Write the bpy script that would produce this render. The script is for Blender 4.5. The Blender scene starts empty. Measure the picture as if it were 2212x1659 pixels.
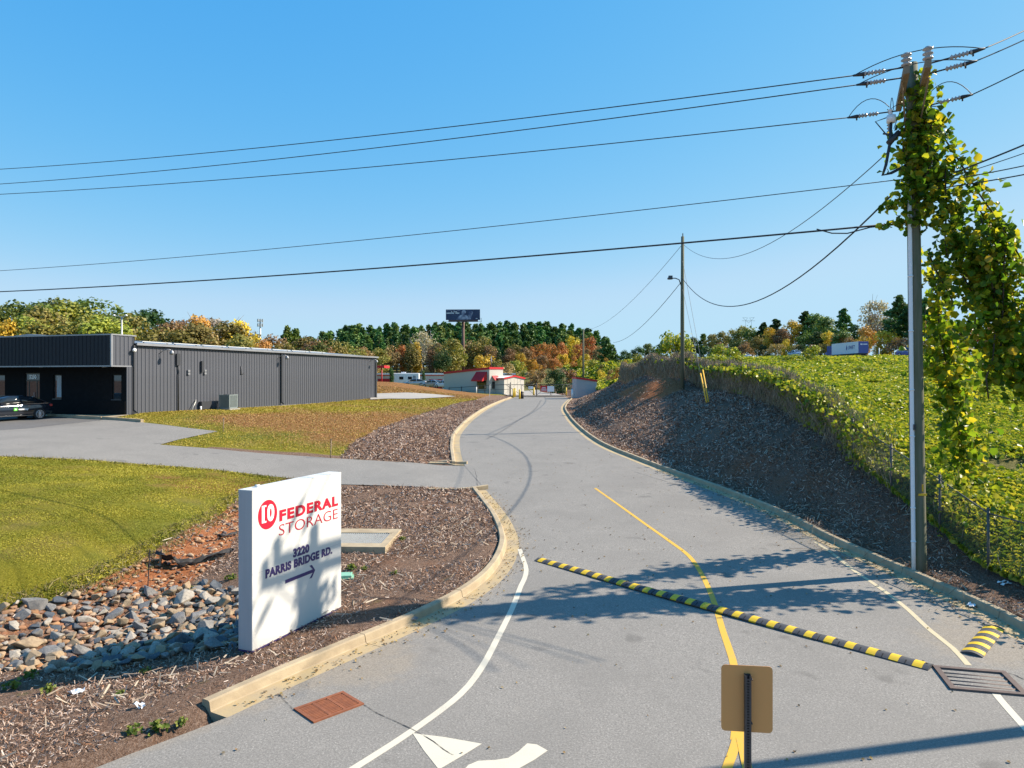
import bpy, bmesh, math, random
import numpy as np
from mathutils import Vector, Matrix
from mathutils.geometry import delaunay_2d_cdt

scene = bpy.context.scene
COL = scene.collection
R = math.radians
rng = np.random.default_rng(7)
random.seed(7)

# ------------------------------------------------------------------ camera, sky, sun, exposure
F, CX, HY, CAMZ = 1536.0, 1106.0, 815.0, 4.8      # focal length / centre / horizon measured on a 2212 x 1659 view of the photo
cam_data = bpy.data.cameras.new('camera')
cam = bpy.data.objects.new('camera', cam_data)
COL.objects.link(cam)
cam.location = (0, 0, CAMZ)
cam.rotation_euler = (R(90), 0, 0)
cam_data.sensor_width = 36.0
cam_data.lens = F / 2212.0 * 36.0
cam_data.shift_y = -(829.5 - HY) / 2212.0
cam_data.clip_start = 0.1
cam_data.clip_end = 4000
scene.camera = cam

SUN_EL = R(37.2)
SUN_AZ = math.atan2(0.976, 0.22)                  # clockwise from +Y
world = bpy.data.worlds.new('World')
scene.world = world
world.use_nodes = True
wn = world.node_tree
bg = wn.nodes['Background']
sky = wn.nodes.new('ShaderNodeTexSky')
sky.sky_type = 'NISHITA'
sky.sun_disc = False
sky.sun_elevation = SUN_EL
sky.sun_rotation = SUN_AZ
sky.altitude = 200
sky.air_density = 1.0
sky.dust_density = 0.25
sky.ozone_density = 2.2
EXPO = 1.0
SKY_STRENGTH = 0.13
# clear autumn sky: grade of the physical sky towards the photograph's cyan blue, the same over the whole dome
_sep = wn.nodes.new('ShaderNodeSeparateColor'); _cmb = wn.nodes.new('ShaderNodeCombineColor')
wn.links.new(sky.outputs[0], _sep.inputs[0])
_k = 1.0 / (SKY_STRENGTH * 2 ** EXPO)
for _i, (_gain, _pw) in enumerate(((1.05, 1.42), (.80, .55), (.95, .15))):
    _a = wn.nodes.new('ShaderNodeMath'); _a.operation = 'MULTIPLY'; _a.inputs[1].default_value = .1657
    _b = wn.nodes.new('ShaderNodeMath'); _b.operation = 'POWER'; _b.inputs[1].default_value = _pw
    _c = wn.nodes.new('ShaderNodeMath'); _c.operation = 'MULTIPLY'; _c.inputs[1].default_value = _gain * _k
    wn.links.new(_sep.outputs[_i], _a.inputs[0]); wn.links.new(_a.outputs[0], _b.inputs[0]); wn.links.new(_b.outputs[0], _c.inputs[0])
    _m = wn.nodes.new('ShaderNodeMath'); _m.operation = 'SMOOTH_MIN'
    _m.inputs[1].default_value = (.50, .76, .97)[_i] * _k; _m.inputs[2].default_value = .12 * _k
    wn.links.new(_c.outputs[0], _m.inputs[0]); wn.links.new(_m.outputs[0], _cmb.inputs[_i])
wn.links.new(_cmb.outputs[0], bg.inputs[0])
bg.inputs[1].default_value = SKY_STRENGTH

sun_data = bpy.data.lights.new('sun', 'SUN')
sun_data.energy = 4.7
sun_data.angle = R(0.5)
sun_data.color = (1.0, 0.88, 0.72)
sun = bpy.data.objects.new('sun', sun_data)
COL.objects.link(sun)
sdir = Vector((math.sin(SUN_AZ) * math.cos(SUN_EL), math.cos(SUN_AZ) * math.cos(SUN_EL), math.sin(SUN_EL)))
sun.rotation_euler = sdir.to_track_quat('Z', 'Y').to_euler()
sun.location = (60, 20, 60)

scene.view_settings.view_transform = 'Standard'
scene.view_settings.look = 'None'
scene.view_settings.gamma = 1
scene.view_settings.use_curve_mapping = False
scene.view_settings.exposure = EXPO
scene.cycles.max_bounces = 5
scene.cycles.transparent_max_bounces = 8

# ------------------------------------------------------------------ helpers: naming
def link(o, parent=None):
    COL.objects.link(o)
    if parent is not None:
        o.parent = parent
    return o

def tag(o, label=None, cat=None, group=None, kind=None):
    if label: o['label'] = label
    if cat: o['category'] = cat
    if group: o['group'] = group
    if kind: o['kind'] = kind
    return o

def thing(name, label, cat, loc=(0, 0, 0), rz=0.0, group=None):
    o = bpy.data.objects.new(name, None)
    o.empty_display_size = 0.2
    link(o)
    o.location = loc
    o.rotation_euler = (0, 0, rz)
    return tag(o, label, cat, group)

def copy_tree(o, parent=None):
    c = o.copy()
    COL.objects.link(c)
    c.parent = parent
    for ch in list(o.children):
        copy_tree(ch, c)
    return c

# ------------------------------------------------------------------ helpers: mesh building
def mesh_np(name, verts, faces_loop, nper):
    """verts (n,3), faces_loop flat indices, nper = ints per face (int or array)"""
    me = bpy.data.meshes.new(name)
    verts = np.asarray(verts, dtype=np.float32).reshape(-1, 3)
    fl = np.asarray(faces_loop, dtype=np.int32).ravel()
    if np.isscalar(nper):
        nf = len(fl) // nper
        tot = np.full(nf, nper, dtype=np.int32)
    else:
        tot = np.asarray(nper, dtype=np.int32); nf = len(tot)
    start = np.zeros(nf, dtype=np.int32)
    if nf: start[1:] = np.cumsum(tot)[:-1]
    me.vertices.add(len(verts)); me.vertices.foreach_set('co', verts.ravel())
    me.loops.add(len(fl)); me.loops.foreach_set('vertex_index', fl)
    me.polygons.add(nf); me.polygons.foreach_set('loop_start', start); me.polygons.foreach_set('loop_total', tot)
    me.update(calc_edges=True)
    return me

def obj_from(name, me, m=None, parent=None):
    if m is not None:
        ms = m if isinstance(m, (list, tuple)) else [m]
        for x in ms: me.materials.append(x)
    return link(bpy.data.objects.new(name, me), parent)

class MB:
    def __init__(s):
        s.v = []; s.f = []; s.mi = []; s.sm = []
    def add(s, vs, fs, mi=0, smooth=False):
        b = len(s.v)
        s.v += [tuple(v) for v in vs]
        for f in fs:
            s.f.append(tuple(b + i for i in f)); s.mi.append(mi); s.sm.append(smooth)
        return s
    def box(s, c, d, rz=0.0, mi=0, mat=None):
        x, y, z = d[0] / 2, d[1] / 2, d[2] / 2
        cs = [(-x, -y, -z), (x, -y, -z), (x, y, -z), (-x, y, -z), (-x, -y, z), (x, -y, z), (x, y, z), (-x, y, z)]
        if mat is not None:
            cs = [mat @ Vector(p) for p in cs]
        elif rz:
            ca, sa = math.cos(rz), math.sin(rz)
            cs = [(p[0] * ca - p[1] * sa, p[0] * sa + p[1] * ca, p[2]) for p in cs]
        cs = [(p[0] + c[0], p[1] + c[1], p[2] + c[2]) for p in cs]
        return s.add(cs, [(0, 3, 2, 1), (4, 5, 6, 7), (0, 1, 5, 4), (1, 2, 6, 5), (2, 3, 7, 6), (3, 0, 4, 7)], mi)
    def span(s, a, b, mi=0):
        return s.box([(a[i] + b[i]) / 2 for i in range(3)], [abs(b[i] - a[i]) for i in range(3)], 0, mi)
    def bar(s, a, b, w, h=None, mi=0):
        """box section from a to b"""
        a, b = Vector(a), Vector(b); h = h or w
        t = (b - a).normalized()
        up = Vector((0, 0, 1)) if abs(t.z) < 0.95 else Vector((0, 1, 0))
        sx = t.cross(up).normalized(); sy = sx.cross(t).normalized()
        vs = []
        for p in (a, b):
            for i, j in ((-1, -1), (1, -1), (1, 1), (-1, 1)):
                vs.append(p + sx * (i * w / 2) + sy * (j * h / 2))
        return s.add(vs, [(3, 2, 1, 0), (4, 5, 6, 7), (0, 1, 5, 4), (1, 2, 6, 5), (2, 3, 7, 6), (3, 0, 4, 7)], mi)
    def tube(s, pts, r, n=6, caps=True, mi=0, smooth=True):
        pts = [Vector(p) for p in pts]
        rs = r if isinstance(r, (list, tuple)) else [r] * len(pts)
        vs = []
        ref = None
        for i, p in enumerate(pts):
            a = pts[max(i - 1, 0)]; b = pts[min(i + 1, len(pts) - 1)]
            t = (b - a).normalized()
            if ref is None:
                ref = Vector((0, 0, 1)) if abs(t.z) < 0.9 else Vector((1, 0, 0))
            u = (ref - t * ref.dot(t))
            u = u.normalized() if u.length > 1e-6 else t.orthogonal().normalized()
            ref = u
            w = t.cross(u)
            for k in range(n):
                an = 2 * math.pi * k / n
                vs.append(p + (u * math.cos(an) + w * math.sin(an)) * rs[i])
        fs = []
        for i in range(len(pts) - 1):
            for k in range(n):
                k2 = (k + 1) % n
                fs.append((i * n + k, i * n + k2, (i + 1) * n + k2, (i + 1) * n + k))
        s.add(vs, fs, mi, smooth)
        if caps:
            b = len(s.v) - len(vs)
            s.f.append(tuple(b + k for k in range(n - 1, -1, -1))); s.mi.append(mi); s.sm.append(False)
            e = b + (len(pts) - 1) * n
            s.f.append(tuple(e + k for k in range(n))); s.mi.append(mi); s.sm.append(False)
        return s
    def lathe(s, prof, c=(0, 0, 0), n=12, mi=0, axis=None, smooth=True):
        """prof = [(r,z)...]; axis = matrix 3x3"""
        vs = []
        for r, z in prof:
            for k in range(n):
                an = 2 * math.pi * k / n
                p = Vector((r * math.cos(an), r * math.sin(an), z))
                if axis is not None: p = axis @ p
                vs.append((p.x + c[0], p.y + c[1], p.z + c[2]))
        fs = []
        for i in range(len(prof) - 1):
            for k in range(n):
                k2 = (k + 1) % n
                fs.append((i * n + k, i * n + k2, (i + 1) * n + k2, (i + 1) * n + k))
        return s.add(vs, fs, mi, smooth)
    def poly_prism(s, pts, h0, h1, fn=None, mi=0):
        """extrude a 2-D polygon (x,y) from h0 to h1; fn maps (x,y,h)->3-D"""
        fn = fn or (lambda x, y, h: (x, y, h))
        n = len(pts)
        vs = [fn(x, y, h0) for x, y in pts] + [fn(x, y, h1) for x, y in pts]
        fs = [tuple(range(n - 1, -1, -1)), tuple(range(n, 2 * n))]
        for i in range(n):
            j = (i + 1) % n
            fs.append((i, j, n + j, n + i))
        return s.add(vs, fs, mi)
    def mesh(s, name):
        me = bpy.data.meshes.new(name)
        me.from_pydata(s.v, [], s.f)
        me.polygons.foreach_set('material_index', np.array(s.mi, dtype=np.int32))
        me.polygons.foreach_set('use_smooth', np.array(s.sm, dtype=bool))
        me.update()
        return me
    def build(s, name, m=None, parent=None, bevel=0.0):
        o = obj_from(name, s.mesh(name), m, parent)
        if bevel:
            md = o.modifiers.new('bevel', 'BEVEL'); md.width = bevel; md.segments = 2; md.limit_method = 'ANGLE'
        return o

# ------------------------------------------------------------------ helpers: materials
MATS = {}
def N(nt, t, **kw):
    n = nt.nodes.new(t)
    for k, v in kw.items():
        setattr(n, k, v)
    return n

def c4(c): return (c[0], c[1], c[2], 1.0)

def ramp(nt, fac, stops):
    r = N(nt, 'ShaderNodeValToRGB')
    el = r.color_ramp.elements
    while len(el) < len(stops): el.new(0.5)
    for e, (p, c) in zip(el, stops):
        e.position = p; e.color = c4(c)
    nt.links.new(fac, r.inputs[0])
    return r.outputs[0]

def noise(nt, vec, scale, detail=4, rough=0.55, dist=0.0):
    n = N(nt, 'ShaderNodeTexNoise')
    n.inputs['Scale'].default_value = scale; n.inputs['Detail'].default_value = detail
    n.inputs['Roughness'].default_value = rough; n.inputs['Distortion'].default_value = dist
    nt.links.new(vec, n.inputs['Vector'])
    return n.outputs[0]

def mixc(nt, fac, a, b, mode='MIX'):
    m = N(nt, 'ShaderNodeMix', data_type='RGBA', blend_type=mode)
    for sock, v in ((m.inputs['Factor'], fac), (m.inputs['A'] if False else m.inputs[6], a), (m.inputs[7], b)):
        if hasattr(v, 'links'): nt.links.new(v, sock)
        elif isinstance(v, (int, float)): sock.default_value = v
        else: sock.default_value = c4(v)
    return m.outputs[2]

def mathn(nt, op, a, b=None, clamp=False):
    m = N(nt, 'ShaderNodeMath', operation=op, use_clamp=clamp)
    for i, v in enumerate((a, b)):
        if v is None: continue
        if hasattr(v, 'links'): nt.links.new(v, m.inputs[i])
        else: m.inputs[i].default_value = v
    return m.outputs[0]

def maprange(nt, v, a, b, c=0.0, d=1.0):
    m = N(nt, 'ShaderNodeMapRange', interpolation_type='SMOOTHSTEP')
    nt.links.new(v, m.inputs[0])
    for i, x in enumerate((a, b, c, d)): m.inputs[i + 1].default_value = x
    return m.outputs[0]

def base_mat(name):
    m = bpy.data.materials.new(name); m.use_nodes = True
    nt = m.node_tree
    return m, nt, nt.nodes['Principled BSDF']

def bump(nt, bsdf, h, strength=0.3, dist=0.02):
    b = N(nt, 'ShaderNodeBump')
    b.inputs['Strength'].default_value = strength; b.inputs['Distance'].default_value = dist
    nt.links.new(h, b.inputs['Height']); nt.links.new(b.outputs[0], bsdf.inputs['Normal'])

def mat(name, c, rough=0.6, metal=0.0, var=0.0, scale=3.0, bmp=0.0, bscale=None, c2=None, spec=None, coat=0.0, stretch=None, coords='Object'):
    """principled material with noise variation of colour (towards c2 or darker) and fine relief"""
    if name in MATS: return MATS[name]
    m, nt, b = base_mat(name)
    b.inputs['Roughness'].default_value = rough
    b.inputs['Metallic'].default_value = metal
    if spec is not None: b.inputs['Specular IOR Level'].default_value = spec
    if coat: b.inputs['Coat Weight'].default_value = coat; b.inputs['Coat Roughness'].default_value = 0.05
    b.inputs['Base Color'].default_value = c4(c)
    if var or bmp:
        tc = N(nt, 'ShaderNodeTexCoord')
        vec = tc.outputs[coords]
        if stretch:
            mp = N(nt, 'ShaderNodeMapping'); mp.inputs['Scale'].default_value = stretch
            nt.links.new(vec, mp.inputs[0]); vec = mp.outputs[0]
        if var:
            n1 = noise(nt, vec, scale, 6, 0.6)
            f = maprange(nt, n1, 0.3, 0.72)
            f = mathn(nt, 'MULTIPLY', f, var)
            tgt = c2 or tuple(x * 0.45 for x in c)
            nt.links.new(mixc(nt, f, c, tgt), b.inputs['Base Color'])
        if bmp:
            bump(nt, b, noise(nt, vec, bscale or scale * 8, 4, 0.6), bmp, 0.01)
    MATS[name] = m
    return m

def leaf_mat(name, cols, trans=0.35, rough=0.5, big=None):
    """leaves: one colour per leaf (mesh island) drawn from a ramp, light shines partly through"""
    if name in MATS: return MATS[name]
    m, nt, b = base_mat(name)
    g = N(nt, 'ShaderNodeNewGeometry')
    k = len(cols)
    col = ramp(nt, g.outputs['Random Per Island'], [(i / max(k - 1, 1), c) for i, c in enumerate(cols)])
    if big:
        n1 = noise(nt, g.outputs['Position'], big[0], 3, 0.5)
        col = mixc(nt, maprange(nt, n1, 0.42, 0.62), col, big[1])
        oi = N(nt, 'ShaderNodeObjectInfo')
        hs = N(nt, 'ShaderNodeHueSaturation')
        nt.links.new(mathn(nt, 'ADD', mathn(nt, 'MULTIPLY', oi.outputs['Random'], 0.05), 0.475), hs.inputs['Hue'])
        nt.links.new(mathn(nt, 'ADD', mathn(nt, 'MULTIPLY', oi.outputs['Random'], 0.45), 0.78), hs.inputs['Value'])
        nt.links.new(col, hs.inputs['Color']); col = hs.outputs[0]
    nt.links.new(col, b.inputs['Base Color'])
    b.inputs['Roughness'].default_value = rough
    b.inputs['Specular IOR Level'].default_value = 0.3
    t = N(nt, 'ShaderNodeBsdfTranslucent')
    nt.links.new(mixc(nt, 1.0, col, (1.0, 1.0, 0.55), 'MULTIPLY'), t.inputs[0])
    mx = N(nt, 'ShaderNodeMixShader'); mx.inputs[0].default_value = trans
    nt.links.new(b.outputs[0], mx.inputs[1]); nt.links.new(t.outputs[0], mx.inputs[2])
    nt.links.new(mx.outputs[0], nt.nodes['Material Output'].inputs['Surface'])
    MATS[name] = m
    return m

def chip_mat(name, cols, rough=0.9):
    if name in MATS: return MATS[name]
    m, nt, b = base_mat(name)
    g = N(nt, 'ShaderNodeNewGeometry')
    k = len(cols)
    col = ramp(nt, g.outputs['Random Per Island'], [(i / max(k - 1, 1), c) for i, c in enumerate(cols)])
    nt.links.new(col, b.inputs['Base Color'])
    b.inputs['Roughness'].default_value = rough
    b.inputs['Specular IOR Level'].default_value = 0.2
    MATS[name] = m
    return m

def glass_mat(name, c=(0.02, 0.025, 0.03), rough=0.03):
    if name in MATS: return MATS[name]
    m, nt, b = base_mat(name)
    b.inputs['Base Color'].default_value = c4(c); b.inputs['Roughness'].default_value = rough
    b.inputs['Specular IOR Level'].default_value = 0.9
    MATS[name] = m
    return m

def text(body, m, parent, loc, rot, size, width=None, name='lettering', offset=0.0, extrude=0.004, align='CENTER', font_scale_y=1.0, shear=0.0, spacing=1.0):
    """raised lettering; width sets its whole width in metres"""
    cu = bpy.data.curves.new(name, 'FONT')
    cu.body = body; cu.size = size; cu.extrude = extrude; cu.offset = offset
    cu.align_x = align; cu.align_y = 'CENTER'; cu.shear = shear; cu.space_character = spacing
    cu.materials.append(m)
    cu.resolution_u = 4
    o = bpy.data.objects.new(name, cu)
    link(o, parent)
    bpy.context.view_layer.update()
    if width:
        xs = [v[0] for v in o.bound_box]; w = max(xs) - min(xs)
        ys = [v[1] for v in o.bound_box]; h = max(ys) - min(ys)
        o.scale = (width / max(w, 1e-4), size / max(h, 1e-4) * font_scale_y, 1)
    dg = bpy.context.evaluated_depsgraph_get()
    me = bpy.data.meshes.new_from_object(o.evaluated_get(dg))
    me.name = name
    sc = tuple(o.scale)
    bpy.data.objects.remove(o); bpy.data.curves.remove(cu)
    o2 = link(bpy.data.objects.new(name, me), parent)
    o2.scale = sc; o2.location = loc; o2.rotation_euler = rot
    return o2
# ------------------------------------------------------------------ terrain
def P(px, py, d):
    return ((px - CX) / F * d, d, CAMZ - (py - HY) / F * d)

GY = np.array([-60, 0, 15, 22, 28, 36, 45, 58, 72, 90, 110, 130, 400.0])
GZ = np.array([0, 0, 0.02, 0.22, 0.46, 0.74, 0.98, 1.24, 1.46, 1.66, 1.80, 1.9, 2.2])
def g(y): return np.interp(y, GY, GZ)

def at_g(px, py):
    """point of the road surface under a sight line"""
    d = np.geomspace(4, 300, 4000)
    z = CAMZ - (py - HY) / F * d
    i = int(np.argmax(z < g(d)))
    dd = d[i]
    return ((px - CX) / F * dd, dd)

EDGE_L_NEAR = [(489, 1554), (627, 1489), (769, 1424), (940, 1346), (1053.5, 1281.5), (1102, 1233), (1120.5, 1188), (1116.5, 1155.6), (1098, 1119), (1074, 1088.6), (1049.5, 1060)]
EDGE_L_FAR = [(1001, 1004), (993, 964), (998, 936), (1026, 905), (1057, 883), (1085, 869), (1110, 859.5)]
EDGE_R = [(2212, 1391), (2171.6, 1368.8), (2083, 1319.6), (1960, 1260.6), (1861.5, 1216), (1758, 1167), (1669.6, 1118), (1566, 1073.5), (1399, 1009.6), (1310, 973.5), (1266.6, 948.6), (1238, 924), (1220, 902), (1212, 880), (1229, 861)]
WL_NEAR = [at_g(*p) for p in EDGE_L_NEAR]
WL_FAR = [at_g(*p) for p in EDGE_L_FAR]
WR = [at_g(*p) for p in EDGE_R]

def smooth_path(pts, step):
    """Catmull-Rom resample of a 2-D path"""
    P_ = np.array(pts, float)
    P_ = np.vstack([2 * P_[0] - P_[1], P_, 2 * P_[-1] - P_[-2]])
    out = []
    for i in range(1, len(P_) - 2):
        p0, p1, p2, p3 = P_[i - 1:i + 3]
        n = max(2, int(np.linalg.norm(p2 - p1) / step))
        for t in np.linspace(0, 1, n, endpoint=False):
            out.append(0.5 * ((2 * p1) + (-p0 + p2) * t + (2 * p0 - 5 * p1 + 4 * p2 - p3) * t * t + (-p0 + 3 * p1 - 3 * p2 + p3) * t ** 3))
    out.append(P_[-2])
    return np.array(out)

PL_NEAR = smooth_path(WL_NEAR, 0.35)
PL_FAR = smooth_path(WL_FAR, 0.6)
# right edge continues off the frame towards the camera
PR = smooth_path([(13.6, 5.0), (10.9, 9.2)] + WR, 0.35)
_l = np.vstack([[(-14, -20), (-9.5, 3.0), (-6.9, 6.2), (-5.05, 8.75)], PL_NEAR, PL_FAR, [(0.3, 111), (0.3, 400)]])
_l = _l[np.argsort(_l[:, 1])]
_r = np.vstack([[(30, -20), (18, 1)], PR, [(8.2, 111), (8.2, 400)]])
_r = _r[np.argsort(_r[:, 1])]
def xl(y): return np.interp(y, _l[:, 1], _l[:, 0])
def xr(y): return np.interp(y, _r[:, 1], _r[:, 0])
ROAD_END = 108.5

def sstep(a, b, x):
    t = np.clip((x - a) / (b - a), 0, 1)
    return t * t * (3 - 2 * t)

_cz = []   # control points (X, Y, Z)
def cpx(px, py, z):
    d = (CAMZ - z) * F / (py - HY)
    _cz.append(((px - CX) / F * d, d, z))
for q in [(0, 1659, -.1), (300, 1659, -.05), (0, 1500, -.28), (200, 1490, -.22), (400, 1455, -.15),
          (0, 1420, -.5), (150, 1400, -.55), (300, 1380, -.55), (420, 1345, -.5), (490, 1330, -.35),
          (0, 1325, -.02), (120, 1305, -.05), (200, 1292, -.1), (310, 1275, -.22),
          (330, 1245, -.12), (420, 1190, .0), (500, 1115, .15), (250, 1225, .22), (380, 1150, .38), (485, 1085, .5),
          (0, 1240, .55), (0, 1150, .85), (150, 1150, .82), (300, 1100, .85), (0, 1060, 1.2), (200, 1060, 1.1), (400, 1050, .88),
          (0, 990, 1.6), (300, 1003, 1.22), (600, 1036, .66), (510, 1405, -.06), (600, 1380, -.02), (737, 1313, 0.0), (620, 1440, 0.0),
          (590, 1200, .12), (640, 1250, .05), (800, 1052, .55), (980, 1058, .5), (760, 1170, .3), (900, 1200, .18), (1000, 1150, .28),
          (0, 935, 2.05), (470, 932, 1.85), (350, 961, 1.6), (730, 991, .98), (930, 1003, .72), (200, 905, 2.25), (0, 950, 1.95),
          (290, 893, 2.5), (810, 860, 2.6), (600, 915, 2.0), (850, 900, 1.85), (740, 960, 1.35), (900, 872, 2.2), (980, 900, 1.55), (960, 950, 1.05), (1050, 872, 1.75)]:
    cpx(*q)
for q in [(850, 826, 105), (810, 824, 112), (920, 837, 105), (1000, 850, 105), (880, 856, 88), (1060, 853, 108)]:
    _cz.append(P(*q))
for q in [(-28, 43, 2.25), (-40, 45, 2.2), (-60, 60, 2.4), (-30, 60, 2.5), (-20, 75, 2.6), (-30, 90, 2.8), (-60, 100, 3.5), (-40, 130, 3.2), (-80, 40, 2.2), (-40, 20, 1.6), (-60, 10, 1.4), (-25, 8, .3), (-15, 4, -.1), (-10, 0, -.05),
          (-10, 120, 2.4), (-3, 118, 2.0), (0, 140, 1.95), (3, 120, 1.88), (5, 134, 1.9), (0, 150, 2.0), (8, 150, 2.2), (11, 132, 2.5), (-6, 134, 2.0), (9.5, 119, 2.1), (4, 160, 2.0), (-30, 160, 2.6), (0, 170, 2.0), (20, 150, 2.4), (-40, 250, 4.5), (0, 265, 4.0), (40, 250, 4.0), (-90, 130, 4), (-150, 150, 5), (-100, 300, 7), (0, 330, 9), (-60, 330, 9), (60, 330, 7), (-200, 60, 2), (-200, 300, 6),
          # right bank and fence line
          (9.73, 17, .2), (10.9, 16.2, .35), (12.4, 13, .25), (10.7, 18.2, .8), (11.1, 21, 1.3), (11.5, 24, 1.9), (11.9, 27, 2.55), (12.5, 33, 3.3), (12.8, 36, 3.53), (13.0, 39, 3.73), (13.2, 42, 3.84), (13.6, 46, 3.96), (12.9, 52, 4.55), (12.0, 50, 3.95), (10.6, 52, 4.72), (11.5, 62, 4.9), (11.5, 75, 4.6), (12.5, 85, 4.0), (12.5, 100, 2.9), (11, 110, 2.3), (11.6, 45, 3.6), (11.2, 40, 3.3), (11.0, 36, 3.05), (10.9, 33, 2.75), (10.4, 29, 2.2), (9.2, 36, 2.0), (9.2, 44, 2.35), (9.0, 28, 1.35), (8.5, 60, 3.0), (8.5, 75, 2.4), (9, 90, 2.0), (7.6, 52, 2.45),
          # field beyond the fence
          (13, 18, 1.0), (14, 15, .7), (18, 12, .7), (25, 10, .6), (15, 22, 1.9), (20, 20, 2.0), (20, 30, 2.9), (20, 45, 3.8), (20, 60, 4.7), (30, 30, 2.9), (30, 45, 3.8), (40, 80, 5.7), (22, 80, 5.6), (30, 110, 7.0), (60, 120, 7.3), (20, 110, 6.6), (60, 60, 5.2), (78, 100, 7.5), (78, 140, 8.55), (78, 180, 9.6), (78, 220, 10.6), (80, 260, 11.4), (80, 320, 12.3), (102, 100, 7.6), (102, 140, 8.6), (102, 180, 9.7), (102, 220, 10.7), (102, 260, 11.5), (102, 320, 12.4), (78, 60, 6.3), (102, 60, 6.4), (40, 180, 9.0), (20, 180, 8.4), (130, 180, 9.6), (130, 120, 8.0), (130, 260, 11.4), (50, 260, 10.5), (20, 240, 8.5), (60, 0, 2.0), (60, 30, 3.2), (110, 20, 5), (200, 60, 6), (200, 250, 12), (100, 400, 14), (18, 140, 7.4)]:
    _cz.append(q)
CZ = np.array(_cz)
# road edge points pin the surface to the road profile
_rp = []
for y in (9, 11, 13, 15.5, 18, 21, 24.5, 28, 34, 40, 48, 58, 70, 85, 100):
    _rp += [(xl(y) - .6, y, g(y) + .04), (xr(y) + .6, y, g(y) + .08)]
_rp += [(0, 0, 0), (2, 20, g(20)), (3, 40, g(40)), (3, 70, g(70)), (20, 0, 0), (10, 4, 0), (-4, 4, 0)]
CZ = np.vstack([CZ, np.array(_rp)])
_C2 = 1.2 ** 2
def _phi(a, b):
    return np.sqrt((a[:, None, 0] - b[None, :, 0]) ** 2 + (a[:, None, 1] - b[None, :, 1]) ** 2 + _C2)
_n = len(CZ)
_A = np.zeros((_n + 3, _n + 3))
_A[:_n, :_n] = _phi(CZ[:, :2], CZ[:, :2]) + np.eye(_n) * -0.15
_A[:_n, _n] = 1; _A[:_n, _n + 1:] = CZ[:, :2]
_A[_n:, :_n] = _A[:_n, _n:].T
_w = np.linalg.solve(_A, np.concatenate([CZ[:, 2], np.zeros(3)]))

OPEN_Y = (27.2, 33.5)      # where the side driveway meets the road: no kerb
def T(x, y):
    x = np.atleast_1d(np.asarray(x, float)); y = np.atleast_1d(np.asarray(y, float))
    out = np.empty_like(x)
    for s in range(0, len(x), 20000):
        a = np.stack([x[s:s + 20000], y[s:s + 20000]], 1)
        out[s:s + 20000] = _phi(a, CZ[:, :2]) @ _w[:_n] + _w[_n] + a @ _w[_n + 1:]
    # far away: settle to gentle level ground so nothing runs off
    rr = np.hypot(x, y - 120)
    far = sstep(260, 420, rr)
    out = out * (1 - far) + far * np.clip(out, 3, 9)
    dl = xl(y) - x; dr = x - xr(y)
    dist = np.maximum(np.maximum(dl, dr), 0)
    w = (1 - sstep(0.75, 2.4, dist)) * (1 - sstep(115, 130, y))
    kerb = np.where(dr > 0, 1.0, np.where((y > 9.9) & ((y < OPEN_Y[0]) | (y > OPEN_Y[1])), 1.0, 0.0))
    kerb = kerb * (y < 109)
    zz = g(y) + 0.10 * sstep(0.45, 0.62, dist) * kerb
    return out * (1 - w) + zz * w
def T1(x, y): return float(T([x], [y])[0])

_DS = np.geomspace(4, 420, 1500)
def at(px, py):
    """first point of the ground under a sight line"""
    x = (px - CX) / F * _DS
    z = CAMZ - (py - HY) / F * _DS
    t = T(x, _DS)
    below = z < t
    if not below.any():
        return (float(x[-1]), float(_DS[-1]), float(t[-1]))
    i = int(np.argmax(below))
    if i:
        a = z[i - 1] - t[i - 1]; b = t[i] - z[i]
        k = a / (a + b)
    else: k = 0
    d = _DS[i - 1] + (_DS[i] - _DS[i - 1]) * k
    X = (px - CX) / F * d
    return (float(X), float(d), T1(X, d))
def at2(px, py): return at(px, py)[:2]

def in_poly(x, y, poly):
    poly = np.asarray(poly)
    ins = np.zeros(x.shape, bool)
    j = len(poly) - 1
    for i in range(len(poly)):
        xi, yi = poly[i]; xj, yj = poly[j]
        c = ((yi > y) != (yj > y)) & (x < (xj - xi) * (y - yi) / (yj - yi + 1e-12) + xi)
        ins ^= c
        j = i
    return ins

def dist_poly(x, y, poly, closed=True):
    """unsigned distance to polyline"""
    poly = np.asarray(poly)
    d = np.full(x.shape, 1e9)
    n = len(poly)
    for i in range(n if closed else n - 1):
        a = poly[i]; b = poly[(i + 1) % n]
        ab = b - a; L = (ab ** 2).sum() + 1e-12
        t = np.clip(((x - a[0]) * ab[0] + (y - a[1]) * ab[1]) / L, 0, 1)
        d = np.minimum(d, np.hypot(x - a[0] - t * ab[0], y - a[1] - t * ab[1]))
    return d
def sd_poly(x, y, poly):
    return np.where(in_poly(x, y, poly), 1, -1) * dist_poly(x, y, poly)

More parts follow.
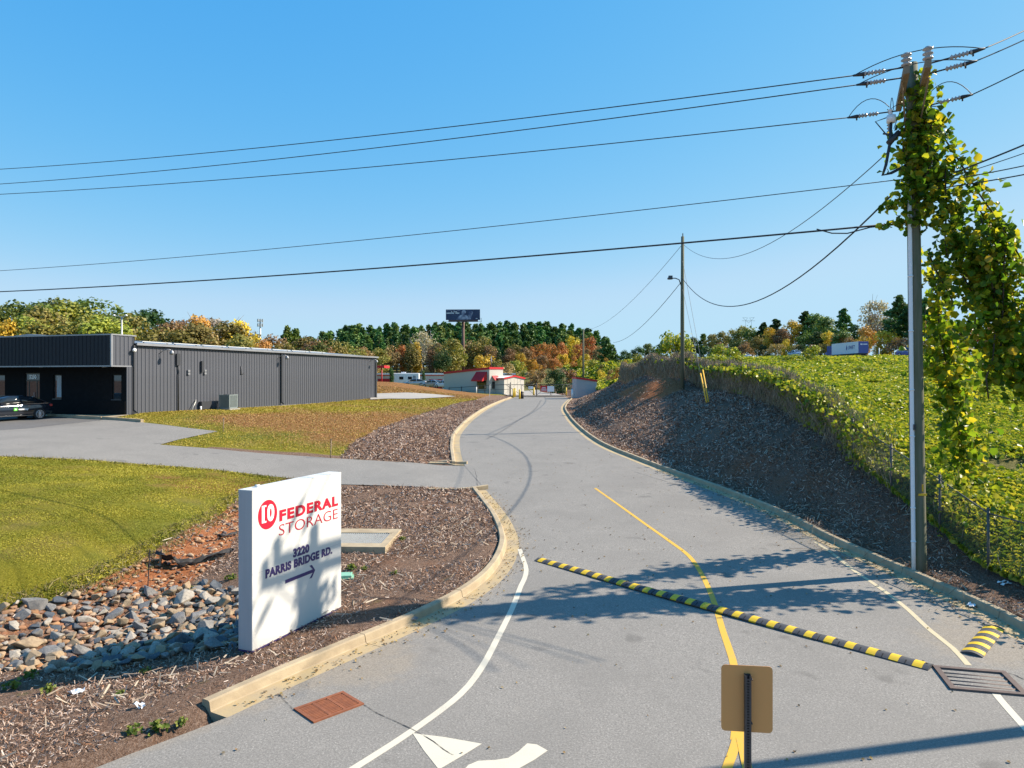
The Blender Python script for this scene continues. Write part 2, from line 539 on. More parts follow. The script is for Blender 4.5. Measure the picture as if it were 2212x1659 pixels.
def sheet(name, poly, spacing, dz, m, parent=None, zf=None, uneven=0.0):
    """a flat-lying sheet filling a ground polygon, draped over the surface"""
    zf = zf or T
    poly = np.asarray(poly, float)
    # densify the rim
    rim = []
    for i in range(len(poly)):
        a, b = poly[i], poly[(i + 1) % len(poly)]
        n = max(1, int(np.linalg.norm(b - a) / spacing))
        for t in range(n): rim.append(a + (b - a) * t / n)
    rim = np.array(rim)
    x0, y0 = poly.min(0); x1, y1 = poly.max(0)
    gx, gy = np.meshgrid(np.arange(x0, x1, spacing), np.arange(y0, y1, spacing))
    gx, gy = gx.ravel(), gy.ravel()
    k = sd_poly(gx, gy, rim) > spacing * 0.45
    inner = np.stack([gx[k], gy[k]], 1)
    allp = np.vstack([rim, inner])
    edges = [(i, (i + 1) % len(rim)) for i in range(len(rim))]
    vs, es, fs, *_ = delaunay_2d_cdt([Vector(p) for p in allp], edges, [], 1, 1e-5)
    v = np.array([(p.x, p.y) for p in vs])
    z = zf(v[:, 0], v[:, 1]) + dz
    # orient faces upward
    out = []
    for f in fs:
        a, b, c = v[f[0]], v[f[1]], v[f[2]]
        cr = (b[0] - a[0]) * (c[1] - a[1]) - (b[1] - a[1]) * (c[0] - a[0])
        out.append(f if cr > 0 else f[::-1])
    me = bpy.data.meshes.new(name)
    me.from_pydata([(a, b, c) for (a, b), c in zip(v, z)], [], out)
    me.polygons.foreach_set('use_smooth', np.ones(len(me.polygons), bool))
    me.update()
    return obj_from(name, me, m, parent)

def strip(name, path, width, dz, m, parent=None, zf=None, step=0.3, wfun=None):
    """painted line along a ground path"""
    p = smooth_path(path, step)
    t = np.gradient(p, axis=0); t /= np.linalg.norm(t, axis=1)[:, None] + 1e-9
    n = np.stack([-t[:, 1], t[:, 0]], 1)
    w = np.full(len(p), width) if wfun is None else np.array([wfun(i / (len(p) - 1)) for i in range(len(p))])
    cols = [p + n * (w / 2)[:, None], p - n * (w / 2)[:, None]]
    zf = zf or T
    vs = []
    for c in cols:
        z = zf(c[:, 0], c[:, 1]) + dz
        vs.append(np.column_stack([c, z]))
    k = len(p)
    v = np.vstack(vs)
    f = []
    for i in range(k - 1):
        f.append((i, k + i, k + i + 1, i + 1))
    me = bpy.data.meshes.new(name)
    me.from_pydata(v.tolist(), [], f)
    me.update()
    return obj_from(name, me, m, parent)
# ------------------------------------------------------------------ ground zones
FENCE = [(9.9, 13.2), (10.35, 14.6), (10.85, 16.2), (10.95, 18.2), (11.2, 21.0), (11.5, 24.0), (11.9, 27.0), (12.2, 30.0), (12.55, 33.0), (12.8, 36.0), (13.0, 39.0), (13.2, 42.0), (13.55, 45.5), (13.4, 49.0), (12.95, 52.5), (12.4, 57.0), (12.0, 63.0), (11.7, 69.0), (11.5, 75.0)]
FENCE = [(12.6, 10.4), (11.35, 13.0)] + FENCE[2:]
_fe = np.array([(16, 4), (14, 7.5)] + FENCE + [(12, 110), (14, 200), (14, 900)])
def fence_x(y): return np.interp(y, _fe[:, 1], _fe[:, 0])

def wpoly(pts): return [at2(*p) for p in pts]
LAWN_EDGE = [(620, 1033), (560, 1060), (497, 1090), (440, 1130), (370, 1165), (285, 1222), (215, 1255), (100, 1300), (0, 1330)]
LAWN = wpoly([(-500, 982), (0, 987), (200, 995), (450, 1014)] + LAWN_EDGE + [(-500, 1400)])
CLAY = wpoly([(512, 1088), (470, 1108), (400, 1150), (300, 1218), (215, 1254), (165, 1298), (290, 1284), (400, 1268), (450, 1228), (500, 1180), (530, 1120)])
ROCKS = wpoly([(-60, 1335), (60, 1300), (200, 1288), (330, 1278), (430, 1262), (500, 1275), (600, 1290), (600, 1330), (520, 1400), (400, 1412), (280, 1442), (60, 1455), (-60, 1450)])
MULCH_FAR = wpoly([(735, 991), (925, 1003), (1001, 1005), (990, 964), (994, 936), (1022, 905), (1053, 883), (1081, 869), (1106, 859), (1098, 854), (1054, 855), (979, 873.5), (910, 895), (823, 923.5), (760, 958)])
MOUND = wpoly([(1330, 850), (1400, 822), (1465, 818), (1480, 840), (1430, 862), (1370, 868)])
DRIVE = [at2(*p) for p in [(-500, 982), (0, 987), (200, 995), (450, 1015), (620, 1033), (740, 1047), (925, 1053), (1049.5, 1060)]]
DRIVE += [(float(xl(y)) + 0.12, y) for y in np.linspace(28.0, 33.2, 9)]
DRIVE += [at2(*p) for p in [(925, 1002), (730, 991), (560, 979), (440, 968), (345, 961), (385, 950), (470, 932), (400, 924), (310, 913), (222, 906), (104, 899), (0, 894)]] + [(-40, 45.5), (-52, 50)]

# ------------------------------------------------------------------ ground
_BL = [(at(px, py), r, k) for px, py, r, k in ((600, 905, 5, .8), (740, 915, 6, .9), (860, 900, 6, .7), (870, 835, 12, 1.1), (940, 842, 9, .9), (760, 950, 3, .6), (900, 880, 7, .4), (420, 1040, 2.0, .5), (560, 1050, 2.5, .6), (200, 1010, 3, .35))]
def dryness(x, y):
    d = 0
    for a, r, k in _BL: d = d + k * np.exp(-((x - a[0]) ** 2 + (y - a[1]) ** 2) / r ** 2)
    return np.clip(d, 0, 1)
def build_ground():
    def axis(core0, core1, st, far, k=1.13):
        a = list(np.arange(core0, core1, st))
        s = st; x = a[-1]
        while x < far: s = min(s * k, 60); x += s; a.append(x)
        s = st; x = core0; b = []
        while x > -far: s = min(s * k, 60); x -= s; b.append(x)
        return np.array(b[::-1] + a)
    xs = axis(-16, 15, 0.2, 1500)
    ys = axis(7, 36, 0.2, 1500)
    ys = ys[(ys > -120) & ((ys < 36) | (ys > 135))]
    ys = np.sort(np.concatenate([ys, np.arange(36.3, 60, .5), np.arange(60, 136, 1.0)]))
    gx, gy = np.meshgrid(xs, ys)
    x, y = gx.ravel(), gy.ravel()
    z = T(x, y)
    inroad = (x > xl(y) - .42) & (x < xr(y) + .42) & (y < ROAD_END) & (y > 2)
    ind = sd_poly(x, y, DRIVE) > 0.05
    z = np.where(inroad, z - 0.14, np.where(ind, z - 0.045, z))
    # small unevenness of open ground
    bumpy = 0.035 * np.sin(x * 1.7 + 1.3 * np.sin(y * 1.1)) * np.sin(y * 1.9 + np.sin(x * .9))
    z = z + np.where(inroad | ind, 0, bumpy * 0.6)
    nx, ny = len(xs), len(ys)
    i = np.arange(nx * ny).reshape(ny, nx)
    q = np.stack([i[:-1, :-1], i[:-1, 1:], i[1:, 1:], i[1:, :-1]], -1).reshape(-1, 4)
    me = mesh_np('ground', np.column_stack([x, y, z]), q, 4)
    me.polygons.foreach_set('use_smooth', np.ones(len(me.polygons), bool))
    near_w = lambda poly, s: sstep(-s, s, sd_poly(x, y, poly))
    lawn = near_w(LAWN, 0.25)
    leftfar = sstep(-.3, .3, xl(y) - x) * np.maximum(sstep(-0.4, 0.4, y - 34.0), (x < -14.5) * (y > 8))
    lawn = np.maximum(lawn, leftfar)
    mf = near_w(MULCH_FAR, 0.35)
    lawn = lawn * (1 - mf)
    clay = np.maximum(near_w(CLAY, 0.25), 0.9 * near_w(MOUND, 0.8))
    clay = np.maximum(clay, 0.45 * near_w(ROCKS, 0.4))
    field = sstep(-.1, .6, x - fence_x(y))
    field = np.maximum(field, sstep(125, 150, y))
    # dry, brown stretches of grass
    dry = dryness(x, y)
    for nm, a in (('lawn', lawn), ('clay', clay), ('field', field), ('dry', dry)):
        at_ = me.attributes.new(nm, 'FLOAT', 'POINT')
        at_.data.foreach_set('value', a.astype(np.float32))
    # material
    m, nt, b = base_mat('ground')
    pos = N(nt, 'ShaderNodeNewGeometry').outputs['Position']
    def attr(n): return N(nt, 'ShaderNodeAttribute', attribute_name=n).outputs['Fac']
    nf = noise(nt, pos, 9, 6, 0.7)
    nm_ = noise(nt, pos, 0.55, 5, 0.6)
    nl = noise(nt, pos, 0.16, 4, 0.6)
    fib = noise(nt, pos, 26, 5, 0.75, 1.2)
    mul = ramp(nt, fib, [(.25, (.05, .029, .02)), (.45, (.145, .088, .06)), (.6, (.26, .18, .135)), (.78, (.44, .35, .28))])
    mul = mixc(nt, maprange(nt, nm_, .52, .72, 0, .75), mul, (.2, .105, .062))
    mul = mixc(nt, maprange(nt, noise(nt, pos, 1.3, 4, .6), .62, .75, 0, .5), mul, (.12, .12, .035))
    gfine = noise(nt, pos, 30, 4, 0.7)
    gras = ramp(nt, gfine, [(.2, (.075, .08, .008)), (.5, (.19, .17, .016)), (.8, (.30, .25, .045))])
    gras = mixc(nt, maprange(nt, nm_, .45, .68, 0, .8), gras, ramp(nt, gfine, [(.2, (.13, .10, .02)), (.8, (.32, .25, .07))]))
    gras = mixc(nt, maprange(nt, nl, .5, .66, 0, .6), gras, ramp(nt, gfine, [(.2, (.045, .075, .010)), (.8, (.13, .17, .03))]))
    dryc = ramp(nt, nf, [(.25, (.13, .06, .022)), (.55, (.25, .125, .045)), (.8, (.36, .22, .09))])
    dv = mathn(nt, 'ADD', attr('dry'), mathn(nt, 'MULTIPLY', mathn(nt, 'SUBTRACT', nm_, .5), 1.2))
    gras = mixc(nt, maprange(nt, dv, .25, .8), gras, dryc)
    clayc = ramp(nt, nf, [(.25, (.17, .055, .022)), (.5, (.33, .125, .052)), (.75, (.47, .24, .12))])
    fld = ramp(nt, noise(nt, pos, 7, 6, .7), [(.3, (.05, .06, .015)), (.5, (.14, .13, .04)), (.72, (.30, .25, .11))])
    def edge(a):
        return maprange(nt, mathn(nt, 'ADD', attr(a), mathn(nt, 'MULTIPLY', mathn(nt, 'SUBTRACT', nf, .5), 0.9)), .3, .7)
    col = mixc(nt, edge('lawn'), mul, gras)
    col = mixc(nt, edge('field'), col, fld)
    col = mixc(nt, edge('clay'), col, clayc)
    nt.links.new(col, b.inputs['Base Color'])
    b.inputs['Roughness'].default_value = .95
    b.inputs['Specular IOR Level'].default_value = .1
    bump(nt, b, mathn(nt, 'ADD', fib, mathn(nt, 'MULTIPLY', nf, 1.5)), 0.9, 0.05)
    o = obj_from('ground', me, m)
    tag(o, 'sloping ground of mulch, yellowing lawn, red clay and field', kind='structure')
build_ground()

# ------------------------------------------------------------------ paved surfaces
def asphalt(name, k=1.0, tint=(1, 1, 1)):
    m, nt, b = base_mat(name)
    pos = N(nt, 'ShaderNodeNewGeometry').outputs['Position']
    fine = mathn(nt, 'ADD', mathn(nt, 'MULTIPLY', noise(nt, pos, 34, 3, 0.85), .65), mathn(nt, 'MULTIPLY', noise(nt, pos, 90, 2, 0.8), .35))
    big = noise(nt, pos, 0.5, 5, 0.6, 0.6)
    mid = noise(nt, pos, 3.0, 5, 0.65)
    s = lambda v: tuple(v * k * t for t in tint)
    col = ramp(nt, fine, [(.3, s(.075)), (.45, s(.175)), (.55, s(.235)), (.7, s(.48))])
    col = mixc(nt, maprange(nt, big, .35, .7, 0, .5), col, s(.165))
    col = mixc(nt, maprange(nt, mid, .55, .75, 0, .35), col, s(.25))
    spots = noise(nt, pos, 1.1, 2, .4)
    col = mixc(nt, maprange(nt, spots, .66, .74, 0, .45), col, s(.09))
    # dusty wash near the drains
    st = noise(nt, pos, .8, 6, .7, 1.0)
    col = mixc(nt, maprange(nt, st, .58, .75, 0, .3), col, (.30 * k, .27 * k, .23 * k))
    du = N(nt, 'ShaderNodeAttribute', attribute_name='dust').outputs['Fac']
    dn = maprange(nt, mathn(nt, 'ADD', du, mathn(nt, 'MULTIPLY', mathn(nt, 'SUBTRACT', mid, .5), 1.1)), .35, .9, 0, .62)
    col = mixc(nt, dn, col, mixc(nt, maprange(nt, fine, .4, .6), (.20 * k, .165 * k, .125 * k), (.32 * k, .275 * k, .215 * k)))
    nt.links.new(col, b.inputs['Base Color'])
    b.inputs['Roughness'].default_value = .85
    b.inputs['Specular IOR Level'].default_value = .3
    bump(nt, b, fine, .35, .008)
    return m
A_ROAD = asphalt('asphalt', 1.0, (1.07, 1.0, .90))
A_DRIVE = asphalt('driveway_asphalt', 1.0, (1.07, 1.0, .90))
A_OLD = asphalt('old_asphalt', .62, (1.05, 1.0, .95))

yy = np.concatenate([np.arange(3, 30, .5), np.arange(30, ROAD_END + .1, 1.0)])
road_poly = [(float(xl(y)), float(y)) for y in yy] + [(float(xr(y)), float(y)) for y in yy[::-1]]
ROAD_DZ = 0.02
road = sheet('road', road_poly, 0.45, ROAD_DZ, A_ROAD, zf=lambda x, y: g(y))
_v = np.empty(len(road.data.vertices) * 3, np.float32); road.data.vertices.foreach_get('co', _v); _v = _v.reshape(-1, 3)
_dr = xr(_v[:, 1]) - _v[:, 0]; _dl = _v[:, 0] - xl(_v[:, 1])
_g1 = at_g(800, 1440); _g2 = at_g(2110, 1400)
_du = .95 * np.exp(-np.maximum(_dr, 0) / 1.1) * (_v[:, 1] < 26) + .45 * np.exp(-np.maximum(_dl, 0) / .5) * (_v[:, 1] < 26) + .3 * np.exp(-np.maximum(np.minimum(_dr, _dl), 0) / .4)
_du += .9 * np.exp(-((_v[:, 0] - _g1[0]) ** 2 + (_v[:, 1] - _g1[1]) ** 2) / .9) + .7 * np.exp(-((_v[:, 0] - _g2[0]) ** 2 + (_v[:, 1] - _g2[1]) ** 2) / 1.2)
_a = road.data.attributes.new('dust', 'FLOAT', 'POINT'); _a.data.foreach_set('value', np.clip(_du, 0, 1).astype(np.float32))
tag(road, 'grey asphalt entrance road curving up towards the gate', kind='structure')
drive = sheet('driveway', DRIVE, 0.6, 0.012, A_DRIVE)
tag(drive, 'pale asphalt side driveway and car park leading to the grey building', kind='structure')
lot = sheet('parking_strip', wpoly([(-200, 932), (0, 930), (60, 926), (130, 918), (225, 907), (104, 899.5), (0, 894.5), (-200, 889)]), .6, 0.017, A_OLD)
tag(lot, 'older darker asphalt parking strip in front of the building', kind='structure')
CONC = mat('concrete', (.42, .335, .215), .9, var=.8, scale=2.3, bmp=.4, bscale=60, c2=(.27, .205, .13), coords='Object')
CONC_PALE = mat('pale_concrete', (.36, .33, .29), .9, var=.6, scale=.25, bmp=.2, bscale=30, c2=(.27, .25, .22))
pad = sheet('concrete_apron', wpoly([(800, 852), (880, 849.5), (940, 853), (985, 857.5), (930, 861), (860, 863), (800, 865)]), 1.2, 0.10, CONC_PALE)
tag(pad, 'pale concrete apron behind the grey building', kind='structure')
yard = sheet('storage_yard', [(0.2, ROAD_END), (8.4, ROAD_END), (7.5, 122), (5, 138), (-6, 140), (-3, 126)], 1.5, 0.12, CONC_PALE)
tag(yard, 'pale paved yard behind the gate', kind='structure')

# ------------------------------------------------------------------ kerbs
GUT = mat('gutter_concrete', (.44, .325, .16), .85, var=.9, scale=1.6, bmp=.3, bscale=50, c2=(.33, .265, .18))
KERB_PROF = [(0.0, -0.15), (0.0, 0.024), (0.345, 0.018), (0.36, 0.03), (0.385, 0.145), (0.41, 0.165), (0.53, 0.165), (0.55, 0.15), (0.555, -0.15)]
kerb_rng = random.Random(4)
def kerb(name, label, path, side, seclen=3.0, hscale=None, zf=None):
    """side +1: outward lies to the left of the path direction"""
    zf = zf or (lambda x, y: g(y))
    root = thing(name, label, None)
    root['kind'] = 'structure'
    if 'category' in root: del root['category']
    p = np.asarray(path)
    seg = np.linalg.norm(np.diff(p, axis=0), axis=1)
    s = np.concatenate([[0], np.cumsum(seg)])
    L = s[-1]
    n = max(1, round(L / seclen))
    for k in range(n):
        a, b = L * k / n + .008, L * (k + 1) / n - .008
        m_ = max(2, int((b - a) / 0.35) + 1)
        ss = np.linspace(a, b, m_)
        cx_ = np.interp(ss, s, p[:, 0]); cy_ = np.interp(ss, s, p[:, 1])
        e = 0.1
        tx = np.interp(ss + e, s, p[:, 0]) - np.interp(ss - e, s, p[:, 0])
        ty = np.interp(ss + e, s, p[:, 1]) - np.interp(ss - e, s, p[:, 1])
        l = np.hypot(tx, ty); tx /= l; ty /= l
        nx_, ny_ = -ty * side, tx * side
        jz = kerb_rng.uniform(-.004, .004)
        vs = []
        q = len(KERB_PROF)
        for i in range(m_):
            z0 = float(zf(cx_[i], cy_[i])) if np.ndim(zf(cx_[i], cy_[i])) == 0 else float(zf(cx_[i], cy_[i])[0])
            hs = 1.0 if hscale is None else hscale((ss[i]) / L)
            for (o, z) in KERB_PROF:
                zz = z if z < .028 else .018 + (z - .018) * hs
                vs.append((cx_[i] + nx_ [i] * o, cy_[i] + ny_[i] * o, z0 + zz + jz))
        mb = MB()
        fs = []; mi = []
        for i in range(m_ - 1):
            for j in range(q - 1):
                f = (i * q + j, i * q + j + 1, (i + 1) * q + j + 1, (i + 1) * q + j)
                fs.append(f if side < 0 else f[::-1]); mi.append(1 if j == 1 else 0)
        c0 = tuple(range(q)); c1 = tuple((m_ - 1) * q + j for j in range(q))
        fs += [c0 if side > 0 else c0[::-1], c1[::-1] if side > 0 else c1]; mi += [0, 0]
        mb.v = vs; mb.f = fs; mb.mi = mi; mb.sm = [False] * len(fs)
        mb.build('kerb_section', [CONC, GUT], root)
    return root
path_near = np.vstack([PL_NEAR])
kerb('kerb_island', 'tan concrete kerb and stained gutter around the sign island', path_near, +1)
ret = smooth_path([(float(xl(28.0)) - .02, 28.05), at2(1000, 1056), at2(925, 1053.5)], .4)
kerb('kerb_return', 'low concrete kerb return at the driveway mouth, island side', ret, +1, 2.0, lambda t: 1 - .9 * t, zf=lambda x, y: T(x, y))
kerb('kerb_bend', 'yellowed concrete kerb on the far bend below the mulch bed', PL_FAR, +1)
ret2 = smooth_path([(float(xl(33.4)) + .02, 33.35), at2(970, 1003), at2(925, 1001)], .4)
kerb('kerb_mouth', 'low concrete kerb return at the driveway mouth, upper side', ret2, -1, 2.0, lambda t: 1 - .9 * t, zf=lambda x, y: T(x, y))
pr = PR[PR[:, 1] > 6.0]
kerb('kerb_bank', 'long concrete kerb along the foot of the mulched bank', pr, -1)

# ------------------------------------------------------------------ road markings (parts of the road)
def paint(name, c, wear=.45, under=(.2, .2, .205), sc=14):
    m, nt, b = base_mat(name)
    pos = N(nt, 'ShaderNodeNewGeometry').outputs['Position']
    f = maprange(nt, mathn(nt, 'ADD', mathn(nt, 'MULTIPLY', noise(nt, pos, sc * 4, 3, .8), .6), mathn(nt, 'MULTIPLY', noise(nt, pos, 1.2, 4, .6), .4)), .52, .68, 0, wear)
    nt.links.new(mixc(nt, f, c, under), b.inputs['Base Color'])
    b.inputs['Roughness'].default_value = .75
    return m
YEL = paint('yellow_road_paint', (.62, .36, .035), .5)
WHT = paint('white_road_paint', (.58, .53, .42), .55)
WHT2 = paint('edge_road_paint', (.52, .44, .28), .7)
rz = lambda x, y: g(y)
MZ = ROAD_DZ + .004
wp = lambda pts: [at_g(*p) for p in pts]
cl = wp([(1285.6, 1056), (1335, 1091), (1399, 1137.5), (1448, 1172), (1487, 1201.5), (1512, 1236), (1531.7, 1275), (1546.4, 1314.7), (1561, 1364), (1576, 1408), (1586, 1442.6), (1593, 1511.5), (1596, 1575), (1596, 1605)])
strip('centre_line', cl, .115, MZ, YEL, road, rz, wfun=lambda t: .10 + .03 * t + (.09 * max(0, t - .86) / .14))
strip('centre_line', wp([(1592, 1600), (1583, 1630), (1572, 1660), (1560, 1700)]), .12, MZ + .003, YEL, road, rz, .1)
strip('centre_line', wp([(1600, 1600), (1609, 1640), (1620, 1690)]), .12, MZ + .006, YEL, road, rz, .1)
strip('edge_line', wp([(1122.5, 1188), (1131, 1212), (1136.8, 1232.7), (1133, 1252), (1124.6, 1269), (1106, 1318), (1078, 1375), (1041, 1444), (992.6, 1505), (891, 1582), (773, 1659), (700, 1705)]), .115, MZ, WHT, road, rz)
strip('edge_line', wp([(1760, 1172), (1797, 1196.6), (1846.7, 1236), (1891, 1265.5), (1950, 1309.8), (2009, 1364), (2058, 1403), (2092, 1440)]), .10, MZ, WHT2, road, rz)
strip('edge_line', wp([(2150, 1500), (2160, 1514), (2212, 1573), (2290, 1660)]), .11, MZ, WHT, road, rz)
sheet('arrow_head', wp([(891, 1588), (960, 1596), (1041, 1610.5), (1000, 1636), (948, 1667), (915, 1625)]), .25, MZ, WHT, road, rz)
sheet('arrow_shaft', wp([(990, 1680), (1012, 1657), (1033, 1648), (1070, 1646), (1098, 1642), (1120, 1627), (1139, 1610), (1160, 1613), (1183, 1626), (1155, 1645), (1115, 1668), (1070, 1690)]), .25, MZ, WHT, road, rz)

def mark_mat(name, c, dens):
    m, nt, b = base_mat(name)
    pos = N(nt, 'ShaderNodeNewGeometry').outputs['Position']
    b.inputs['Base Color'].default_value = c4(c); b.inputs['Roughness'].default_value = .7
    t = N(nt, 'ShaderNodeBsdfTransparent'); mx = N(nt, 'ShaderNodeMixShader')
    nt.links.new(mathn(nt, 'MULTIPLY', maprange(nt, noise(nt, pos, 5, 4, .7), .3, .7), dens), mx.inputs[0])
    nt.links.new(t.outputs[0], mx.inputs[1]); nt.links.new(b.outputs[0], mx.inputs[2])
    nt.links.new(mx.outputs[0], nt.nodes['Material Output'].inputs['Surface'])
    return m
STREAK = mark_mat('dark_grey_streak', (.07, .07, .075), .33)
strip('road_streak', wp([(1169.7, 864), (1154, 886), (1119.7, 908), (1082, 933), (1050, 950)]), .22, MZ - .001, STREAK, road, rz)  # patchy, partly see-through dark grey streak curving over the upper road
#strip('road_streak', wp([(1095, 941), (1144.7, 964.5), (1169.7, 986), (1187, 1010), (1195, 1045), (1183, 1082), (1155, 1112), (1125, 1138)]), .2, MZ - .001, STREAK, road, rz)
CRK = mark_mat('crack', (.03, .03, .03), 1.0)
def wiggle(pts, amp, n=14, seed=1):
    r_ = random.Random(seed); p = smooth_path(pts, .25)
    return [(a + r_.uniform(-amp, amp), b + r_.uniform(-amp, amp)) for a, b in p]
for i, c in enumerate([[(783, 1528), (850, 1560), (905, 1588), (960, 1625), (1010, 1650)], [(634, 1536), (612, 1515), (600, 1503)], [(1024, 1012), (1030, 1035), (1032, 1052)], [(2172, 1456), (2195, 1462), (2212, 1470)], [(1370, 1020), (1440, 1042), (1510, 1060)]]):
    strip('crack', wiggle(wp(c), .03, seed=i), .022, MZ + .001, CRK, road, rz, .12)
# ------------------------------------------------------------------ roadside sign with lettering
WHITE = mat('white_sign_panel', (.63, .62, .59), .4, var=.12, scale=1.2, c2=(.70, .69, .64))
ALU = mat('brushed_side', (.42, .42, .43), .5, var=.4, scale=1.5, c2=(.33, .33, .34), stretch=(6, 6, .4))
RED = mat('sign_red', (.48, .006, .028), .45)
NAVY = mat('sign_navy', (.045, .03, .13), .5)
SIGN_WHITE = mat('letter_white', (.82, .82, .80), .4)
DARK = mat('dark_metal', (.03, .03, .035), .5)

A = Vector(((545 - CX) / F * 12.4, 12.4)); B = Vector(((737 - CX) / F * 14.8, 14.8))
W = (B - A).length; H = 2.80
ang = math.atan2(B.y - A.y, B.x - A.x)
sz = T1(A.x, A.y)
sign = thing('monument_sign', 'large white self storage sign with red and navy lettering on the mulch island', 'sign', (A.x, A.y, 0), ang)
ZB = 0.02
mb = MB().span((0, 0, ZB), (W, .31, ZB + H))
mb.build('cabinet', WHITE, sign, .006)
MB().span((.0, .006, ZB + .01), (-.004, .304, ZB + H - .012)).build('side_panel', ALU, sign)
MB().span((.25, .08, -.5), (W - .1, .24, ZB - .004)).build('base', DARK, sign)
MB().span((.0, -.003, ZB - .028), (W, .31, ZB - .002)).build('bottom_trim', NAVY, sign)
MB().span((.002, -.0022, ZB + H * .475), (W - .002, -.0005, ZB + H * .4765)).build('panel_seam', ALU, sign)
MB().span((-.004, -.004, ZB + H + .0005), (W + .003, .314, ZB + H + .006)).build('top_cap', WHITE, sign)
MB().lathe([(0, .03), (.045, .025), (.05, 0), (.05, -.02)], (.35, .2, ZB + H + .02), 10).build('lifting_eye', WHITE, sign)
def sx(u, v): return (u * W, -.004, ZB + H * (1 - v))
fr = (R(90), 0, 0)
c = sx(.149, .172)
circ = [(c[0] + .247 * math.cos(a), c[2] + .262 * math.sin(a)) for a in np.linspace(0, 2 * math.pi, 40, endpoint=False)]
lg = MB().poly_prism(circ, -.004, -.001, lambda x, y, h: (x, h, y)).build('logo_disc', RED, sign)
for ch_, xo_, w_ in (('1', -.10, .115), ('0', .07, .19)):
    text(ch_, SIGN_WHITE, sign, (c[0] + xo_, -.006, c[2] + .005), fr, .31, w_, 'logo_number', .014, .003)
    text(ch_, RED, sign, (c[0] + xo_ + .012, -.0095, c[2] + .005), fr, .25, w_ * .62, 'logo_inline', -.012, .001)

text('FEDERAL', RED, sign, (sx(.607, 0)[0], -.004, sx(0, .205)[2]), fr, .205, 1.78, 'lettering', .009, .003, spacing=1.16)
text('STORAGE', RED, sign, (sx(.607, 0)[0], -.004, sx(0, .300)[2]), fr, .20, 1.78, 'lettering', -.003, .003)
text('3220', NAVY, sign, (sx(.505, 0)[0], -.004, sx(0, .481)[2]), fr, .17, .47, 'lettering', .009, .003, spacing=1.08)
text('PARRIS BRIDGE RD.', NAVY, sign, (sx(.502, 0)[0], -.004, sx(0, .552)[2]), fr, .165, 1.95, 'lettering', .008, .003, spacing=1.08)
a0, a1, av = sx(.33, .648), sx(.667, .648), ZB + H * (1 - .648)
ar = MB()
hx = a1[0]
pts = [(a0[0], av - .032), (hx - .07, av - .032), (hx - .17, av - .125), (hx - .10, av - .125), (hx, av), (hx - .10, av + .125), (hx - .17, av + .125), (hx - .07, av + .032), (a0[0], av + .032)]
ar.poly_prism(pts, -.006, -.001, lambda x, y, h: (x, h, y))
ar.build('arrow', NAVY, sign)

# ------------------------------------------------------------------ speed bump: rubber sections with yellow stripes
RUBBER = mat('black_rubber', (.045, .047, .055), .75, var=.5, scale=9, c2=(.085, .085, .085), bmp=.2, bscale=60)
STRIPE = mat('yellow_stripe', (.75, .48, .012), .6, var=.35, scale=7, c2=(.55, .36, .03))
HOLE = mat('hole_black', (.008, .008, .008), .9)
def arch(w, h, n=9):
    return [(-w / 2 + w * i / (n - 1), h * math.sin(math.pi * (0.06 + .88 * i / (n - 1)))) for i in range(n)]
def bump_meshes(L=1.83, w=.31, h=.055, ns=5):
    body = MB(); prof = arch(w, h)
    def strip_(mb, x0, x1, dz, mi=0, cap=True):
        n = len(prof)
        vs = [(x0, y, z + dz) for y, z in prof] + [(x1, y, z + dz) for y, z in prof] + [(x0, -w / 2, -.015), (x0, w / 2, -.015), (x1, -w / 2, -.015), (x1, w / 2, -.015)]
        fs = [(i, n + i, n + i + 1, i + 1) for i in range(n - 1)]
        fs += [tuple(range(n)) + (2 * n + 1, 2 * n), tuple(range(2 * n - 1, n - 1, -1)) + (2 * n + 2, 2 * n + 3), (0, 2 * n, 2 * n + 2, n), (n - 1, 2 * n - 1, 2 * n + 3, 2 * n + 1)]
        mb.add(vs, fs, mi)
    strip_(body, .008, L - .008, 0)
    st = MB()
    strip_(st, -.075, .075, .003)
    hole = MB()
    hole.lathe([(0, .002), (.018, .002), (.018, -.01)], (0, 0, 0), 8)
    slot = MB().box((0, 0, 0), (.018, .09, .01))
    return body.mesh('section'), st.mesh('stripe'), hole.mesh('bolt_hole'), slot.mesh('drain_slot')
bm_, sm_, hm_, dm_ = bump_meshes()
bm_.materials.append(RUBBER); sm_.materials.append(STRIPE); hm_.materials.append(HOLE); dm_.materials.append(HOLE)
def add_section(root, x, dy=0, rz=0):
    s_ = link(bpy.data.objects.new('section', bm_), root); s_.location = (x, dy, 0); s_.rotation_euler = (0, 0, rz)
    for k in range(5):
        st = link(bpy.data.objects.new('stripe', sm_), s_); st.location = (.18 + .3675 * k, 0, 0)
    for k in range(4):
        sl = link(bpy.data.objects.new('drain_slot', dm_), s_); sl.location = (.18 + .3675 * (k + .5), -.105, .0285); sl.rotation_euler = (R(22), 0, 0)
    for k in (0, 2, 4):
        hl = link(bpy.data.objects.new('bolt_hole', hm_), s_); hl.location = (.18 + .3675 * k + .11, 0, .0555)
    return s_
pa, pb = at_g(1163, 1211), at_g(2012, 1447)
L = math.hypot(pb[0] - pa[0], pb[1] - pa[1]); ns = 5
bump_root = thing('speed_bump', 'long black and yellow striped rubber speed bump laid slantwise across the road', 'speed bump', (pa[0], pa[1], g(pa[1]) + ROAD_DZ + .004), math.atan2(pb[1] - pa[1], pb[0] - pa[0]), None)
sc_ = L / (ns * 1.83)
for k in range(ns):
    s_ = add_section(bump_root, k * 1.83 * sc_, 0, R(.35) * (-1) ** k)
    s_.scale = (sc_, 1, 1)
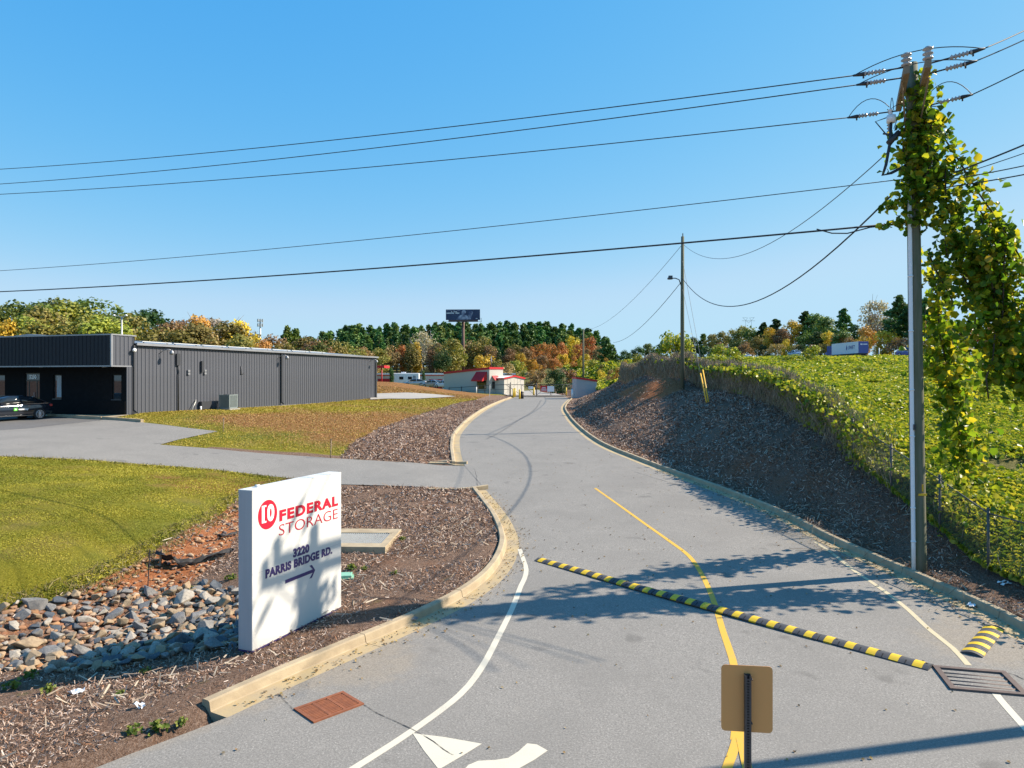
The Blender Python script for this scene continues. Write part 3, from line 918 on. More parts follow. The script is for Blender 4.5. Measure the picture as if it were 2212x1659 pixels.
bump_root.rotation_euler = (0, math.asin((g(pa[1]) - g(pb[1])) / L), bump_root.rotation_euler.z)
qa, qb = at_g(2098, 1419), at_g(2149, 1358.5)
b2 = thing('speed_bump', 'single loose striped speed bump piece lying beside the right kerb', 'speed bump', (qa[0], qa[1], g(qa[1]) + ROAD_DZ + .004), math.atan2(qb[1] - qa[1], qb[0] - qa[0]))
s_ = add_section(b2, 0); s_.scale = (math.hypot(qb[0] - qa[0], qb[1] - qa[1]) / 1.83, 1.05, 1)

# ------------------------------------------------------------------ storm drain grates
RUST = mat('rusty_iron', (.26, .085, .035), .85, var=.7, scale=9, c2=(.15, .05, .025), bmp=.3, bscale=60)
IRON = mat('dark_iron', (.13, .088, .072), .7, var=.6, scale=7, c2=(.07, .052, .05), bmp=.3, bscale=60)
def quad_frame(corners):
    a, b, d = [Vector(at_g(*c)) for c in corners]     # origin, along x, along y
    ex, ey = b - a, d - a
    return a, ex, ey
a, ex, ey = quad_frame([(634, 1536), (741, 1498), (680, 1566)])
lx, ly = ex.length, ey.length
gr = thing('storm_drain', 'small rusty brown cast iron drain grate at the left gutter', 'drain grate', (a.x, a.y, g(a.y) + ROAD_DZ), math.atan2(ex.y, ex.x))
sgn = 1 if (ex.x * ey.y - ex.y * ey.x) > 0 else -1
fr_ = MB()
def yb(v): return v * sgn
hgt = .022
fr_.span((0, yb(0), -.05), (lx, yb(.05), hgt)); fr_.span((0, yb(ly - .05), -.05), (lx, yb(ly), hgt))
fr_.span((0, yb(.0505), -.05), (.05, yb(ly - .0505), hgt - .001)); fr_.span((lx - .05, yb(.0505), -.05), (lx, yb(ly - .0505), hgt - .001))
fr_.build('frame', RUST, gr)
MB().span((.0505, yb(.051), -.049), (lx - .0505, yb(ly - .051), -.035)).build('pit', HOLE, gr)
for k in (1, 2):
    x = .05 + (lx - .1) * k / 3
    MB().span((x - .02, yb(.051), -.034), (x + .02, yb(ly - .051), hgt - .002)).build('cross_bar', RUST, gr)
nb = 11
for c in range(3):
    x0 = .051 + (lx - .1) * c / 3 + (.02 if c else 0); x1 = .049 + (lx - .1) * (c + 1) / 3 - (.021 if c < 2 else 0)
    for k in range(1, nb):
        y = .05 + (ly - .1) * k / nb
        MB().span((x0, yb(y - .0125), -.034), (x1, yb(y + .0125), hgt - .004)).build('bar', RUST, gr)

a, ex, ey = quad_frame([(2014, 1443), (2171.6, 1456), (2053, 1494)])
lx, ly = ex.length, ey.length
gr2 = thing('storm_drain', 'large dark brown slotted drain grate at the end of the speed bump', 'drain grate', (a.x, a.y, g(a.y) + ROAD_DZ), math.atan2(ex.y, ex.x))
sgn = 1 if (ex.x * ey.y - ex.y * ey.x) > 0 else -1
skew = (ex.normalized().dot(ey)) / ly
fm = MB(); w_ = .085
def sk(x, y, z): return (x + y * skew, y * sgn * math.sqrt(max(1 - skew * skew, .1)), z)
def skbox(mb, x0, y0, x1, y1, z0, z1):
    p = [sk(x0, y0, z0), sk(x1, y0, z0), sk(x1, y1, z0), sk(x0, y1, z0), sk(x0, y0, z1), sk(x1, y0, z1), sk(x1, y1, z1), sk(x0, y1, z1)]
    mb.add(p, [(0, 3, 2, 1), (4, 5, 6, 7), (0, 1, 5, 4), (1, 2, 6, 5), (2, 3, 7, 6), (3, 0, 4, 7)])
    return mb
skbox(fm, 0, 0, lx, w_, -.1, .03); skbox(fm, 0, ly - w_, lx, ly, -.1, .03); skbox(fm, 0, w_ + .001, w_, ly - w_ - .001, -.1, .029); skbox(fm, lx - w_, w_ + .001, lx, ly - w_ - .001, -.1, .029)
fm.build('frame', IRON, gr2)
skbox(MB(), w_ + .001, w_ + .001, lx - w_ - .001, ly - w_ - .001, -.099, -.085).build('pit', HOLE, gr2)
for k in range(4):
    y = w_ + (ly - 2 * w_) * (k + 1) / 5
    MB().tube([sk(w_ + .002, y, -.012), sk(lx - w_ - .002, y, -.012)], .024, 8).build('bar', IRON, gr2)

# drain box with a galvanised grating in the mulch
GALV = mat('galvanised', (.55, .54, .50), .5, .6, var=.4, scale=5, c2=(.42, .40, .36))
bx = [at(640, 1150), at(852, 1149), at(850, 1197), at(640, 1199)]
x1 = (bx[1][0] + bx[2][0]) / 2; zb = max(b[2] for b in bx)
cbx = thing('catch_basin', 'square concrete drain box with a ribbed metal grating behind the white sign', 'drain box', (x1, (bx[1][1] + bx[2][1]) / 2, zb), R(-2))
dy = (bx[1][1] - bx[2][1]) / 2; Lb = 2.3
fm = MB()
fm.span((-Lb, dy * .52, -.4), (0, dy, .09)); fm.span((-Lb, -dy, -.4), (0, -dy * .62, .09)); fm.span((-.22, -dy * .619, -.4), (0, dy * .519, .088)); fm.span((-Lb, -dy * .619, -.4), (-Lb + .22, dy * .519, .088))
fm.build('concrete_rim', CONC, cbx, .012)
gm = MB()
for k in range(34):
    x = -Lb + .24 + (Lb - .48) * k / 33
    gm.span((x - .012, -dy * .615, .02), (x + .012, dy * .515, .075))
o = gm.build('grating', GALV, cbx); o['kind'] = 'stuff'
MB().span((-Lb + .225, -dy * .612, -.1), (-.225, dy * .512, -.05)).build('pit', HOLE, cbx)

# green valve lid
v = at(745, 1252)
vl = thing('valve_lid', 'small pale green utility box lid in the mulch at the sign edge', 'utility lid', (v[0] - .12, v[1] + .15, v[2]), R(10))
GRN = mat('lid_green', (.22, .45, .32), .6)
MB().box((0, 0, .045), (.5, .32, .09)).build('lid', GRN, vl, .015)
MB().box((0, 0, .0), (.58, .4, .06)).build('rim', GRN, vl, .01)
# a loose stone lying on the kerb and a little pipe stub in the gutter
# ------------------------------------------------------------------ road sign seen from behind
TAN = mat('sign_back_tan', (.74, .33, .105), .5, var=.15, scale=2, c2=(.66, .29, .09))  # tan with warm light bounced off the asphalt put into the colour
STEEL = mat('perforated_steel', (.10, .10, .105), .45, .6, var=.4, scale=12)
px_, d_ = 1615, 6.5
X0 = (px_ - CX) / F * d_
rs = thing('road_sign', 'tan back of a rectangular road sign on a perforated steel post', 'road sign', (X0, d_, 0), R(-7))
mb = MB(); w2, h2, r2 = .229, .305, .038
zc = CAMZ - (1513 - HY) / F * d_
pts = []
for cx_, cy_, a0 in ((w2 - r2, h2 - r2, 0), (-w2 + r2, h2 - r2, 90), (-w2 + r2, -h2 + r2, 180), (w2 - r2, -h2 + r2, 270)):
    for k in range(6):
        t = R(a0 + 18 * k); pts.append((cx_ + r2 * math.cos(t), cy_ + r2 * math.sin(t)))
off = -.0
mb.poly_prism(pts, .0, .004, lambda x, y, h: (x + off, h + .034, zc + y))
plate = mb.build('sign_plate', TAN, rs)
plate.rotation_euler = (0, 0, 0)
post = MB()
top = zc + .235
pw = .028
for (x0, x1, y0, y1) in ((-pw, -.0105, -pw, -pw + .004), (.0105, pw, -pw, -pw + .004)):
    post.span((x0, y0, -.4), (x1, y1, top))
zz = -.4
while zz < top - .03:                                    # webs between the holes
    post.span((-.0104, -pw, zz), (.0104, -pw + .0038, zz + .0145)); zz += .0254
post.span((-pw, -pw + .0042, -.4), (-pw + .004, pw - .0002, top)); post.span((pw - .004, -pw + .0042, -.4), (pw, pw - .0002, top))
post.span((-pw + .0042, pw - .004, -.4), (pw - .0042, pw - .0002, top - .001))
post.build('post', STEEL, rs)
for z in (zc + .2, zc - .2):
    MB().tube([(.034, -.03, z), (.034, .036, z)], .006, 6).build('bolt', DARK, rs)
    MB().span((.028, -.004, z - .004), (.036, .004, z + .004)).build('clip', DARK, rs)
# ------------------------------------------------------------------ utility poles and wires
WOOD = mat('pole_wood', (.165, .15, .105), .9, var=.8, scale=2.2, bmp=.6, bscale=14, c2=(.075, .10, .05), stretch=(6, 6, .5))
ARMW = mat('arm_wood', (.30, .22, .14), .9, var=.7, scale=4, bmp=.4, bscale=20, c2=(.17, .12, .08))
PVC = mat('conduit_grey', (.80, .79, .80), .6, var=.3, scale=1.5, c2=(.66, .65, .67))
PORC = mat('porcelain', (.42, .38, .36), .25, var=.3, scale=5)
WIRE = mat('wire_black', (.022, .025, .03), .6)
WIREG = mat('wire_grey', (.10, .11, .12), .5)
YGUARD = mat('guard_yellow', (.75, .42, .02), .5)
def Z17(py, d=17.0): return CAMZ - (py - HY) / F * d

PX, PY = 9.73, 17.0
TOPX = 9.55
pole = thing('utility_pole', 'tall vine covered wooden utility pole with crossarms beside the right kerb', 'utility pole', (PX, PY, 0))
def pc(z):   # centre of the slightly leaning pole
    k = z / 12.3
    return Vector(((TOPX - PX) * k, 0, z))
zs = np.linspace(-.3, 12.3, 15)
MB().tube([pc(z) for z in zs], [.172 - .042 * (z / 12.3) for z in zs], 14).build('pole', WOOD, pole)
cd = MB()
cz = np.linspace(0.1, 9.3, 12)
cd.tube([pc(z) + Vector((-.185 + .042 * z / 12.3, -.11, 0)) for z in cz], .047, 8)
cd.build('conduit', PVC, pole)
for z in (.9, 1.7, 3.4, 4.5, 5.9, 7.2, 8.6):
    o = MB().tube([pc(z) + Vector((-.185 + .042 * z / 12.3, -.11, -.015)), pc(z) + Vector((-.185 + .042 * z / 12.3, -.11, .015))], .06, 8).build('conduit_strap', PVC, pole)
MB().box(pc(3.62) + Vector((-.15, -.175, 0)), (.05, .03, .13)).build('meter_tag', DARK, pole)
MB().box(pc(2.02) + Vector((.02, -.172, 0)), (.2, .012, .05)).box(pc(2.12) + Vector((.02, -.173, .06)), (.03, .012, .16)).build('pole_tag', YGUARD, pole)
wdir = Vector((.907, -.42, 0)).normalized()      # along the line
adir = Vector((.42, .907, 0))                    # along the crossarms
zt = 11.5
arms = []
tp = pc(zt)
for k, o_ in enumerate((-.21, .21)):
    c = tp + wdir * o_ + Vector((0, 0, .16 if k == 0 else .22))
    a_, b_ = c - adir * 1.35, c + adir * 1.15
    MB().bar(a_, b_, .125, .17).build('crossarm', ARMW, pole)
    arms.append((a_, b_))
for sg in (-1, 1):
    c = tp + wdir * .27 * sg
    MB().bar(c - adir * .85 + Vector((0, 0, .1)), pc(zt - .75) + wdir * .14 * sg, .035).build('brace', ARMW, pole)
def insul_prof(h, r, n):
    out = [(0.02, 0)]
    for i in range(n):
        z = h * (i + .2) / n
        out += [(r * .55, z), (r, z + h / n * .25), (r, z + h / n * .4), (r * .55, z + h / n * .7)]
    out += [(r * .5, h), (0, h)]
    return out
for (a_, b_) in arms:
    p_ = a_ + adir * .09 + Vector((0, 0, .07))
    MB().lathe(insul_prof(.32, .11, 3), p_ + Vector((0,0,.02)), 12).build('pin_insulator', PORC, pole)
# dead-end insulator strings, both directions
ends = []
for j, (u, dz, ln) in enumerate(((-1.25, .06, .8), (-.8, -.0, .72), (1.0, -.15, .9))):
    for sg in (-1, 1):
        st = tp + adir * u + wdir * (.27 * sg) + Vector((0, 0, dz + .2))
        slope = .13 if sg > 0 else .0
        dv = (wdir * sg + Vector((0, 0, slope))).normalized()
        en = st + dv * ln
        MB().tube([st, en], .018, 6).build('hardware_rod', DARK, pole)
        for q in (.45, .72):
            c_ = st + dv * ln * q
            ax = dv.to_track_quat('Z', 'Y').to_matrix()
            MB().lathe(insul_prof(.22, .058, 3), c_, 10, axis=ax).build('strain_insulator', PORC, pole)
        MB().tube([en - dv * .1, en, en + dv * .22], [.03, .05, .022], 7).tube([en, en - Vector((0, 0, .1))], .02, 5).build('clamp', DARK, pole)
        ends.append((j, sg, en + dv * .2))
# jumpers
def arc(p, q, rise, n=10):
    p, q = Vector(p), Vector(q)
    return [p.lerp(q, t) + Vector((0, 0, rise * 4 * t * (1 - t))) for t in np.linspace(0, 1, n)]
e = {(j, s_): p for j, s_, p in ends}
for j, rise in ((0, .26), (1, .22)):
    MB().tube(arc(e[(j, -1)], e[(j, 1)], rise, 14), .011, 5).build('jumper', WIRE, pole)
for sg in (-1, 1):
    p = e[(2, sg)]
    MB().tube(arc(p, p - wdir * sg * .95 + Vector((0, 0, .12)), .34, 10), .010, 5).build('jumper', WIRE, pole)
    s0 = p - wdir * sg * .95 + Vector((0, 0, -.1))
    MB().lathe(insul_prof(.42, .065, 5), s0 + Vector((0, 0, -.45)), 9).build('cutout', PORC, pole)
    MB().tube([s0 + Vector((0, 0, -.02)), s0 + wdir * sg * .32 + Vector((0, 0, -.1)), s0 + wdir * sg * .05 + Vector((0, 0, -.5))], .016, 5).build('fuse_link', DARK, pole)
# standoff bracket with cable termination on the left
zb_ = Z17(290)
bk = pc(zb_)
tr = bk + Vector((-.62, -.1, 0))
MB().tube([bk + Vector((-.12, 0, -.05)), bk + Vector((-.75, -.1, -.02))], .025, 6).build('bracket', STEEL, pole)
t0 = pc(Z17(268)) + Vector((-.56, -.1, 0))
MB().lathe(insul_prof(.2, .055, 3), t0 + Vector((-.02, 0, .12)), 9).lathe([(.0, 0), (.10, 0), (.10, .17), (0, .17)], t0, 10).build('termination', PVC, pole)
MB().tube([t0, t0 + Vector((-.03, 0, -.5)), t0 + Vector((-.12, 0, -1.0)), t0 + Vector((-.2, 0, -1.25)), t0 + Vector((.0, 0, -1.2)), t0 + Vector((.35, .02, -1.02)), t0 + Vector((.5, .05, -1.1)), t0 + Vector((.52, .06, -1.4))], .035, 7).build('cable', WIRE, pole)
MB().tube([bk + Vector((-.62, -.1, -.25)), bk + Vector((-.38, -.1, .02))], [.075, .06], 8).build('arrester', DARK, pole)
MB().tube(arc(t0 + Vector((-.02, 0, .3)), pc(Z17(232)) + Vector((-.1, 0, 0)), .1), .008, 5).tube([bk + Vector((-.4, -.1, .05)), pc(Z17(235)) + Vector((-.1, 0, -.3))], .012, 5).tube([bk + Vector((-.5, -.1, .1)), pc(Z17(200)) + Vector((-.12, 0, 0))], .008, 5).tube(arc(t0 + Vector((-.02, 0, .3)), t0 + Vector((.06, 0, .3)), .3, 6), .008, 5).build('lead_wire', WIRE, pole)

def sag(a, b, s, n=24):
    a, b = Vector(a), Vector(b)
    return [a.lerp(b, t) - Vector((0, 0, 4 * s * t * (1 - t))) for t in np.linspace(0, 1, n)]
def wire(name, label, pts, r, m=WIRE, group=None):
    o = MB().tube(pts, r, 5).build(name, m)
    return tag(o, label, 'wire', group)
W0 = Vector((PX, PY, 0))
def alongline(px):     # distance along the line direction where a sight column meets the vertical plane of the line
    k = (px - CX) / F
    bx_, by_ = TOPX, PY
    t = (k * by_ - bx_) / (wdir.x - k * wdir.y)
    return t, by_ + wdir.y * t
def wire_pt(px, py):
    t, d = alongline(px)
    return Vector(P(px, py, d))
gpw = 'overhead wires running across the sky to the vine covered pole'
left_y = {0: 349, 1: 381, 2: 405}
names = {0: 'topmost power wire left of the vine covered pole', 1: 'second power wire from the top left of the vine covered pole', 2: 'third power wire from the top left of the vine covered pole'}
for j in range(3):
    en = W0 + e[(j, -1)]
    far_ = wire_pt(0, left_y[j])
    far2 = en + (far_ - en) * 1.35
    mid = 0.5
    wire('power_wire', names[j], sag(en, far2, .45 if j < 2 else .4), .014, WIRE, gpw)
right_y = {0: 62, 1: 82, 2: 146}
rn = {0: 'upper of the two close power wires leaving the pole top towards the right', 1: 'lower of the two close power wires leaving the pole top towards the right', 2: 'single power wire leaving the pole crossarm towards the right'}
for j in range(3):
    st = W0 + e[(j, 1)]
    q = wire_pt(2212, right_y[j]); 
    k = st + (q - st) * 2.6
    wire('power_wire', rn[j], sag(st, k, .05), .014, WIRE, gpw)
def pole_pt(py): 
    z = Z17(py); p = pc(z); return W0 + p + Vector((-.15, 0, 0))
a_ = wire_pt(0, 573); s_ = pole_pt(386)
wire('neutral_wire', 'thin single wire midway between the power wires and the thick cable', sag(s_, s_ + (a_ - s_) * 1.3, .35), .011, WIRE, gpw)
a_ = wire_pt(0, 620); s_ = pole_pt(481)
wire('telephone_cable', 'thick black telephone cable, lowest wire across the left sky', sag(s_, s_ + (a_ - s_) * 1.3, .30), .024, WIRE, gpw)
# lashing loop beside the pole
lp = [s_ + (a_ - s_).normalized() * t - Vector((0, 0, dz)) for t, dz in ((.1, .02), (.8, .05), (1.3, .16), (1.65, .13), (2.0, .0))]
wire('cable_loop', 'drooping loop of cable lashed under the telephone cable', lp, .016, WIRE, None)
rl = {0: ('upper black service cable leaving the vine towards the right', 400, 302, .020), 1: ('thin wire under the upper right service cable', 402, 320, .010), 2: ('second lowest wire leaving the vine towards the right', 398, 347, .013), 3: ('lowest wire leaving the vine towards the right', 412, 366, .015)}
for k_, (lb, y0, y1, r_) in rl.items():
    st = pole_pt(y0) + Vector((.3, 0, 0)); q = wire_pt(2212, y1)
    wire('service_wire', lb, sag(st, st + (q - st) * 2.4, .12), r_, WIRE, gpw)

# far pole with lamp
FX, FY = (1474 - CX) / F * 50, 50.0
fz = CAMZ - (846 - HY) / F * 50
fp = thing('utility_pole', 'slim bare utility pole with a lamp standing on the mulched bank', 'utility pole', (FX, FY, fz))
fh = CAMZ - (511 - HY) / F * 50 - fz
MB().tube([(0, 0, -.6), (0, 0, fh * .5), (0.02, 0, fh)], [.15, .135, .11], 10).build('pole', WOOD, fp)
MB().box((.03, 0, fh + .1), (.06, .05, .25)).build('pole_cap', ARMW, fp)
zl = CAMZ - (603 - HY) / F * 50 - fz
la = MB().tube([(-.1, -.05, zl - .45), (-.25, -.08, zl - .05), (-.5, -.1, zl + .05), (-.72, -.12, zl + .05)], .035, 6)
la.build('lamp_arm', STEEL, fp)
MB().box((-.87, -.14, zl + .12), (.26, .22, .2)).lathe([(.0, .0), (.16, .0), (.2, -.12), (.14, -.14), (0, -.14)], (-.9, -.14, zl + .1), 8).build('lamp_head', STEEL, fp)
FT = Vector((FX, FY, fz))
def fpt(py): return FT + Vector((0, 0, CAMZ - (py - HY) / F * 50 - fz))
wd = [('upper slack wire sagging between the two wooden poles', 526, 325, 1.75, .013), ('lower slack black cable sagging between the two wooden poles', 601, 424, 2.3, .022)]
for lb, y0, y1, sg_, r_ in wd:
    wire('drop_wire', lb, sag(fpt(y0), pole_pt(y1) + Vector((-.4, 0, 0)), sg_, 30), r_, WIRE if r_ > .02 else WIREG, 'wires strung between the two wooden poles')
# farther pole near the gate and wires to it
GX, GYp = (1260 - CX) / F * 128, 128.0
gz = T1(GX, GYp)
gp = thing('utility_pole', 'distant thin utility pole rising behind the keypad shelter', 'utility pole', (GX, GYp, gz))
gh = CAMZ - (711 - HY) / F * 128 - gz
MB().tube([(0, 0, -.5), (0, 0, gh)], [.19, .14], 8).build('pole', WOOD, gp)
MB().tube([(-.2, 0, gh - .2), (.2, 0, gh - .2)], .05, 6).build('crossarm', WOOD, gp)
wire('distant_wire', 'upper wire from the lamp pole down to the distant pole', sag(fpt(528), (GX, GYp, gz + gh - .1), 1.6), .016, WIREG)
wire('distant_wire', 'lower kinked cable from the lamp pole towards the distant trees', sag(fpt(606), Vector(P(1325, 740, 110)), 1.0), .022, WIRE)
for t in (.28, .5, .62):
    pp = sag(fpt(606), Vector(P(1325, 740, 110)), 1.0, 51)[int(t * 50)]
# guy wires with yellow guards
anc = Vector(at(1531, 870))
for k_, (y0, off_, lb) in enumerate(((560, 0.0, 'upper guy wire of the lamp pole with its yellow guard'), (622, .12, 'lower guy wire of the lamp pole with its yellow guard'))):
    top_ = fpt(y0); gy = thing('guy_wire', lb, 'guy wire', anc + Vector((-off_, 0, 0)), 0, 'guy wires of the lamp pole')
    d_ = top_ - anc - Vector((-off_, 0, 0))
    MB().tube([(0, 0, 0), d_], .012, 5).build('wire', WIREG, gy)
    k = 2.6 / d_.length
    MB().tube([d_ * .0, d_ * k], .045, 7).build('guard', YGUARD, gy)
# pole just outside the frame on the right, whose shadow crosses the road in front
op = thing('utility_pole', 'utility pole outside the frame that throws its shadow over the near road', 'utility pole', (14.2, 11.22, 0))
MB().tube([(0, 0, -.5), (0, 0, 9.6)], [.16, .12], 12).build('pole', WOOD, op)

# ------------------------------------------------------------------ chain link fence
FM = mat('fence_steel', (.11, .115, .11), .6, .4, var=.4, scale=4)
fence = thing('chain_link_fence', 'chain link fence overgrown with dry vines along the top of the bank', 'fence', (FENCE[0][0], FENCE[0][1], 0))
O0 = Vector((FENCE[0][0], FENCE[0][1], 0))
fpath = np.array(FENCE)
HF = 1.42
def fpos(i):
    x, y = FENCE[i]; return Vector((x, y, T1(x, y))) - O0
for i in range(len(FENCE)):
    p = fpos(i)
    MB().tube([p - Vector((0, 0, .3)), p + Vector((0, 0, HF + .08))], .032, 8).lathe([(.036, 0), (.036, .03), (0, .05)], p + Vector((0, 0, HF + .08)), 8).build('post', FM, fence)
for i in range(len(FENCE) - 1):
    a_, b_ = fpos(i), fpos(i + 1)
    up = Vector((0, 0, 1))
    MB().tube([a_ + up * HF, b_ + up * HF], .018, 6).build('top_rail', FM, fence)
    Ls = (b_ - a_).length; cell = .075 if i < 9 else .16; th = .0032 if i < 9 else .006
    mb = MB()
    n_ = int((Ls + HF) / cell)
    for sg in (1, -1):
        for k in range(n_ + 1):
            s0 = k * cell - (HF if sg > 0 else 0)
            u0, u1, v0, v1 = s0, s0 + HF * 1.0, 0.0, HF
            if sg < 0: u0, u1 = u0 + 0, u0 - HF
            # clip to span
            ts = []
            for (u, v) in ((u0, v0), (u1, v1)): ts.append((u, v))
            (ua, va), (ub, vb) = ts
            def clip(ua, va, ub, vb):
                for lo in (0.0, Ls):
                    pass
                du = ub - ua; dv = vb - va
                t0, t1 = 0.0, 1.0
                for q, p_ in ((ua, -du), (Ls - ua, du)):
                    if abs(p_) < 1e-9:
                        if q < 0: return None
                    else:
                        r_ = q / p_
                        if p_ < 0: t0 = max(t0, r_)
                        else: t1 = min(t1, r_)
                return (t0, t1) if t1 - t0 > .01 else None
            c_ = clip(ua, va, ub, vb)
            if not c_: continue
            pts_ = []
            for t in c_:
                u, v = ua + (ub - ua) * t, va + (vb - va) * t
                pts_.append(a_.lerp(b_, min(max(u / Ls, 0), 1)) + up * v)
            mb.tube(pts_, th, 3, caps=False, smooth=False)
    mb.build('chain_link', FM, fence)

# ------------------------------------------------------------------ leaves in bulk
def leaf_mesh(name, cen, nor, size, shape='leaf', fold=.25, rnd=None, axis=None):
    """many small faces: six-cornered folded leaves. cen (n,3), nor (n,3), size (n,)"""
    rnd = rnd or rng
    n = len(cen)
    nor = nor / (np.linalg.norm(nor, axis=1)[:, None] + 1e-9)
    a = rnd.normal(size=(n, 3)) if axis is None else axis; u = a - nor * (a * nor).sum(1)[:, None]; u /= np.linalg.norm(u, axis=1)[:, None] + 1e-9
    v = np.cross(nor, u)
    if shape == 'leaf':      # rounded: 2 quads folded along the midrib
        prof = [(-.5, 0, 0), (-.2, .48, 1), (.3, .40, 1), (.55, 0, 0), (.3, -.40, 1), (-.2, -.48, 1)]
        faces = [(0, 3, 2, 1), (0, 5, 4, 3)]
    elif shape == 'quad':
        prof = [(-.5, -.4, 0), (.5, -.4, 0), (.5, .4, .6), (-.5, .4, .6)]
        faces = [(0, 1, 2, 3)]
    elif shape == 'tri':
        prof = [(-.5, -.28, 0), (.6, 0, .4), (-.5, .28, 0)]
        faces = [(0, 1, 2)]
    elif shape == 'blade':
        prof = [(-.5, -.05, 0), (.5, -.035, 0), (.5, .035, 0), (-.5, .05, 0)]
        faces = [(0, 1, 2, 3)]
    elif shape == 'fine':
        prof = [(-.5, -.018, 0), (.5, -.012, 0), (.5, .012, 0), (-.5, .018, 0)]
        faces = [(0, 1, 2, 3)]
    elif shape == 'chip':
        prof = [(-.5, -.11, 0), (.5, -.07, .2), (.45, .09, .2), (-.5, .07, 0)]
        faces = [(0, 1, 2, 3)]
    k = len(prof)
    sz = size[:, None]
    V = np.empty((n, k, 3), np.float32)
    for j, (pa_, pb_, pc_) in enumerate(prof):
        V[:, j] = cen + u * (pa_ * sz) + v * (pb_ * sz) + nor * (pc_ * fold * sz)
    base = (np.arange(n) * k)[:, None]
    fl = np.concatenate([base + np.array(f)[None, :] for f in faces], 1)
    per = len(faces[0])
    return mesh_np(name, V.reshape(-1, 3), fl.reshape(-1), per)

def rand_dirs(n, up=0.0):
    d = rng.normal(size=(n, 3)); d /= np.linalg.norm(d, axis=1)[:, None]
    d[:, 2] += up
    return d / np.linalg.norm(d, axis=1)[:, None]

KUDZU = leaf_mat('kudzu_leaf', [(.035, .085, .012), (.07, .15, .018), (.13, .22, .025), (.20, .27, .03), (.28, .26, .035), (.36, .27, .035), (.06, .13, .015)], .38, .38)
VINE = leaf_mat('pole_vine_leaf', [(.06, .12, .012), (.11, .21, .018), (.18, .30, .024), (.28, .37, .03), (.42, .43, .035), (.56, .44, .035), (.07, .14, .014), (.17, .27, .022)], .62, .35)
DRYV = chip_mat('dry_vine', [(.12, .08, .055), (.26, .19, .13), (.40, .31, .22), (.52, .42, .31), (.18, .12, .08), (.34, .28, .16), (.20, .20, .07)])
STEM = mat('vine_stem', (.07, .05, .035), .9, var=.4, scale=6)

# ------------------------------------------------------------------ climbing vine on pole, guy line and hanging strands
vine = thing('climbing_vine', 'leafy green and yellow vine climbing the tall pole and its guy line', 'vine', (PX, PY, 0))
vc, vs_ = [], []
def spray(pts, dens, spread, size=(.13, .23)):
    """leaves scattered round a stem path"""
    pts = [Vector(p) for p in pts]
    for a_, b_ in zip(pts[:-1], pts[1:]):
        L_ = (b_ - a_).length
        for _ in range(int(L_ * dens)):
            t = random.random()
            c_ = a_.lerp(b_, t)
            s0 = spread if not isinstance(spread, tuple) else random.uniform(*spread)
            vc.append((c_.x + random.gauss(0, s0), c_.y + random.gauss(0, s0 * .8), c_.z + random.gauss(0, s0 * .8)))
            vs_.append(random.uniform(*size))
stems = []
gtop = Vector((-.1, 0, 11.6)); gend = Vector((5.9, -.8, 1.0))
def gp_(t): return gtop.lerp(gend, t)
main = [gp_(t) + Vector((0.05, 0, 0)) for t in np.linspace(0, 1, 14)]
stems.append(main)
spray(main[:4], 62, .19, (.11, .19)); spray(main[2:7], 30, (.1, .26), (.12, .2)); spray(main[6:], 40, .34)
# tapering curtain between the guy line and the pole
for k in range(38):
    t = .04 + .6 * random.random() ** 1.5
    p0 = gp_(t) + Vector((random.uniform(-.3 - 1.5 * t, .1), random.uniform(-.25, .25), 0))
    ln = min(3.0, .6 + 5.5 * t * random.random() + .5)
    path = [p0]
    for i in range(6):
        path.append(path[-1] + Vector((random.uniform(-.12, .05), random.uniform(-.06, .06), -ln / 6)))
    if k % 2 == 0: stems.append(path)
    spray(path, 31, .15, (.11, .19))
# around the pole
for k in range(5):
    z0 = random.uniform(8.2, 10.6)
    path = [pc(z0 + i * .35) + Vector((random.uniform(-.2, .3), random.uniform(-.3, .1), 0)) for i in range(4)]
    spray(path, 55, .2, (.13, .22))
spray([pc(8.4) + Vector((-.1, -.1, 0)), pc(9.9) + Vector((-.1, -.1, 0))], 65, .24, (.11, .19))
spray([pc(10.8) + Vector((.15, -.15, 0)), pc(11.9) + Vector((.15, -.15, 0))], 110, .16, (.13, .22))
for k in range(5):      # wisps to the left along the wires
    z0 = Z17(random.choice([386, 345, 481, 440]))
    path = [pc(z0) + Vector((-.15 - i * .22, -.05, -.04 * i)) for i in range(4)]
    spray(path, 18, .07, (.11, .18))
# hanging strand rooted in the field behind the fence
def W2L(p): return Vector(p) - Vector((PX, PY, 0))
st1 = [W2L(P(px_, py_, dd)) for px_, py_, dd in ((2010, 560, 17.6), (2024, 640, 18.2), (2030, 720, 18.7), (2045, 800, 19.1), (2062, 880, 19.4), (2078, 960, 19.6), (2090, 1040, 19.7), (2094, 1090, 19.7))]
stems.append(st1)
spray(st1[:3], 85, .22); spray(st1[2:4], 260, .34); spray(st1[3:6], 165, .30); spray(st1[5:], 110, .34)
st2 = [W2L(P(px_, py_, dd)) for px_, py_, dd in ((2060, 480, 17.2), (2080, 560, 17.3), (2105, 640, 17.4), (2110, 700, 17.6))]
stems.append(st2); spray(st2, 50, .2)
st3 = [W2L(P(px_, py_, dd)) for px_, py_, dd in ((2120, 470, 16.9), (2150, 560, 16.8), (2175, 660, 16.8), (2200, 760, 16.9), (2215, 850, 17))]
stems.append(st3); spray(st3, 135, .36)
for k in range(8):
    x0 = random.uniform(2000, 2150); y0 = random.uniform(420, 560)
    path = [W2L(P(x0 + 18 * i, y0 + 36 * i, 17.1)) for i in range(4)]
    stems.append(path); spray(path, 40, .14, (.12, .2))
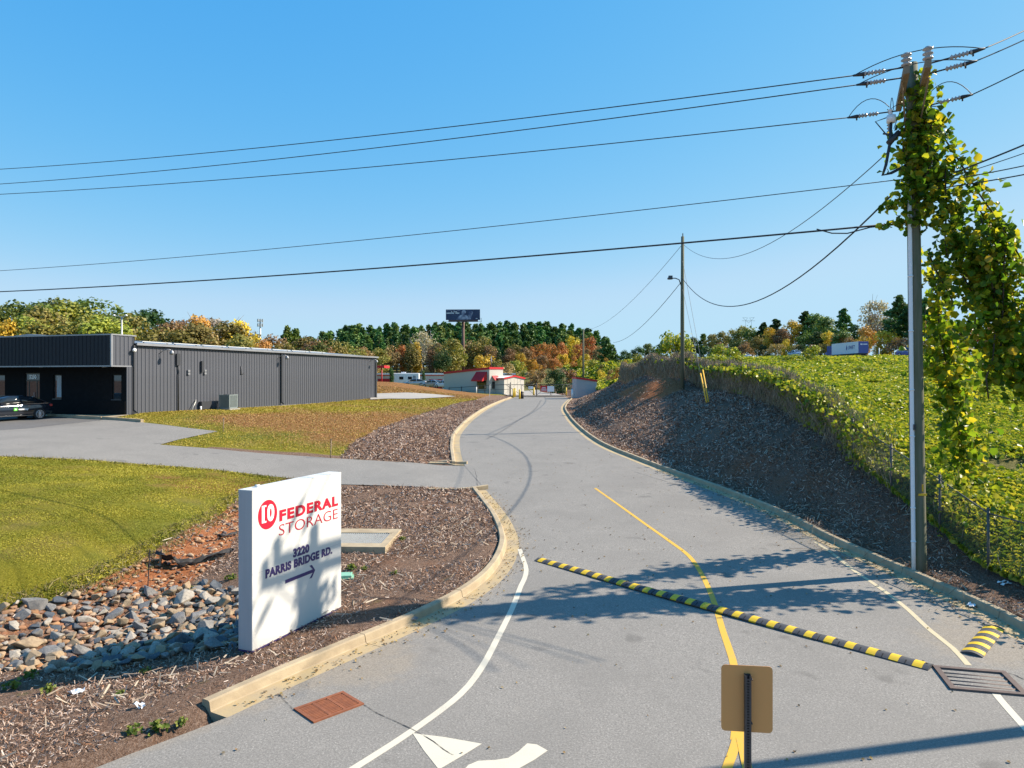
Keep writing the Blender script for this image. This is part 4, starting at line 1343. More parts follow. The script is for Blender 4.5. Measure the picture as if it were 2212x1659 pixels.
for k in range(7):
    x0 = random.uniform(2120, 2230); y0 = random.uniform(600, 800)
    path = [W2L(P(x0 + 4 * i, y0 + 30 * i, 16.9)) for i in range(4)]
    spray(path, 60, .2, (.12, .2))
smb = MB()
for s_ in stems:
    MB().tube([p + Vector((random.uniform(-.03, .03), random.uniform(-.03, .03), 0)) for p in s_], .019, 5).build('stem', STEM, vine)
vc = np.array(vc); vs_ = np.array(vs_)
# the leaves nearest the camera side are single parts, the rest are joined
order = np.argsort(vc[:, 1] + rng.normal(size=len(vc)) * .05)
# keep out of the pole itself
nd = rand_dirs(len(vc), .5); nd[:, 1] -= .25
single = order[:280]; rest = order[280:]
variants = []
for k in range(6):
    me = leaf_mesh('leaf', np.zeros((1, 3)), np.array([[0, 0, 1.0]]), np.array([1.0]), 'leaf', random.uniform(.15, .5))
    variants.append(me)
VL = [leaf_mat('vine_leaf_dark', [(.07, .15, .014), (.09, .18, .016)], .62, .35), leaf_mat('vine_leaf_green', [(.16, .28, .022), (.17, .29, .022)], .62, .35), leaf_mat('vine_leaf_lime', [(.32, .40, .03), (.34, .41, .03)], .62, .35), leaf_mat('vine_leaf_yellow', [(.38, .30, .03), (.40, .28, .03)], .42, .35)]
for me, mm in zip(variants, [VL[0], VL[1], VL[1], VL[2], VL[0], VL[3]]): me.materials.append(mm)
for i in single:
    o = link(bpy.data.objects.new('leaf', random.choice(variants)), vine)
    o.location = vc[i]; s_ = float(vs_[i]); o.scale = (s_, s_, s_)
    q = Vector(nd[i]).to_track_quat('Z', 'Y'); o.rotation_euler = (q @ Matrix.Rotation(random.uniform(0, 6.28), 3, 'Z').to_quaternion()).to_euler()
o = obj_from('leaves', leaf_mesh('leaves', vc[rest], nd[rest], vs_[rest], 'leaf', .3), VINE, vine)
o['kind'] = 'stuff'
# ------------------------------------------------------------------ grey metal building
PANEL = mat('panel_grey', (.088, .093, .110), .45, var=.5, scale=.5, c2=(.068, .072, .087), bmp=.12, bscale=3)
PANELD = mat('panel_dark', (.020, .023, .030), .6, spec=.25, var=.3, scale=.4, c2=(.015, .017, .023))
TRIM = mat('trim_grey', (.30, .31, .33), .4, .3, var=.3, scale=1)
TRIMD = mat('trim_dark', (.035, .038, .045), .5)
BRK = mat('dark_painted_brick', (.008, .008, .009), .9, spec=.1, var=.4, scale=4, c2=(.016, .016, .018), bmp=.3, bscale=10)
GLASS = glass_mat('window_glass')
ROOFW = mat('roof_white', (.72, .72, .70), .5)
SOLAR = mat('solar_dark', (.02, .025, .05), .15)
BL = Vector((-23.9, 45.0, 2.46)); brz = math.atan2(.953, .302)
bld = thing('metal_building', 'long charcoal metal sided building with a dark flat fascia canopy', 'building', BL, brz)
LB, WB, HB, PW = 31.62, 18.0, 4.5, .31
def rib_panel(w, h, rib=.05, rh=.032):
    mb = MB()
    y = 0
    prof = [(0, 0), (w - rib - .02, 0), (w - rib - .005, -rh), (w - .012, -rh), (w - .001, 0)]
    m1 = (w - rib) / 3
    prof = [(0, 0), (m1, 0), (m1 + .012, -.007), (m1 + .03, -.007), (m1 + .042, 0), (2 * m1, 0), (2 * m1 + .012, -.007), (2 * m1 + .03, -.007), (2 * m1 + .042, 0), (w - rib - .02, 0), (w - rib - .005, -rh), (w - .014, -rh), (w - .003, 0)]
    n = len(prof)
    vs = [(x, y_, 0) for x, y_ in prof] + [(x, y_, h) for x, y_ in prof] + [(0, .05, 0), (w - .003, .05, 0), (0, .05, h), (w - .003, .05, h)]
    fs = [(i, i + 1, n + i + 1, n + i) for i in range(n - 1)]
    fs += [tuple(range(n, 2 * n)) + (2 * n + 3, 2 * n + 2), (0, n, 2 * n + 2, 2 * n), (n - 1, 2 * n + 1, 2 * n + 3, 2 * n - 1)]
    return mb.add(vs, fs).mesh('wall_panel')
wp_ = rib_panel(PW, HB - .18); wp_.materials.append(PANEL)
for k in range(int(LB / PW)):
    o = link(bpy.data.objects.new('wall_panel', wp_), bld); o.location = (k * PW, 0, 0)
body = MB().span((-.0, .06, -.6), (LB, WB, HB - .12))
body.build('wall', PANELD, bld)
rf = MB().add([(-.0, -.12, HB), (LB + .1, -.12, HB), (LB + .1, WB / 2, HB + .75), (0, WB / 2, HB + .75), (LB + .1, WB + .12, HB), (0, WB + .12, HB),
               (-.0, -.12, HB - .05), (LB + .1, -.12, HB - .05), (LB + .1, WB + .12, HB - .05), (0, WB + .12, HB - .05)],
              [(0, 1, 2, 3), (3, 2, 4, 5), (0, 6, 7, 1), (4, 8, 9, 5), (1, 7, 8, 4, 2), (0, 3, 5, 9, 6), (6, 9, 8, 7)])
rf.build('roof', TRIM, bld)
MB().span((0, -.23, HB - .13), (LB + .12, -.125, HB + .02)).span((0, -.235, HB - .03), (LB + .12, -.231, HB + .025)).build('eave_gutter', TRIM, bld)
MB().span((0, -.03, HB - .18), (LB, .055, HB - .13)).build('eave_trim', TRIMD, bld)
MB().span((-.1, -.035, -.25), (LB, .07, -.003)).build('foundation', CONC_PALE, bld)
MB().span((LB, -.045, 0), (LB + .09, .06, HB - .13)).build('corner_trim', TRIMD, bld)
for s_ in (-.13, 15.1, 31.35):
    d_ = MB().span((s_ - .05, -.155, .25), (s_ + .05, -.055, HB - .135))
    d_.bar((s_, -.105, .28), (s_ + .03, -.3, .12), .1)
    d_.build('downspout', TRIMD, bld)
# fascia box over the front
FZ0, FZ1, FX0 = 3.02, 4.97, -1.75
fw = MB().span((FX0 + .06, .06, FZ0 + .02), (.08, 22, FZ1 - .05)); fw.build('canopy', PANELD, bld)
fp_ = rib_panel(PW, FZ1 - FZ0 - .1); fp_.materials.append(PANEL)
for k in range(5):
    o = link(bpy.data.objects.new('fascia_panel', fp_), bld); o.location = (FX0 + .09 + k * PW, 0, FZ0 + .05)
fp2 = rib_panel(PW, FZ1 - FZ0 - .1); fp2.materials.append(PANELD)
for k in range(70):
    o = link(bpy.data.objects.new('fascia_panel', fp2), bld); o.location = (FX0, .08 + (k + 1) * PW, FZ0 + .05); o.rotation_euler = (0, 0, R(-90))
MB().span((FX0 - .04, -.05, FZ1 - .05), (.12, 22, FZ1 + .03)).build('coping', TRIM, bld)
MB().span((FX0 - .03, -.04, FZ0 - .03), (.0, .05, FZ0 + .048)).span((FX0 - .03, .051, FZ0 - .03), (FX0 + .05, 22, FZ0 + .048)).build('fascia_trim', TRIM, bld)
MB().span((FX0 - .035, -.045, FZ0 + .05), (FX0 + .085, .05, FZ1 - .051)).build('corner_trim', TRIM, bld)
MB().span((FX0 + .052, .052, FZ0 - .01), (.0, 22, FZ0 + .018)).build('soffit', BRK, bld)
for y in (1.2, 6.4):
    MB().lathe([(0, 0), (.14, 0), (.14, -.05), (0, -.05)], (FX0 + .6, y, FZ0 - .011), 12).build('soffit_light', TRIM, bld)
# front wall, built round its openings
FXW = -.65
op_ = [(.37, 1.1, .95, 2.5), (5.28, 5.97, .95, 2.5), (7.15, 8.45, 0.0, 2.62), (10.25, 12.6, .6, 2.5)]
ys_ = [0.0]
fm = MB()
for (y0, y1, z0, z1) in op_:
    fm.span((FXW, ys_[-1], -.3), (FXW + .3, y0, FZ0 - .012))
    if z0 > .01: fm.span((FXW, y0, -.3), (FXW + .3, y1, z0))
    fm.span((FXW, y0, z1), (FXW + .3, y1, FZ0 - .012))
    ys_.append(y1)
fm.span((FXW, ys_[-1], -.3), (FXW + .3, 22, FZ0 - .012))
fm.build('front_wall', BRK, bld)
MB().span((FXW - .05, 0.02, .0), (FXW - .002, 22, .85)).build('wainscot', BRK, bld)
MB().span((FXW + .301, 0.0, -.3), (.06, .3, FZ0 - .012)).build('return_wall', PANELD, bld)
pp_ = rib_panel(.2, FZ0 - .02); pp_.materials.append(PANEL)
for k in range(2):
    o = link(bpy.data.objects.new('wall_panel', pp_), bld); o.location = (FXW + .02 + k * .205, -.052, 0)
CURT = mat('curtain_pale', (.45, .45, .46), .8, var=.5, scale=3, stretch=(1, 8, .3))
FRAME = mat('window_frame_black', (.02, .02, .022), .4)
for i, (y0, y1, z0, z1) in enumerate(op_):
    if i == 2: continue
    w = MB()
    t_ = .05; x0, x1 = FXW + .06, FXW + .12
    w.span((x0, y0, z0), (x1, y0 + t_, z1)).span((x0, y1 - t_, z0), (x1, y1, z1)).span((x0, y0 + t_, z0), (x1, y1 - t_, z0 + t_)).span((x0, y0 + t_, z1 - t_), (x1, y1 - t_, z1))
    wo = w.build('window', FRAME, bld)
    MB().span((x0 + .02, y0 + t_, z0 + t_), (x0 + .03, y1 - t_, z1 - t_)).build('pane', GLASS, wo)
    MB().span((FXW - .06, y0 - .04, z0 - .06), (FXW - .001, y1 + .04, z0)).build('sill', TRIMD, wo)
    if i == 1:
        MB().span((x0 + .012, y0 + .1, z0 + .1), (x0 + .018, y0 + .48, z1 - .08)).build('curtain', CURT, wo)
y0, y1, z0, z1 = op_[2]
door = MB().span((FXW + .05, y0, 0), (FXW + .11, y0 + .08, z1)).span((FXW + .05, y1 - .08, 0), (FXW + .11, y1, z1)).span((FXW + .05, y0 + .08, z1 - .08), (FXW + .11, y1 - .08, z1)).span((FXW + .05, y0 + .08, 2.08), (FXW + .11, y1 - .08, 2.16)).span((FXW + .05, y0 + .08, 0), (FXW + .11, y1 - .08, .25))
do = door.span((FXW + .05, y0 + .28, .25), (FXW + .11, y0 + .34, 2.08)).span((FXW + .05, y1 - .34, .25), (FXW + .11, y1 - .28, 2.08)).build('entrance_door', FRAME, bld)
MB().span((FXW + .07, y0 + .081, .251), (FXW + .08, y1 - .081, 2.079)).span((FXW + .07, y0 + .081, 2.161), (FXW + .08, y1 - .081, z1 - .081)).build('glazing', GLASS, do)
LETW = mat('letter_plain_white', (.8, .8, .8), .5)
MB().span((FXW + .012, y0 + .5, .55), (FXW + .03, y0 + .53, 1.35)).build('handle', TRIM, do)
text('3230', LETW, do, (FXW + .045, (y0 + y1) / 2, 2.36), (R(90), 0, R(-90)), .27, .62, 'house_number', .012, .004)
# fittings on the long wall
for s_ in (2.34, 15.0, 30.4):
    f_ = MB().tube([(s_ - .25, -.03, 3.95), (s_ - .2, -.25, 4.12), (s_ - .05, -.5, 4.18), (s_ + .05, -.62, 4.15)], .025, 6)
    f_.lathe([(.04, .14), (.06, .1), (.15, .0), (.13, -.16), (0, -.18)], (s_ + .08, -.66, 4.0), 9)
    f_.build('wall_light', TRIM, bld)
MB().lathe([(0, .0), (.09, .02), (.12, .09), (.12, .16), (0, .17)], (-.22, -.12, 4.05), 10, axis=Matrix.Rotation(R(90), 3, 'X')).build('camera_dome', LETW, bld)
MB().span((3.44, -.15, 3.15), (3.74, -.035, 3.95)).tube([(3.62, -.09, 3.16), (3.66, -.09, 2.7), (3.62, -.09, 2.5), (3.62, -.09, -.05)], .045, 7).build('service_mast', TRIMD, bld)
for s_, z in ((4.5, 2.72), (6.1, 2.75)):
    MB().span((s_, -.12, z), (s_ + .2, -.035, z + .13)).span((s_, -.12, z - .2), (s_ + .2, -.035, z - .06)).build('outlet_box', TRIM, bld)
MB().span((5.78, -.16, 2.7), (5.98, -.035, 3.5)).build('fuse_box', TRIMD, bld)
MB().tube([(10.1, -.05, 2.55), (10.1, -.05, 3.2)], .03, 6).tube([(10.05, -.05, 2.6), (10.35, -.06, 2.62)], .03, 6).build('bracket', TRIMD, bld)
MB().span((5.6, -.3, .08), (6.6, -.04, .62)).build('meter_cabinet', TRIMD, bld)
MB().tube([(5.3, -.06, .75), (5.1, -.2, .6), (4.6, -.3, .02)], .03, 6).build('drain_pipe', GALV, bld)
MB().tube([(5.45, -.35, -.1), (5.45, -.35, .3)], .06, 8).build('vent_stub', LETW, bld)
# solar modules over the roof edge
for k in range(8):
    s0 = .9 + k * 2.7
    t_ = thing('solar_panel', f'thin dark solar panel with a pale edge on the grey roof, number {k} counted from the fascia', 'solar panel', BL + Matrix.Rotation(brz, 3, 'Z') @ Vector((s0, .35, HB + .10)), brz, 'solar panels along the grey roof edge')
    t_['label'] = ('first', 'second', 'third', 'fourth', 'fifth', 'sixth', 'seventh', 'last')[k] + ' thin dark solar panel along the grey roof edge, counted from the fascia'
    tl = Matrix.Rotation(R(5), 3, 'X')
    MB().box((1.3, .55, .10), (2.5, 1.1, .035), mat=tl).build('module', SOLAR, t_)
    MB().box((1.3, -.03, .06), (2.5, .03, .035), mat=tl).build('frame_edge', ROOFW, t_)
    for x in (.3, 2.3):
        MB().span((x, .1, -.18), (x + .05, .16, .06)).build('foot', TRIM, t_)

# air conditioner on the lawn side
ACG = mat('unit_grey_green', (.22, .26, .26), .5, var=.2, scale=2)
def on_wall(s_, out, z=0): return BL + Matrix.Rotation(brz, 3, 'Z') @ Vector((s_, -out, z))
acp = on_wall(7.5, 1.0); acz = T1(acp.x, acp.y)
ac = thing('air_conditioner', 'grey louvred air conditioning unit on a slab against the metal wall', 'air conditioner', (acp.x, acp.y, acz), brz)
MB().box((0, 0, .04), (1.15, 1.15, .1)).build('slab', CONC_PALE, ac)
cs = MB()
for x in (-.43, .43):
    for y in (-.43, .43): cs.box((x, y, .57), (.06, .06, .95))
cs.box((0, 0, .14), (.92, .92, .08)); cs.box((0, 0, 1.06), (.94, .94, .07)); cs.box((0, 0, .6), (.78, .78, .86))
cs.build('casing', ACG, ac)
lv = MB()
for k in range(11):
    z = .22 + .075 * k
    lv.box((0, -.44, z), (.8, .03, .034)); lv.box((-.44, 0, z), (.03, .8, .034))
o = lv.build('louvres', ACG, ac); o['kind'] = 'stuff'
MB().lathe([(.38, 1.1), (.36, 1.12), (0, 1.12)], (0, 0, 0), 16).build('fan_guard', TRIMD, ac)

# kerb and walk in front of the building
kp = [at(104, 900), at(222, 906), at(308, 912.5)]
kr = thing('kerb_parking', 'dark kerb edging the walk beside the parking strip', None); kr['kind'] = 'structure'
for a_, b_ in zip(kp[:-1], kp[1:]):
    a_, b_ = Vector(a_), Vector(b_); d_ = (b_ - a_).normalized() * .04
    MB().bar(a_ + d_ + Vector((0, 0, .03)), b_ - d_ + Vector((0, 0, .03)), .18, .3).build('kerb_section', CONC, kr)
def loc2w(s_, t): 
    p = BL + Matrix.Rotation(brz, 3, 'Z') @ Vector((s_, t, 0)); return (p.x, p.y)
wk = sheet('walkway', [loc2w(-.66, -.3), loc2w(-.66, 20), loc2w(-2.1, 20), loc2w(-2.1, 3.5), loc2w(-1.6, -.2)], .8, .06, CONC)
tag(wk, 'tan concrete walk along the front of the grey building', kind='structure')
for px_, py_, hh, lb in ((482, 933, .75, 'thin wooden survey stake at the point of the driveway'), (714, 990, .9, 'thin pale marker stake in the lawn by the mulch bed'), (1057, 867, 2.2, 'thin leaning white marker pole at the far bend')):
    p = at(px_, py_)
    st = thing('marker_stake', lb, 'stake', p)
    MB().tube([(0, 0, -.2), (.04 * hh, 0, hh)], .025, 6).build('rod', ARMW if hh < 2 else ROOFW, st)
    MB().box((.035 * hh, 0, hh * .97), (.06, .06, .06)).build('tip', ARMW if hh < 2 else ROOFW, st)

# ------------------------------------------------------------------ parked car (front end outside the frame)
PAINT = mat('car_paint_dark', (.012, .016, .025), .12, 0.0, coat=.8, spec=.6)
CGLASS = glass_mat('car_glass', (.012, .016, .02), .02)
TYRE = mat('tyre', (.015, .015, .016), .8)
ALLOY = mat('alloy', (.62, .64, .68), .3, .8)
CHROME = mat('chrome', (.6, .6, .62), .15, 1.0)
PLAST = mat('black_plastic', (.015, .015, .016), .6)
REDL = mat('tail_red', (.35, .01, .012), .2)
GREENLOGO = mat('logo_green', (.10, .55, .03), .5)
def loft(st, closed=True):
    mb = MB(); n = len(st[0]); vs = [v for s in st for v in s]
    fs = []
    for i in range(len(st) - 1):
        for j in range(n if closed else n - 1):
            k = (j + 1) % n
            fs.append((i * n + j, (i + 1) * n + j, (i + 1) * n + k, i * n + k))
    if closed: fs += [tuple(range(n)), tuple(range(len(st) * n - 1, (len(st) - 1) * n - 1, -1))]
    return mb.add(vs, fs, 0, True)
def make_car(name, label, loc, rz, paint, length=4.7, sub=True, group=None):
    c = thing(name, label, 'car', loc, rz, group)
    # stations along x (forward +): lower body up to the belt line
    S = [(-2.30, .42, .62, .90, .70), (-2.24, .30, .66, .98, .78), (-1.9, .22, .66, 1.03, .86), (-1.3, .20, .64, 1.01, .90), (-.4, .19, .62, .97, .91), (.5, .19, .60, .94, .91), (1.1, .20, .60, .92, .90), (1.7, .20, .58, .86, .88), (2.15, .24, .54, .78, .80), (2.36, .34, .52, .66, .66)]
    st = []
    for x, zb, zm, zt, w in S:
        st.append([(x, -w * .88, zb), (x, -w, zb + .1), (x, -w, zm), (x, -w * .97, zt - .05), (x, -w * .90, zt), (x, -.3, zt + .025), (x, .3, zt + .025), (x, w * .90, zt), (x, w * .97, zt - .05), (x, w, zm), (x, w, zb + .1), (x, w * .88, zb)])
    body = loft(st).build('body', paint, c)
    md = body.modifiers.new('smooth', 'SUBSURF'); md.levels = 1; md.render_levels = 1
    # cabin glass and roof
    C_ = [(-1.95, 1.02, .74), (-1.15, 1.38, .60), (-.5, 1.455, .60), (.2, 1.44, .60), (.62, 1.32, .62), (1.25, .93, .78)]
    g_ = []
    for x, z, w in C_:
        g_.append([(x, -.80, .93 if x < 1 else .90), (x, -w, z - .03), (x, -w * .8, z), (x, w * .8, z), (x, w, z - .03), (x, .80, .93 if x < 1 else .90)])
    loft(g_).build('greenhouse', CGLASS, c)
    rf = [[(x, -w - .012, z - .05), (x, -w * .82, z + .012), (x, w * .82, z + .012), (x, w + .012, z - .05)] for x, z, w in C_[1:5]]
    loft(rf, False).build('roof', paint, c)
    for sg in (-1, 1):
        pl = MB()
        pl.bar((-1.95, sg * .76, 1.0), (-1.13, sg * .60, 1.37), .09, .05).bar((-.42, sg * .83, .95), (-.38, sg * .605, 1.43), .07, .04).bar((.62, sg * .62, 1.32), (1.27, sg * .80, .92), .07, .05)
        pl.build('pillar', paint, c)
        MB().bar((-1.9, sg * .865, .975), (1.1, sg * .85, .925), .012, .03).build('window_trim', CHROME, c)
        MB().box((.85, sg * 1.0, .99), (.16, .2, .13)).build('mirror', paint, c)
        MB().bar((-1.35, sg * .885, .28), (1.3, sg * .89, .27), .03, .03).build('sill_trim', CHROME, c)
        for x in (-.75, .25): MB().box((x, sg * .905, .83), (.18, .025, .035)).build('door_handle', CHROME, c)
        MB().box((-2.12, sg * .70, .85), (.2, .24, .13), sg * R(-18)).build('tail_light', REDL, c)
        for x in (-1.38, 1.36):
            w = MB().tube([(x, sg * .93, .33), (x, sg * .70, .33)], .33, 24).build('wheel', TYRE, c)
            rim = MB().lathe([(.235, 0), (.235, .02), (.215, .012), (.20, -.06)], (x, sg * .925, .33), 24, axis=Matrix.Rotation(R(90) * -sg, 3, 'X'))
            rim.lathe([(0, .03), (.06, .03), (.065, 0)], (x, sg * .925, .33), 12, axis=Matrix.Rotation(R(90) * -sg, 3, 'X'))
            for k in range(10):
                an = k * 2 * math.pi / 10
                rim.bar((x + .05 * math.cos(an), sg * .94, .33 + .05 * math.sin(an)), (x + .225 * math.cos(an), sg * .935, .33 + .225 * math.sin(an)), .05, .02)
            rim.build('rim', ALLOY, w)
            MB().lathe([(.355, 0), (.345, .018), (.33, .0)], (x, sg * .908, .34), 24, axis=Matrix.Rotation(R(90) * -sg, 3, 'X')).build('wheel_arch', PLAST, w)
        MB().box((2.22, sg * .62, .66), (.26, .26, .12), sg * R(-20)).build('headlight', CHROME, c)
    MB().box((2.36, 0, .45), (.06, 1.1, .2)).build('grille', PLAST, c)
    MB().box((-2.31, 0, .5), (.05, .5, .12)).build('number_plate', ROOFW, c)
    return c
rw = Vector(P(86, 905, 43.1))
hd = Vector((-.42, -.907, 0)); rzc = math.atan2(hd.y, hd.x)
lft = Vector((-hd.y, hd.x, 0))            # the side that faces the camera
carc = rw - lft * .91 * -1 * -1 + hd * 1.38
carc = rw - lft * .91 + hd * 1.38
car = make_car('parked_car', 'dark navy sedan with a green square logo on its door, parked by the entrance', (carc.x, carc.y, T1(carc.x, carc.y) + .02), rzc, PAINT)
lg_ = MB().box((.02, .925, .66), (.2, .008, .18)).build('door_logo', GREENLOGO, car)
MB().box((.02, .931, .66), (.09, .006, .08)).build('logo_mark', LETW, car)
text('cantey', LETW, car, (-.42, .935, .66), (R(90), 0, R(180)), .14, .58, 'lettering', .006, .003)

# ------------------------------------------------------------------ storage office, wings, gate, keypad shelter
BEIGE = mat('storage_beige', (.50, .47, .41), .6, var=.2, scale=.5, c2=(.44, .41, .36))
REDM = mat('storage_red', (.52, .015, .02), .5, var=.2, scale=.6, c2=(.42, .012, .018))
DOORR = mat('roll_red', (.42, .01, .02), .5)
WROOF = mat('white_roof', (.80, .80, .79), .5)
def wall_ribs(mb, x0, x1, y, z0, z1, sp=.6, out=-1):
    n = int((x1 - x0) / sp)
    for k in range(1, n): mb.span((x0 + k * sp - .03, y + out * .025, z0), (x0 + k * sp + .03, y, z1))
# office: local x along facade from right corner to the left/back, outward = +y (towards camera)
oc = Vector((-3.75, 118.0, 1.98)); orz = math.atan2(.698, -.716)
off = thing('storage_office', 'grey beige storage office with red roof trim, red awning and dark window', 'building', oc, orz)
LO = 11.6
MB().add([(0, 0, -.5), (LO, 0, -.5), (LO, -3.2, -.5), (0, -3.2, -.5), (0, 0, 4.30), (LO, 0, 3.55), (LO, -3.2, 3.55), (0, -3.2, 4.30)], [(0, 3, 2, 1), (4, 5, 6, 7), (0, 1, 5, 4), (1, 2, 6, 5), (2, 3, 7, 6), (3, 0, 4, 7)]).build('wall', BEIGE, off)
MB().add([(-.08, .08, 4.16), (LO + .05, .08, 3.40), (LO + .05, -3.25, 3.40), (-.08, -3.25, 4.16), (-.08, .08, 4.52), (LO + .05, .08, 3.76), (LO + .05, -3.25, 3.76), (-.08, -3.25, 4.52)], [(0, 3, 2, 1), (4, 5, 6, 7), (0, 1, 5, 4), (1, 2, 6, 5), (2, 3, 7, 6), (3, 0, 4, 7)]).build('roof_trim', REDM, off)
wi = MB().span((.75, .002, .85), (2.95, .06, 2.25)).build('window', FRAME, off)
for k in range(3): MB().span((.82 + k * .72, .061, .92), (1.47 + k * .72, .068, 2.18)).build('pane', GLASS, wi)
aw = MB().add([(.55, .05, 3.75), (3.15, .05, 3.75), (3.2, 1.2, 2.35), (.5, 1.2, 2.35), (.5, 1.2, 2.15), (3.2, 1.2, 2.15), (.55, .05, 2.4), (3.15, .05, 2.4)], [(0, 1, 2, 3), (3, 2, 5, 4), (0, 3, 4, 6), (1, 7, 5, 2)])
for k in range(10):
    x = .6 + k * .27; aw.bar((x, .08, 3.77), (x, 1.22, 2.37), .04, .03)
aw.build('awning', REDM, off)
# end wall: small awning, red door
MB().add([(-.03, -.6, 3.1), (-.03, -1.9, 3.1), (-.85, -1.95, 2.3), (-.85, -.55, 2.3), (-.03, -.6, 2.9), (-.03, -1.9, 2.9)], [(0, 1, 2, 3), (0, 3, 4), (1, 5, 2)]).build('door_awning', REDM, off)
MB().span((-.06, -2.6, 0), (-.004, -1.6, 2.2)).build('door', DOORR, off)
MB().span((-.05, -1.2, .9), (-.004, -.6, 2.1)).build('side_window', FRAME, off)
MB().tube([(.6, -1, 4.4), (.6, -1, 6.3)], .04, 6).box((.6, -1, 5.7), (.2, .2, .5)).build('antenna', TRIM, off)
# lower wing with lit gable end
wc = Vector((-1.3, 117.6, 1.95)); wrz = math.atan2(.78, .62)
wing = thing('storage_wing', 'low cream storage wing with a red edged gable end right of the office', 'building', wc, wrz)
LW_, DW_ = 5.4, 9.0
MB().add([(0, 0, -.5), (LW_, 0, -.5), (LW_, DW_, -.5), (0, DW_, -.5), (0, 0, 2.75), (LW_, 0, 2.75), (LW_, DW_, 2.75), (0, DW_, 2.75), (LW_ / 2, 0, 3.1), (LW_ / 2, DW_, 3.1)], [(0, 3, 2, 1), (0, 1, 5, 8, 4), (1, 2, 6, 5), (2, 3, 7, 9, 6), (3, 0, 4, 7)]).build('wall', BEIGE, wing)
MB().add([(-.15, -.1, 2.74), (LW_ / 2, -.1, 3.14), (LW_ / 2, DW_, 3.14), (-.15, DW_, 2.74), (LW_ + .15, -.1, 2.74), (LW_ + .15, DW_, 2.74)], [(0, 1, 2, 3), (1, 4, 5, 2)]).build('roof', WROOF, wing)
MB().bar((-.17, -.13, 2.66), (LW_ / 2, -.13, 3.06), .05, .26).bar((LW_ / 2, -.132, 3.06), (LW_ + .17, -.132, 2.66), .05, .26).bar((-.17, -.05, 2.64), (-.17, DW_, 2.64), .05, .2).build('gable_trim', REDM, wing)
mb = MB(); wall_ribs(mb, 0, LW_, 0, 0, 2.6, .9); o = mb.build('wall_ribs', BEIGE, wing); o['kind'] = 'stuff'
# long storage row behind
lc = Vector(P(969, 0, 150)); lc.z = 2.55
row = thing('storage_row', 'long low storage building with white roof edge and red roller door', 'building', (-13.4, 150, 2.3), R(180))
MB().span((-14, .0, -.6), (36, 10, 2.75)).build('wall', BEIGE, row)
MB().span((-14.2, -.25, 2.95), (36.2, 10.2, 3.28)).build('roof', WROOF, row)
MB().span((-14.1, -.12, 2.751), (36.1, 10.1, 2.949)).build('roof_trim', REDM, row)
MB().span((1.35, -.06, 0), (4.25, -.003, 2.0)).build('roller_door', DOORR, row)
for x in (8.6, 12.2, 15.8, 19.4): MB().span((x, -.06, 0), (x + 2.9, -.003, 2.1)).build('roller_door', DOORR, row)
row.rotation_euler = (0, 0, R(180)); row.location = (-13.4 + 0, 151, 2.4)
# local +y now points towards the camera, so mirror the fittings outward
for ch in row.children:
    ch.scale = (1, -1, 1)
# red canopy far left
cc = Vector(P(818, 0, 140)); cg = T1(cc.x, cc.y)
can = thing('red_canopy', 'red edged canopy on a slim post behind the grey building', 'canopy', (cc.x, 140, cg), 0)
zt_ = CAMZ + (815 - 791.5) / F * 140 - cg
MB().span((-6, 0, zt_ - .28), (1.1, 6, zt_ + .2)).build('roof', REDM, can)
MB().tube([(.55, .3, -.3), (.55, .3, zt_ - .28)], .12, 8).build('post', DOORR, can)
# parked caravan
rv = Vector(P(880, 0, 143)); rvz = T1(rv.x, 143)
rvt = thing('motor_home', 'white motor home parked behind the grassy berm', 'motor home', (rv.x, 143, rvz + .3), R(4))
RVW = mat('vehicle_white', (.78, .78, .78), .35)
MB().span((-2.6, -1.2, .55), (2.4, 1.2, 3.0)).build('body', RVW, rvt, .12)
MB().span((-3.0, -1.15, 2.1), (-2.605, 1.15, 3.0)).build('overhang', RVW, rvt, .1)
for x in (-1.5, .2): MB().span((x, -1.235, 1.75), (x + .8, -1.205, 2.3)).build('window', CGLASS, rvt)
MB().span((1.2, -1.235, .8), (1.75, -1.205, 2.5)).build('door', TRIM, rvt)
MB().span((-1.2, -.4, 3.0), (-.3, .4, 3.25)).build('roof_unit', RVW, rvt)
for x in (-1.6, 1.5): MB().tube([(x, -1.15, .4), (x, -.85, .4)], .38, 14).build('wheel', TYRE, rvt)
# two pale cars near the office
CWHITE = mat('car_white', (.70, .72, .76), .2, coat=.5)
CSILV = mat('car_silver', (.42, .43, .45), .25, .5, coat=.5)
for px_, dd, pm, lb, rz_ in ((961, 131, CWHITE, 'white car parked in front of the storage office, nose hidden by the berm', 130), (935, 134, CSILV, 'silver car parked left of the white car below the red roller door', 140), (897, 138, CSILV, 'grey car in front of the white motor home', 175)):
    p = P(px_, 815, dd); make_car('parked_car', lb, (p[0], dd, T1(p[0], dd) + (.55 if px_ > 900 else .7)), R(rz_), pm, group='cars parked inside the storage yard')
